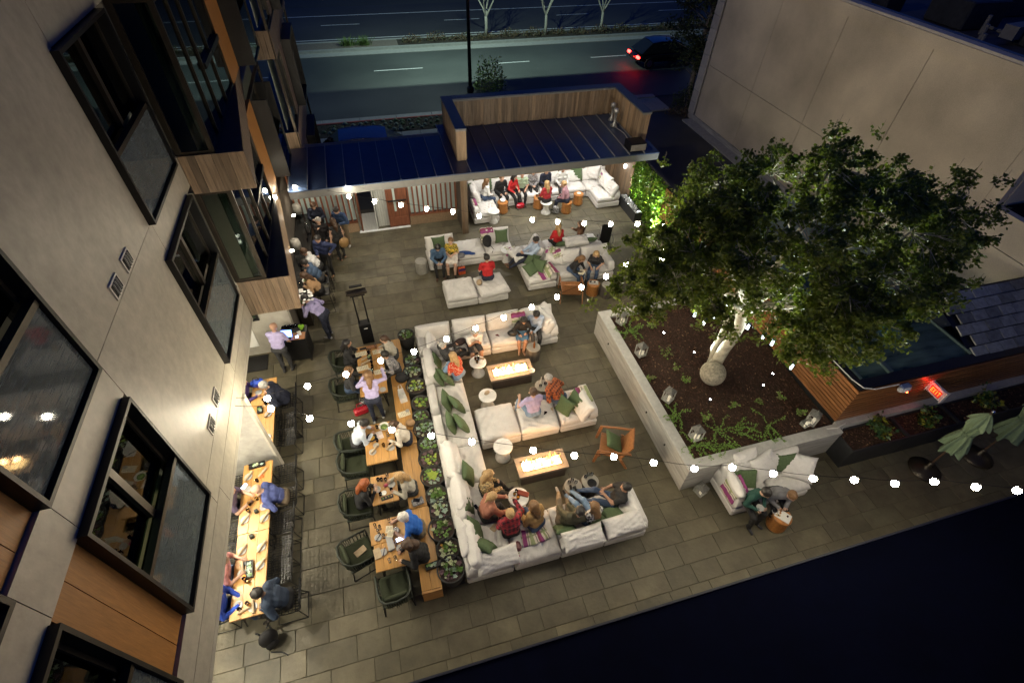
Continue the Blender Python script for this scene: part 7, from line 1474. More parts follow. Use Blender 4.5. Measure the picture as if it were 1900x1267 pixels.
bowl(4.66, 17.18, .48, .12, 'white bowl on the teak stool in the lounge'); plate(7.84, 17.08, 'white plate on the right lounge stool', .482, .09, M_whiteplate)
for k, (x, y) in enumerate(((6.08, 17.2), (6.2, 17.14), (6.18, 17.24))): glassw(x, y, ['amber glass, left on the stool behind the red sweater', 'amber glass, front on the stool behind the red sweater', 'amber glass, right on the stool behind the red sweater'][k], .48, drink=M_copper)
single('handbag', 'red handbag on the lounge floor before the black trousers', 'bag', MB().bbox(-.17, .17, -.09, .09, 0, .2, .04), cl('red_leather', (.4, .01, .02)), (5.42, 17.3, .016), rad(10)); single('tote', 'black and white tote beside the white drum seat', 'bag', MB().bbox(-.12, .12, -.08, .08, 0, .3, .03), pattern('bw_print', 'blotch', [(.02, .02, .02), (.5, .5, .5), (.02, .02, .02)], 22), (6.72, 16.62, .016), rad(-10))
single('handbag', 'tan round shoulder bag hanging at the hip by the bar', 'bag', MB().ell((0, 0, 0), (.17, .08, .20), 14, 8), cl('tan_leather', (.30, .18, .07), .5), (-1.44, 15.26, .82), rad(20), smooth=True)
tr = thing('stone_trough', 'dark trough of grey stones beside the right lounge chaise', 'trough', (9.66, 16.0, .016)); part('box', MB().box(-.16, .16, -.75, -.72, 0, .4).box(-.16, .16, .72, .75, 0, .4).box(-.16, -.13, -.72, .72, 0, .4).box(.13, .16, -.72, .72, 0, .4), M_zinc, tr)
stn = MB()
for k in range(160): stn.ell((R.uniform(-.11, .11), R.uniform(-.7, .7), .36+R.random()*.05), (R.uniform(.025, .05), R.uniform(.025, .045), R.uniform(.02, .035)), 6, 4)
part('stones', stn, M('pebble_grey', (.34, .34, .35), .7, var=.4, scale=12), tr, kind='stuff', smooth=True)
# ================================================================== POTS, PLANTS, TREE
POTS = [(.04, 10.69, .25), (.07, 9.66, .24), (.04, 9.25, .27), (.06, 8.72, .28), (.10, 8.14, .25), (.04, 7.72, .22), (.08, 7.32, .29), (.09, 6.86, .26), (.07, 6.46, .28), (.06, 6.00, .29), (.07, 5.51, .25), (.09, 5.14, .24), (.05, 4.73, .30), (.10, 4.27, .25), (.08, 3.86, .29)]
PL_ = ['dark round pot of succulents at the far end of the row by the sofa corner', 'dark round pot with purple tipped rosettes, second from the far end', 'dark round pot of pale rosettes opposite the black bag on the bench', 'dark round pot of lime and grey rosettes by the paper carrier bag', 'dark round pot of plain green rosettes just beyond the bench menus', 'small dark pot of green and mauve rosettes beside the bench menus', 'wide dark pot of spreading blue grey rosettes by the tan handbag', 'dark round pot under the hanging bulb beside the pan table', 'dark round pot of yellow green rosettes with a dark red edge', 'dark round pot with one bright lime rosette in its middle', 'dark round pot with a stem leaning over its rim', 'dark round pot of silvery rosettes beside the phone pouch', 'large dark pot of mixed green rosettes behind the royal blue polo', 'dark round pot with orange rosettes in front', 'dark round pot nearest the camera end of the bench, spiky green centre']
M_pot = M('charcoal_pot', (.035, .034, .033), .65, var=.2, scale=6); M_potin = M('pot_gravel', (.055, .035, .028), .9, var=.4, scale=50, bump=.5)
for i, (x, y, r) in enumerate(POTS):
    t = thing('succulent_pot', PL_[i], 'plant pot', (x, y, .016), 0, 'row of succulent pots'); r *= .98
    part('pot', MB().lathe([(r*.72, 0), (r*.95, .25), (r, .46), (r*1.02, .48), (r*.92, .48), (r*.90, .42)], n=26), M_pot, t, smooth=True); part('gravel', MB().lathe([(r*.91, .43), (.001, .445)], n=20), M_potin, t)
    b = MB(); rr = random.Random(40+i)
    pal = [(0, 2, 4, 0), (3, 2, 0, 4), (4, 2, 4, 0), (1, 2, 4, 1), (0, 0, 1, 0), (0, 3, 0, 2), (2, 2, 4, 2), (2, 0, 0, 2), (1, 1, 3, 0), (0, 2, 3, 0), (0, 4, 0, 2), (4, 2, 2, 3), (0, 0, 4, 3), (0, 0, 4, 5), (0, 4, 3, 2)][i]
    pts = []
    for k in range(200):
        a = rr.uniform(0, 6.3); q = math.sqrt(rr.random())*r*.70; s_ = rr.uniform(.03, .06) if k > 8 else rr.uniform(.055, .085)
        p = (q*math.cos(a), q*math.sin(a))
        if all((p[0]-u[0])**2 + (p[1]-u[1])**2 > (.72*(s_+u[2]))**2 for u in pts): pts.append((*p, s_)); succ(b, p[0], p[1], .45+rr.uniform(0, .03), s_*1.05, rr.choice((4, 5, 6)), rr, rr.choice(pal))
    for k in range(10 if i in (0, 6, 10, 12, 14) else 3):
        a = rr.uniform(0, 6.3); 
        for q in range(7): d = Vector((math.cos(a+q*.9)*.5, math.sin(a+q*.9)*.5, 1)).normalized()*rr.uniform(.10, .19); p = Vector((rr.uniform(-.4, .4)*r, rr.uniform(-.4, .4)*r, .45)) if q == 0 else p; s_ = Vector((d.y, -d.x, 0)).normalized()*.008; b.add([p-s_, p+s_, p+d], [(0, 1, 2)], 0 if i != 9 else 1)
    if i in (9,): succ(b, 0, 0, .48, .15, 8, rr, 1)
    part('succulents', b, SUC, t)

def leaves(pts, size, mats, seed, jitter=.35, fold=.25, name='leaves', droop=0, orient=None):
    """folded four-point leaves at points (n,3); random headings"""
    r = np.random.RandomState(seed); P = np.asarray(pts, np.float32); n = len(P)
    d = r.normal(size=(n, 3)).astype(np.float32)
    if orient is not None: d = d*.8 + orient
    d[:, 2] = d[:, 2]*.6 - droop; d /= np.linalg.norm(d, axis=1)[:, None]
    u = np.cross(d, r.normal(size=(n, 3))); u /= np.maximum(np.linalg.norm(u, axis=1), 1e-6)[:, None]; w_ = np.cross(d, u)
    L_ = (size*(1 + jitter*r.uniform(-1, 1, n)))[:, None].astype(np.float32); W = L_*.36
    v = np.stack([P, P + d*L_*.5 + u*W + w_*W*fold, P + d*L_, P + d*L_*.5 - u*W + w_*W*fold], 1).reshape(-1, 3)
    i = np.arange(n)*4; f = np.concatenate([np.stack([i, i+1, i+2], 1), np.stack([i, i+2, i+3], 1)])
    mi = r.randint(0, len(mats), n); return npmesh(name, v, f, mats, np.concatenate([mi, mi]), smooth=False)
LEAFM = [leafmat('tree_leaf_a', (.085, .112, .018)), leafmat('tree_leaf_b', (.055, .080, .015)), leafmat('tree_leaf_c', (.115, .138, .026))]
tree = thing('big_tree', 'spreading multi stemmed evergreen tree in the concrete planter, jars hung in it', 'tree', (7.80, 7.10, .84))
TB = Vector((7.80, 7.10, .84)); LR = np.random.RandomState(11); wood_ = MB(); twigs = MB(); LP = []
def limb(p0, p1, r0, r1, bend, n=7, seed=0):
    rr = random.Random(seed); p0 = Vector(p0); p1 = Vector(p1); d = p1-p0; side = d.cross(Vector((0, 0, 1))); side = side.normalized() if side.length > .01 else Vector((1, 0, 0)); pts = []; rs = []
    for i in range(n+1):
        s = i/n; pts.append(p0.lerp(p1, s) + side*bend*math.sin(PI*s) + Vector((rr.uniform(-.04, .04), rr.uniform(-.04, .04), .10*math.sin(PI*s)))*(1 if 0 < i < n else 0)); rs.append(r0*(1-s)+r1*s)
    wood_.tube(pts, rs, 8); return pts
def spray(p, r, n, seed):
    q = LR.normal(size=(n, 3)); q /= np.linalg.norm(q, axis=1)[:, None]; q *= (LR.rand(n)**.45)[:, None]*r; q[:, 2] *= .62; LP.append(np.array(p)+q)
fork_ = Vector((8.05, 7.15, 2.95))
limb(TB + Vector((0, 0, -.1)), fork_, .155, .13, .10, 8, 1); limb(TB + Vector((.03, .1, -.05)), Vector((8.15, 7.5, 2.7)), .085, .075, -.05, 7, 21)
LOBES = [(5.57, 7.67, 4.6), (5.34, 7.17, 4.0), (6.34, 7.81, 5.2), (7.19, 8.38, 5.6), (7.98, 8.03, 6.0), (8.58, 7.23, 6.4), (9.50, 6.75, 6.2), (8.82, 6.34, 6.0), (9.53, 5.74, 5.8), (11.55, 6.44, 5.5), (10.81, 5.96, 5.2), (9.80, 5.33, 4.9), (8.93, 5.33, 5.2), (8.33, 4.98, 4.6), (8.09, 5.01, 4.2), (7.88, 5.45, 4.2), (6.45, 6.02, 5.5), (6.30, 6.65, 4.8), (5.54, 6.83, 4.6), (7.08, 5.66, 6.0), (7.42, 5.83, 4.4), (8.16, 5.43, 5.0), (8.04, 5.00, 3.6), (5.95, 7.01, 5.0), (7.23, 6.84, 5.8), (8.47, 5.00, 4.9), (6.21, 6.36, 4.2), (6.92, 7.24, 5.6), (10.29, 6.58, 5.9), (6.69, 7.32, 5.2)]
MAIN = [(0, .12, .25), (3, .11, -.2), (5, .12, .15), (9, .125, -.3), (11, .11, .2), (13, .09, -.15), (16, .10, .2), (26, .07, -.1)]
paths = []
for q, (k, r0, bd) in enumerate(MAIN): paths.append((limb(fork_ + Vector((0, 0, -.06*(q % 3))), LOBES[k], r0, .022, bd, 9, 30+q), r0))
for k, c in enumerate(LOBES):
    c = Vector(c); rr = random.Random(60+k)
    if k not in [m_[0] for m_ in MAIN]:
        best = min(((p, i, r0) for p, r0 in paths for i in range(2, 7) for p in [p]), key=lambda t_: (t_[0][t_[1]]-c).length + .25*t_[1]); p0 = best[0][best[1]]
        limb(p0, c, .045, .014, rr.uniform(-.2, .2), 6, 90+k)
    big_ = rr.uniform(.58, .92)*(.6 if k in (22, 25, 26) else 1)
    for m_ in range(rr.randint(13, 22)):
        a = rr.uniform(0, 6.3); e_ = math.asin(rr.uniform(-.7, 1)); rho = big_*rr.uniform(.55, 1.15); p = c + Vector((math.cos(a)*math.cos(e_), math.sin(a)*math.cos(e_), .62*math.sin(e_)))*rho
        q0 = c.lerp(p, rr.uniform(0, .35)); md = q0.lerp(p, .5) + Vector((rr.uniform(-.08, .08), rr.uniform(-.08, .08), .05)); wood_.tube([q0, md, p], [.013, .009, .004], 4)
        for z_ in range(2): pe = p + Vector((rr.uniform(-.22, .22), rr.uniform(-.22, .22), rr.uniform(-.18, .16))); twigs.tube([md, pe], [.005, .003], 4); spray(pe, rr.uniform(.12, .27), rr.randint(32, 84), 0)
# stray sprigs and hanging shoots
for (x, y, z, n) in ((9.1, 5.6, 3.4, 8), (8.9, 6.1, 3.0, 5), (7.1, 7.9, 3.2, 8), (9.6, 5.1, 4.6, 7), (11.9, 6.4, 5.4, 9), (11.4, 6.9, 5.8, 7), (6.9, 6.9, 3.2, 5), (5.0, 7.5, 4.4, 9), (8.9, 7.7, 6.5, 9), (11.0, 5.6, 5.1, 8), (6.6, 9.0, 5.2, 8), (7.2, 6.2, 3.2, 5)):
    for k in range(n):
        p = Vector((x, y, z)) + Vector(LR.normal(size=3))*.34; twigs.tube([p+Vector((0, 0, .25)), p], [.006, .003], 4); spray(p, LR.uniform(.12, .24), LR.randint(20, 55), 0)
part('trunk', wood_, M('pale_tree_bark', (.42, .39, .31), .85, var=.4, scale=7, bump=.6, bscale=18), tree, -TB, smooth=True); part('twigs', twigs, M_bark, tree, -TB, kind='stuff')
LPs = np.concatenate(LP); part('crown', leaves(LPs, .085, LEAFM, 5, name='crown'), None, tree, -TB, kind='stuff')
# jars hanging in the tree
for i, (x, y, z, lab) in enumerate(((7.50, 8.05, 2.05, 'glass jar hung highest on the left side of the tree'), (7.62, 7.76, 2.0, 'glass jar hung beside the white lit trunk, left of two'), (7.90, 7.80, 2.1, 'glass jar hung close to the white lit trunk, right of two'), (8.66, 7.33, 2.0, 'glass jar hung in front of the timber slats, farthest'), (8.85, 6.93, 2.0, 'glass jar hung before the slats, second, beside a twin'), (8.93, 6.67, 2.0, 'glass jar hung before the slats, third, lower of the twins'), (8.90, 5.86, 2.0, 'glass jar hung alone at the near end of the slats'))):
    t = thing('hanging_jar', lab, 'jar', (x, y, z), 0, 'jars hanging in the tree'); part('jar', MB().lathe([(.05, -.10), (.06, -.08), (.06, .04), (.045, .07), (.045, .09)], n=12), M_glassware, t, smooth=True)
    part('lid', MB().lathe([(.047, .09), (.047, .10)], n=10), M_chrome, t); part('candle', MB().lathe([(.03, -.09), (.03, -.03)], n=8), M('led_candle', (.9, .95, 1), emit=3.5, ecol=(.8, .95, 1)), t); part('string', MB().tube([(0, 0, .10), (.05, .03, .8)], .006, 4), M_napkin, t)
# sphere, lanterns, spike lights, small plants
single('stone_sphere', 'large rough stone ball on the bark beside the tree trunk', 'stone ball', MB().ell((0, 0, 0), (.325, .325, .325), 28, 18), M('sandstone', (.33, .30, .235), .95, var=.45, scale=16, bump=.9, bscale=45, spec=.1, big=.2, bigscale=3), (7.58, 6.74, 1.10), smooth=True)
M_lan = M('weathered_white_lantern', (.30, .30, .27), .8, var=.25, scale=14)
def lantern(x, y, z, label, rz=0, h=.50, lit=False):
    t = thing('lantern', label, 'lantern', (x, y, z), rz, 'weathered lanterns'); w_ = .105 if h > .2 else .07
    part('base', MB().box(-w_-.015, w_+.015, -w_-.015, w_+.015, 0, .02), M_lan, t)
    for sx in (-1, 1):
        for sy in (-1, 1): part('post', MB().box(sx*w_-.012, sx*w_+.012, sy*w_-.012, sy*w_+.012, .02, h*.66), M_lan, t)
        part('crossbar', MB().box(sx*w_-.008, sx*w_+.008, -w_+.012, w_-.012, h*.62, h*.66), M_lan, t)
        part('brace', MB().tube([(sx*w_, -w_, .03), (sx*w_, w_, h*.62)], .006, 4), M_lan, t)
    part('roof', MB().add([(-w_-.018, -w_-.018, h*.66), (w_+.018, -w_-.018, h*.66), (w_+.018, w_+.018, h*.66), (-w_-.018, w_+.018, h*.66), (-.03, -.03, h*.86), (.03, -.03, h*.86), (.03, .03, h*.86), (-.03, .03, h*.86)], [(0, 1, 5, 4), (1, 2, 6, 5), (2, 3, 7, 6), (3, 0, 4, 7), (4, 5, 6, 7), (3, 2, 1, 0)]), M('lantern_roof', (.13, .13, .12), .8, var=.4, scale=30), t)
    part('ring', MB().tube([(.02*math.cos(a), 0, h*.9+.02*math.sin(a)) for a in [2*PI*k/10 for k in range(10)]], .005, 4, closed=True), M_lan, t)
    for a, hh in ((-.04, .17), (.04, .12)): part('candle', MB().lathe([(.036, .02), (.036, .02+hh), (.001, .02+hh)], (a, -.04, 0), 10), M('cream_candle', (.8, .77, .66), .6, emit=.12, ecol=(1, .9, .65)), t)  # emission adds a little glow to the unlit candles
    return t
lantern(6.17, 9.32, .86, 'weathered lantern in the far corner of the planter', .4); lantern(6.16, 8.02, .86, 'weathered lantern second along the planter edge', .2); lantern(6.16, 6.42, .86, 'weathered lantern midway along the planter edge', .5); lantern(6.26, 5.22, .86, 'weathered lantern near the front corner among creeping plants', .1); lantern(9.28, 4.90, .86, 'weathered lantern in the right corner by the timber slats', .6); lantern(9.08, 4.86, .86, 'small dark lantern beside the right corner lantern', .2, .16)
lantern(6.12, 4.26, .016, 'weathered white lantern on the paving at the planter corner', .3, .34)
def spike(x, y, label, aim, e, z=.92):
    t = thing('spike_light', label, 'spot light', (x, y, z), 0, 'spot lights in the bark bed'); part('stake', MB().tube([(0, 0, -.1), (0, 0, .05)], .012, 5), M_black, t)
    part('head', MB().lathe([(.035, .03), (.045, .09), (.04, .09)], n=10), M_black, t); part('lens', MB().lathe([(.038, .085), (.001, .095)], n=10), M('spot_lens', (1, 1, 1), emit=60, ecol=(.92, .97, 1)), t)
    spot((x, y, z+.11), aim, e, 75, .6, (.93, 1, .92), .03)
spike(7.10, 8.50, 'spot light in the bark bed farthest, left of the trunk', (7.6, 7.9, 4.5), 420); spike(8.72, 6.12, 'spot light in the bark bed right of the stone ball', (8.9, 6.8, 4.5), 470); spike(7.12, 6.05, 'small spot light in the bark bed below the stone ball', (6.6, 7.6, 2.6), 25); spike(8.55, 7.9, 'spot light hidden behind the trunk', (8.6, 8.2, 5), 420); spike(9.2, 6.4, 'spot light low at the foot of the timber slats', (8.7, 5.2, 4.6), 150); spike(7.55, 7.6, 'spot light close behind the trunk foot', (8.0, 7.2, 2.9), 120)
GPM = [plain('garden_leaf', (.15, .27, .04), .5, bump=0), plain('garden_leaf_dull', (.18, .19, .07), .5, bump=0)]
def small_plant(x, y, z, r, h, n, label, seed, size=.06, mats=None, cat='plant', name='small_plant', group='small plants in the bark bed', flat=.6):
    rr = np.random.RandomState(seed); t = thing(name, label, cat, (x, y, z), 0, group); st = MB(); pts = []
    for k in range(max(4, n//14)):
        a = rr.uniform(0, 6.3); q = r*rr.uniform(.3, 1); e = Vector((q*math.cos(a), q*math.sin(a), h*rr.uniform(.3, 1))); st.tube([(0, 0, 0), e*.5+Vector((0, 0, h*.15)), e], [.006, .005, .003], 4)
        for j in range(14): s = rr.uniform(.35, 1.05); pts.append(np.array(e)*s + rr.normal(size=3)*r*.12)
    part('stem', st, plain('stem_green', (.10, .14, .04)), t); part('leaves', leaves(np.array(pts), size, mats or GPM, seed), None, t); return t
def creeper(x, y, z, label, seed, n=9, L_=.5, mats=None):
    rr = random.Random(seed); t = thing('creeping_plant', label, 'plant', (x, y, z), 0, 'small plants in the bark bed'); st = MB(); pts = []
    for k in range(n):
        a = rr.uniform(0, 6.3); p = Vector((0, 0, .03)); row = [p.copy()]
        for q in range(8): a += rr.uniform(-.6, .6); p = p + Vector((math.cos(a), math.sin(a), rr.uniform(-.1, .25)))*L_/8; p.z = max(.02, min(p.z, .2)); row.append(p.copy()); pts += [tuple(p + Vector((rr.gauss(0, .012), rr.gauss(0, .012), rr.gauss(0, .01)))) for _ in range(7)]
        st.tube(row, .004, 4)
    part('stem', st, plain('stem_green', (.1, .16, .04)), t); part('leaves', leaves(np.array(pts), .035, mats or GPM[:1], seed), None, t); return t
for i, (x, y, r, h, n, lab) in enumerate(((6.9, 8.95, .2, .2, 60, 'small bushy plant at the far left of the bark bed'), (6.86, 7.87, .2, .22, 60, 'small pale plant between far spot light and stone ball'), (6.86, 7.33, .12, .16, 40, 'bright young plant left of the stone ball'), (6.88, 6.81, .16, .2, 60, 'bright leafy plant directly left of the stone ball'), (6.80, 5.64, .14, .14, 40, 'small tuft midway along the near bed'), (7.63, 5.80, .13, .16, 40, 'small plant with pale stem below the stone ball'), (8.40, 5.76, .13, .12, 36, 'dull small plant before the right spot light'), (9.05, 5.72, .16, .14, 44, 'low rosette plant near the timber slats'), (9.16, 5.17, .14, .18, 50, 'bright small plant beside the right corner lantern'), (6.06, 7.15, .12, .1, 30, 'reddish tuft against the planter edge'))): small_plant(x, y, .84, r, h, n, lab, 200+i)
for i, (x, y, n, L_, lab) in enumerate(((6.22, 8.90, 10, .5, 'creeping plant by the far corner lantern'), (6.14, 5.86, 8, .4, 'creeping plant midway along the left planter edge'), (6.18, 5.02, 10, .5, 'creeping plant filling the front corner of the planter'), (6.86, 5.22, 8, .6, 'trailing creeping plant along the front planter wall, left'), (7.36, 5.08, 8, .55, 'trailing creeping plant along the front planter wall, middle'), (8.18, 5.10, 8, .55, 'curling creeping plant toward the right of the front wall'), (6.9, 4.86, 8, .5, 'looping vine at the front wall below the trailing plants'))): creeper(x, y, .84, lab, 300+i, n, L_)
SHM = [plain('shrub_leaf', (.035, .085, .022), .4, bump=0), plain('shrub_leaf_yellow', (.20, .20, .02), .45, bump=0), plain('shrub_leaf_mid', (.05, .105, .03), .4, bump=0), plain('shrub_leaf_dark', (.03, .07, .02), .4, bump=0)]
for i, (x, y, lab) in enumerate(((10.82, 4.32, 'broad leaved shrub in the first zinc planter box'), (12.30, 4.32, 'broad leaved shrub in the second zinc planter box below the exit sign'), (14.2, 4.32, 'broad leaved shrub with yellow leaves in the third zinc planter box'))): small_plant(x, y, .69, .36, .42, 190, lab, 400+i, .105, SHM, 'shrub', 'shrub', 'shrubs in the zinc planter boxes')
# vine wall beside the lounge
vw = thing('vine_wall', 'fence covered with bright uplit green vines at the right of the lounge', 'vine wall', (10.05, 14.2, 0)); part('panel', MB().box(0, .05, -2.7, 2.5, 0, 2.05), M_zinc, vw); part('cap', MB().box(-.03, .09, -2.7, 2.5, 2.051, 2.09), M_zinc, vw)
rr = np.random.RandomState(8); n = 15000; P = np.stack([-.02-np.abs(rr.normal(size=n))*.07, rr.uniform(-2.6, 2.4, n), rr.uniform(.05, 2.02, n)], 1)
cl_ = rr.uniform(-1, 1, (420, 2))*np.array([2.5, 1.0]) + np.array([0, 1.0]); P2 = cl_[rr.randint(0, 420, 9000)] + rr.normal(size=(9000, 2))*.07; P = np.concatenate([P[:9000], np.stack([-.06-np.abs(rr.normal(size=9000))*.07, P2[:, 0], np.clip(P2[:, 1], .03, 2.05)], 1)])
part('vine_leaves', leaves(P, .085, [leafmat('vine_leaf', (.10, .20, .02)), leafmat('vine_leaf_deep', (.05, .12, .014)), leafmat('vine_leaf_pale', (.17, .27, .03))], 9, orient=np.array([-.6, 0, -.2])), None, vw, kind='stuff')
for i, (y, e) in enumerate(((16.3, 430), (15.3, 540), (14.3, 480), (13.2, 300), (12.2, 180))): spike(9.72, y, ['spot light at the foot of the vines nearest the lounge', 'spot light at the foot of the vines, second from the lounge', 'spot light at the foot of the vines, third', 'spot light at the foot of the vines by the folded chair', 'spot light at the foot of the vines nearest the tree'][i], (10.0, y+.1, 1.3), e, .1)
# street planting: round rosettes, bushes, bare trees, corner tree
RM = [plain('grey_rosette', (.13, .17, .13), .7), plain('green_rosette', (.075, .12, .05), .7)]; rr = random.Random(17); spots = []
for k in range(900):
    x = rr.uniform(-2.6, 4.7); y = rr.uniform(25.5, 26.68)
    if x < -1.2 and y > 25.6 + (x+2.6)*.85: continue
    if all((x-a)**2+(y-b)**2 > .30**2 for a, b in spots): spots.append((x, y))
protos = []
for j in range(2):
    b = MB(); succ(b, 0, 0, 0, .16, 9, rr, 0); b.ell((0, 0, .03), (.10, .10, .08), 10, 5, 0); protos.append(b.mesh('rosette_plant', RM[j]))
for k, (x, y) in enumerate(spots):
    o = part('rosette_plant', protos[k % 2], None, None, (x, y, .085), (0, 0, rr.random()*6), 'round grey green rosette plant in the kerbside bed behind the pavilion'); o['category'] = 'plant'; o['group'] = 'rosette plants in the kerbside bed'; s_ = rr.uniform(.75, 1.15); o.scale = (s_, s_, s_)
gv = part('bed_leaves', leaves(np.array([(rr.uniform(-2.6, 4.7), rr.uniform(25.5, 26.7), .09) for _ in range(1500)]), .06, [plain('bed_leaf', (.06, .08, .03), bump=0)], 77), None, None, kind='stuff')
def bush(x, y, z, rx, ry, h, n, label, seed, size=.09, mats=None, name='bush', group=None):
    r_ = np.random.RandomState(seed); q = r_.normal(size=(n, 3)); q /= np.linalg.norm(q, axis=1)[:, None]; q *= (r_.rand(n)**.4)[:, None]; q[:, 2] = np.abs(q[:, 2]); q *= (1+.25*np.sin(q[:, :1]*7+seed)*np.cos(q[:, 1:2]*6)); P = q*np.array([rx, ry, h])
    t = thing(name, label, 'bush', (x, y, z), 0, group); part('foliage', leaves(P, size, mats or SHM[2:], seed), None, t)
    st = MB()
    for k in range(7): a = k*.9; st.tube([(0, 0, -.02), (rx*.5*math.cos(a), ry*.5*math.sin(a), h*.7)], [.014, .005], 4)
    part('stem', st, M_bark, t); return t
bush(7.25, 30.05, 0, .95, .7, 1.7, 1500, 'loose roadside bush beside the street lamp post', 501, .11, GPM)
for i, (x, lab) in enumerate(((-.3, 'grassy clump on the bare median, far left'), (.75, 'grassy clump on the median next to the far left one'))):
    t = thing('grass_clump', lab, 'plant', (x, 39.2, .13), 0, 'grassy clumps on the median'); r_ = random.Random(i); b = MB()
    for k in range(160): a = r_.uniform(0, 6.3); l = r_.uniform(.4, .8); d = Vector((math.cos(a)*.7, math.sin(a)*.7, r_.uniform(.5, 1.2))).normalized()*l; p = Vector((r_.gauss(0, .22), r_.gauss(0, .18), 0)); s_ = Vector((-math.sin(a), math.cos(a), 0))*.018; b.add([p-s_, p+s_, p+d*.6+s_*.7, p+d*.6-s_*.7, p+d+Vector((0, 0, -.1))], [(0, 1, 2, 3), (3, 2, 4)])
    part('blades', b, plain('blade_green', (.10, .16, .035), bump=0), t)
mats_m = [plain('median_leaf', (.07, .07, .035), bump=0), plain('median_leaf_dry', (.12, .075, .04), bump=0)]
for i in range(14):
    x = 4.0+1.75*i; bush(x, 39.25+.1*math.sin(i*2.2), .14, .8, .5, .38+.12*math.sin(i*1.7), 420, 'low dry bush in the median bed, %s counting right from the grassy clumps' % 'first second third fourth fifth sixth seventh eighth ninth tenth eleventh twelfth thirteenth fourteenth'.split()[i], 520+i, .10, mats_m, 'median_bush', 'low bushes in the median bed')
def bare_tree(x, y, h, label, seed):
    t = thing('bare_tree', label, 'tree', (x, y, .14), 0, 'bare street trees on the median'); r_ = random.Random(seed); b = MB(); tr_ = MB().tube([(0, 0, 0), (.03, .02, h*.15), (0, 0, h*.29)], [.13, .10, .09], 8)
    def grow(p, d, l, r, lev):
        q = p + d*l; m_ = p + d*l*.5 + Vector((r_.uniform(-.05, .05), r_.uniform(-.05, .05), 0))*l; b.tube([p, m_, q], [r, r*.85, r*.65], 5 if lev < 2 else 4)
        if lev < 5:
            for k in range(3 if lev in (0, 2) else 2): nd = (d + Vector((r_.uniform(-.6, .6), r_.uniform(-.6, .6), r_.uniform(.0, .35)))).normalized(); grow(q, nd, l*r_.uniform(.62, .85), r*.6, lev+1)
    for k in range(4): a = k*1.6 + seed; grow(Vector((0, 0, h*.29-.02)), Vector((math.cos(a)*.55, math.sin(a)*.55, 1)).normalized(), h*.24, .062, 0)
    part('trunk', tr_, M('pale_bark', (.33, .31, .25), .85, var=.25, scale=9), t, smooth=True); part('branches', b, M('pale_bark', (.33, .31, .25)), t)
bare_tree(9.27, 39.4, 4.4, 'bare pale barked street tree on the median, nearest the lamp post', 1); bare_tree(13.62, 39.2, 4.3, 'bare pale barked street tree on the median, middle of three', 2); bare_tree(18.0, 39.3, 4.3, 'bare pale barked street tree on the median, right of three', 3)
ct_ = thing('corner_tree', 'dark leafy tree rising beside the street corner of the stucco block', 'tree', (18.2, 26.4, 0)); r_ = np.random.RandomState(31); b = MB().tube([(0, 0, 0), (-.1, .1, 2), (0, 0, 4.5), (.1, 0, 8)], [.16, .13, .10, .05], 8); Ls = []
for k in range(150):
    z = r_.uniform(1.7, 10.5); rad__ = 1.75*math.sin(min(1, (z-1.0)/3.2)*PI/2); a = r_.uniform(0, 6.3); q = rad__*math.sqrt(r_.rand()); c = np.array([q*math.cos(a)-.35, q*math.sin(a), z]); b.tube([(0, 0, z-.7), tuple(c)], [.03, .006], 4); d = r_.normal(size=(95, 3)); d /= np.linalg.norm(d, axis=1)[:, None]; Ls.append(c + d*(r_.rand(95)**.5)[:, None]*.46)
part('trunk', b, M_bark, ct_, smooth=True); part('crown', leaves(np.concatenate(Ls), .13, [plain('dark_tree_leaf', (.035, .055, .018), bump=0), plain('dark_tree_leaf_b', (.05, .07, .022), bump=0)], 12), None, ct_, kind='stuff')
bush(17.35, 25.3, 0, .7, .7, 1.1, 900, 'dark shrub at the foot of the stucco block by the street', 505, .10, [plain('dark_tree_leaf', (.035, .055, .018))]); bush(16.6, 24.6, 0, .8, .6, .35, 500, 'low dry ground shrub at the corner of the alley', 506, .08, mats_m)

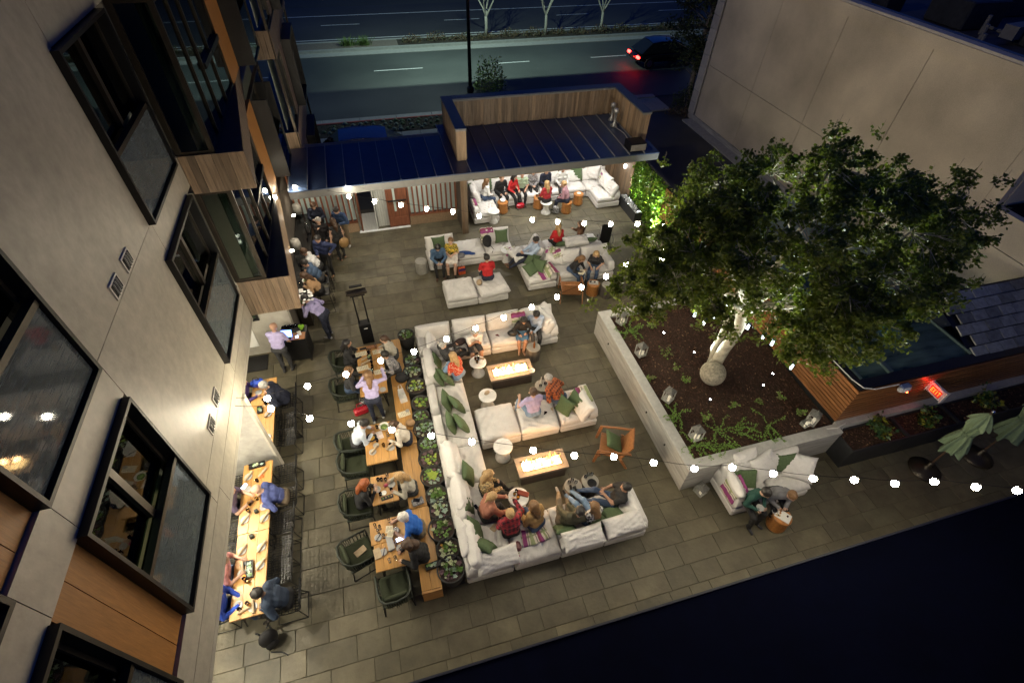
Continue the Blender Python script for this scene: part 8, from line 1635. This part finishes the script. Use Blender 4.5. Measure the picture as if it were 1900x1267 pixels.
# ================================================================== UMBRELLAS
M_umb = M('sage_canvas', (.15, .21, .125), .85, var=.12, scale=20, bump=.15, bscale=120)
def umbrella(x, y, label, seed):
    t = thing('closed_umbrella', label, 'umbrella', (x, y, .016), rad(seed*20), 'closed garden umbrellas')
    part('base', MB().lathe([(.36, 0), (.37, .03), (.30, .05), (.29, .07), (.22, .09), (.20, .11), (.12, .13), (.06, .2), (.05, .34), (.03, .35)], n=26), M_bronze, t, smooth=True)
    part('pole', MB().tube([(0, 0, .3), (0, 0, 2.38)], .022, 8), cl('brown_pole', (.07, .04, .025), .5), t); part('finial', MB().ell((0, 0, 2.42), (.04, .04, .05)), M_chrome, t, smooth=True)
    n = 64; v = []; f = []; r_ = random.Random(seed); prof = [(1.02, .30), (1.2, .27), (1.45, .19), (1.6, .135), (1.66, .125), (1.72, .14), (1.9, .19), (2.05, .17), (2.2, .11), (2.34, .035)]
    for z, q in prof:
        for j in range(n):
            a = 2*PI*j/n; fold = .5+.5*math.cos(a*8); rr_ = q*(.55+.45*fold) * (1+.12*math.sin(j*1.7+z*3)); v.append((rr_*math.cos(a+.3*z), rr_*math.sin(a+.3*z), z + .07*math.sin(a*4+seed)*(1 if z < 1.1 else 0)))
    for i in range(len(prof)-1):
        for j in range(n): f.append((i*n+j, i*n+(j+1) % n, (i+1)*n+(j+1) % n, (i+1)*n+j))
    part('canopy', MB().add(v, f), M_umb, t, smooth=True); v2 = []
    vv = []; ff = []
    for i, (z, q) in enumerate(((2.30, .07), (2.2, .15), (2.06, .23), (1.98, .26))):
        for j in range(n): a = 2*PI*j/n; fold = .5+.5*math.cos(a*8+1); rr_ = q*(.62+.38*fold); vv.append((rr_*math.cos(a), rr_*math.sin(a), z+.04*math.sin(a*8)*(i == 3)))
    for i in range(3):
        for j in range(n): ff.append((i*n+j, i*n+(j+1) % n, (i+1)*n+(j+1) % n, (i+1)*n+j))
    part('canopy_flap', MB().add(vv, ff), M_umb, t, smooth=True); part('tie', MB().tube([(.135*math.cos(a), .135*math.sin(a), 1.64) for a in [2*PI*k/16 for k in range(16)]], .012, 5, closed=True), M_umb, t)
    for k in range(4): part('rib', MB().tube([(.02*math.cos(k*1.57), .02*math.sin(k*1.57), 1.9), (.12*math.cos(k*1.57), .12*math.sin(k*1.57), 1.1)], .008, 4), M_bronze, t)
umbrella(11.89, 3.36, 'closed sage umbrella on a bronze base, nearer the planter sofa', 1); umbrella(13.52, 3.32, 'closed sage umbrella cut off by the right picture edge', 2)

# ================================================================== STRING LIGHTS
S1 = [(-2.97, 14.56), (-2.41, 15.01), (-1.62, 14.54), (-0.88, 14.12), (-0.17, 13.68), (0.55, 13.31), (1.24, 12.94), (1.95, 12.63), (2.63, 12.24), (4.05, 11.71), (4.72, 11.45), (5.43, 11.2), (6.15, 11.0), (6.9, 10.83), (7.58, 10.59)]
S2 = [(7.06, 9.57), (5.8, 9.18), (5.1, 8.85), (4.35, 8.6), (3.65, 8.4), (2.96, 8.2), (2.24, 8.02), (1.55, 7.83), (0.86, 7.66), (0.13, 7.46), (-0.57, 7.37), (-1.28, 7.17), (-2.02, 7.04), (-2.76, 6.92)]
S3 = [(-2.68, 6.65), (-1.98, 6.24), (-1.24, 5.93), (-0.53, 5.61), (0.15, 5.3), (0.84, 4.99), (1.87, 4.54), (2.55, 4.25), (3.23, 4.05), (3.87, 3.76), (4.52, 3.47), (5.19, 3.32), (5.83, 3.03), (6.46, 2.77), (7.15, 2.56), (7.8, 2.32), (8.51, 2.17), (9.15, 1.9), (9.8, 1.66)]
def at_z(x, y, z): k = (11-z)/(11-3.2); return Vector((x*k, y*k, z))
BULB = MB().ell((0, 0, -.07), (.058, .058, .068), 12, 8).mesh('bulb', M_bulb, True); SOCK = MB().lathe([(.018, -.03), (.02, .03), (.008, .04)], n=8).mesh('socket', M_black)
def string_light(pts, label, za, zb, sag, ends, skip=()):
    n = len(pts); P = []
    for i, (x, y) in enumerate(pts): s = i/(n-1); P.append(at_z(x, y, za*(1-s)+zb*s - sag*4*s*(1-s)))
    t = thing('string_light', label, 'string lights', tuple(P[0]), 0, 'string lights over the patio'); o0 = P[0]
    path = [Vector(e) for e in ends[:1]] + [p + Vector((0, 0, .035)) for p in P] + [Vector(e) for e in ends[1:]]; full = []
    for a, b in zip(path, path[1:]):
        for k in range(4): full.append(a.lerp(b, k/4) - Vector((0, 0, .03*math.sin(PI*k/4))) - o0)
    full.append(path[-1]-o0); part('cable', MB().tube(full, .006, 4), M_cable, t)
    for p in P: part('socket', SOCK, None, t, p-o0); part('bulb', BULB, None, t, p-o0)
string_light(S1[2:], 'string of bulbs running from the pavilion eave to the top of the tree', 3.0, 3.45, .12, [(-2.2, 14.5, 3.3), (8.0, 10.2, 3.6)])
string_light([S1[0], S1[1]], 'short pair of bulbs where the pavilion eave meets the hotel', 3.75, 3.3, 0, [(-3.1, 13.0, 4.2), (-2.0, 14.6, 3.3)])
string_light(S2, 'string of bulbs from the tree across the upper fire table to the hotel wall', 3.5, 2.95, .22, [(7.6, 9.3, 3.7), (-3.39, 7.2, 3.0)])
string_light(S3, 'string of bulbs from the hotel wall across the lower fire table to the right edge', 2.95, 3.3, .15, [(-3.39, 7.0, 3.0), (11.0, 1.7, 3.4)])
bl2 = thing('string_light', 'small dim bulb hanging among the leaves at the left of the tree', 'string lights', (6.35, 8.55, 3.75)); part('bulb', BULB, None, bl2); part('socket', SOCK, None, bl2); part('cable', MB().tube([(0, 0, .03), (.5, -.2, .5)], .006, 4), M_cable, bl2)

# ================================================================== VEHICLES
def car(x, y, rz, label, col, lit=False, L_=4.5, roofz=1.46):
    t = thing('car', label, 'car', (x, y, 0), rz); paint = M('car_paint_%d' % int(col[2]*1000), col, .3, metal=.25, var=.03, coat=1)
    sec = [(-2.22, .62, .40, .58), (-2.12, .80, .36, .74), (-1.5, .88, .24, .86), (-.4, .90, .22, .88), (.9, .90, .22, .86), (1.6, .87, .24, .80), (2.1, .78, .34, .68), (2.24, .58, .42, .58)]
    v = []; f = []
    for xx, w_, zb, zt in sec:
        for (a, z) in ((-w_*.9, zb), (-w_, (zb+zt)/2), (-w_*.97, zt), (0, zt+.05), (w_*.97, zt), (w_, (zb+zt)/2), (w_*.9, zb)): v.append((xx, a, z))
    for i in range(7):
        for j in range(6): f.append((i*7+j, i*7+j+1, i*7+8+j, i*7+7+j))
        f.append((i*7+6, i*7, i*7+7, i*7+13))
    f += [tuple(range(6, -1, -1)), tuple(49+k for k in range(7))]; bo = part('body', MB().add(v, f), paint, t, smooth=True); sm = bo.modifiers.new('smooth', 'SUBSURF'); sm.levels = sm.render_levels = 2
    gsec = [(-2.0, .74, .86), (-1.25, .62, roofz-.05), (-.6, .60, roofz), (.35, .60, roofz-.02), (.75, .62, roofz-.10), (1.5, .72, .84)]; v = []; f = []
    for xx, w_, z in gsec: v += [(xx, -w_, z), (xx, w_, z), (xx, -.80, .84), (xx, .80, .84)]
    for i in range(5): a = i*4; f += [(a+2, a+6, a+4, a), (a+1, a+5, a+7, a+3)]
    f2 = [(0, 4, 5, 1), (16, 20, 21, 17)]; dark = M('car_glass', (.01, .012, .015), .06, var=0); part('side_windows', MB().add(v, f), dark, t); part('windscreen', MB().add([v[i] for i in f2[1]], [(0, 1, 2, 3)]), dark, t); part('rear_window', MB().add([v[i] for i in f2[0]], [(0, 1, 2, 3)]), dark, t)
    rv = []
    for xx, w_, z in gsec[1:5]: rv += [(xx, -w_-.01, z+.004), (xx, 0, z+.05), (xx, w_+.01, z+.004)]
    rf = []
    for i in range(3): rf += [(i*3, i*3+3, i*3+4, i*3+1), (i*3+1, i*3+4, i*3+5, i*3+2)]
    part('roof', MB().add(rv, rf), paint, t, smooth=True)
    for s in (-1, 1):
        part('roof_rail', MB().tube([(-1.2, s*.6, roofz-.01), (-.5, s*.6, roofz+.03), (.6, s*.61, roofz-.04)], .014, 5), M_chrome, t); part('mirror', MB().ell((.95, s*1.0, .93), (.09, .12, .07), 8, 6), paint, t, smooth=True)
        part('tail_light', MB().bbox(-2.21, -2.08, s*.62-.16, s*.62+.16, .58, .72, .02), M('tail_lit' if lit else 'tail_dark', (.4, .01, .01), .3, emit=14 if lit else 0, ecol=(1, .02, .015)), t); part('headlight', MB().bbox(2.05, 2.2, s*.6-.14, s*.6+.14, .56, .68, .02), M('head_lit' if lit else 'head_dark', (.7, .7, .7), .2, emit=5 if lit else 0, ecol=(.8, .9, 1)), t)
        for xx in (-1.38, 1.40): w_ = part('wheel', MB().tube([(xx, s*.74, .32), (xx, s*.90, .32)], .32, 18), M('tyre', (.015, .015, .015), .8), t); part('rim', MB().tube([(xx, s*.895, .32), (xx, s*.905, .32)], .2, 12), M_chrome, w_)
    return t
car(.0, 22.35, 0, 'blue car parked behind the pavilion, only roof and mirror seen', (.15, .19, .30))
c2 = car(19.5, 32.4, rad(1), 'dark car with red tail lights half hidden by the corner tree', (.006, .006, .0071), True)
for cc in (c2,):
    for s in (-.6, .6): spot((cc.location.x+2.3, cc.location.y+s, .6), (cc.location.x+9, cc.location.y+s, 0), 90, 50, .6, (.85, .93, 1), .05)
    point((cc.location.x-2.4, cc.location.y, .6), 3, (1, .02, .01), .05)
vs = thing('valet_sign', 'slim black VALET post sign with white letters on the pavement by the hotel', 'sign', (-3.2, 26.35, .07), rad(0))
part('base', MB().lathe([(.24, 0), (.24, .03), (.1, .06)], n=14), M_black, vs); part('board', MB().cbox((0, 0, .75), (.20, .03, 1.35), 0, 0, .1), M_black, vs)
for k, ch in enumerate('VALET'):
    h0 = Matrix.Rotation(.1, 3, 'X') @ Vector((0, -.022, .50-.22*k)) + Vector((0, 0, .75)); e = bpy.data.objects.new('letter_anchor', None)
    before = len(vs.children); letters(ch, .15, .11, 0, M('sign_white', (.7, .7, .7), .6), vs)
    ob = vs.children[-1] if False else bpy.data.objects[[o.name for o in C.objects if o.name.startswith('letter')][-1]]; ob.location = h0; ob.rotation_euler = (.1, 0, 0); bpy.data.objects.remove(e)
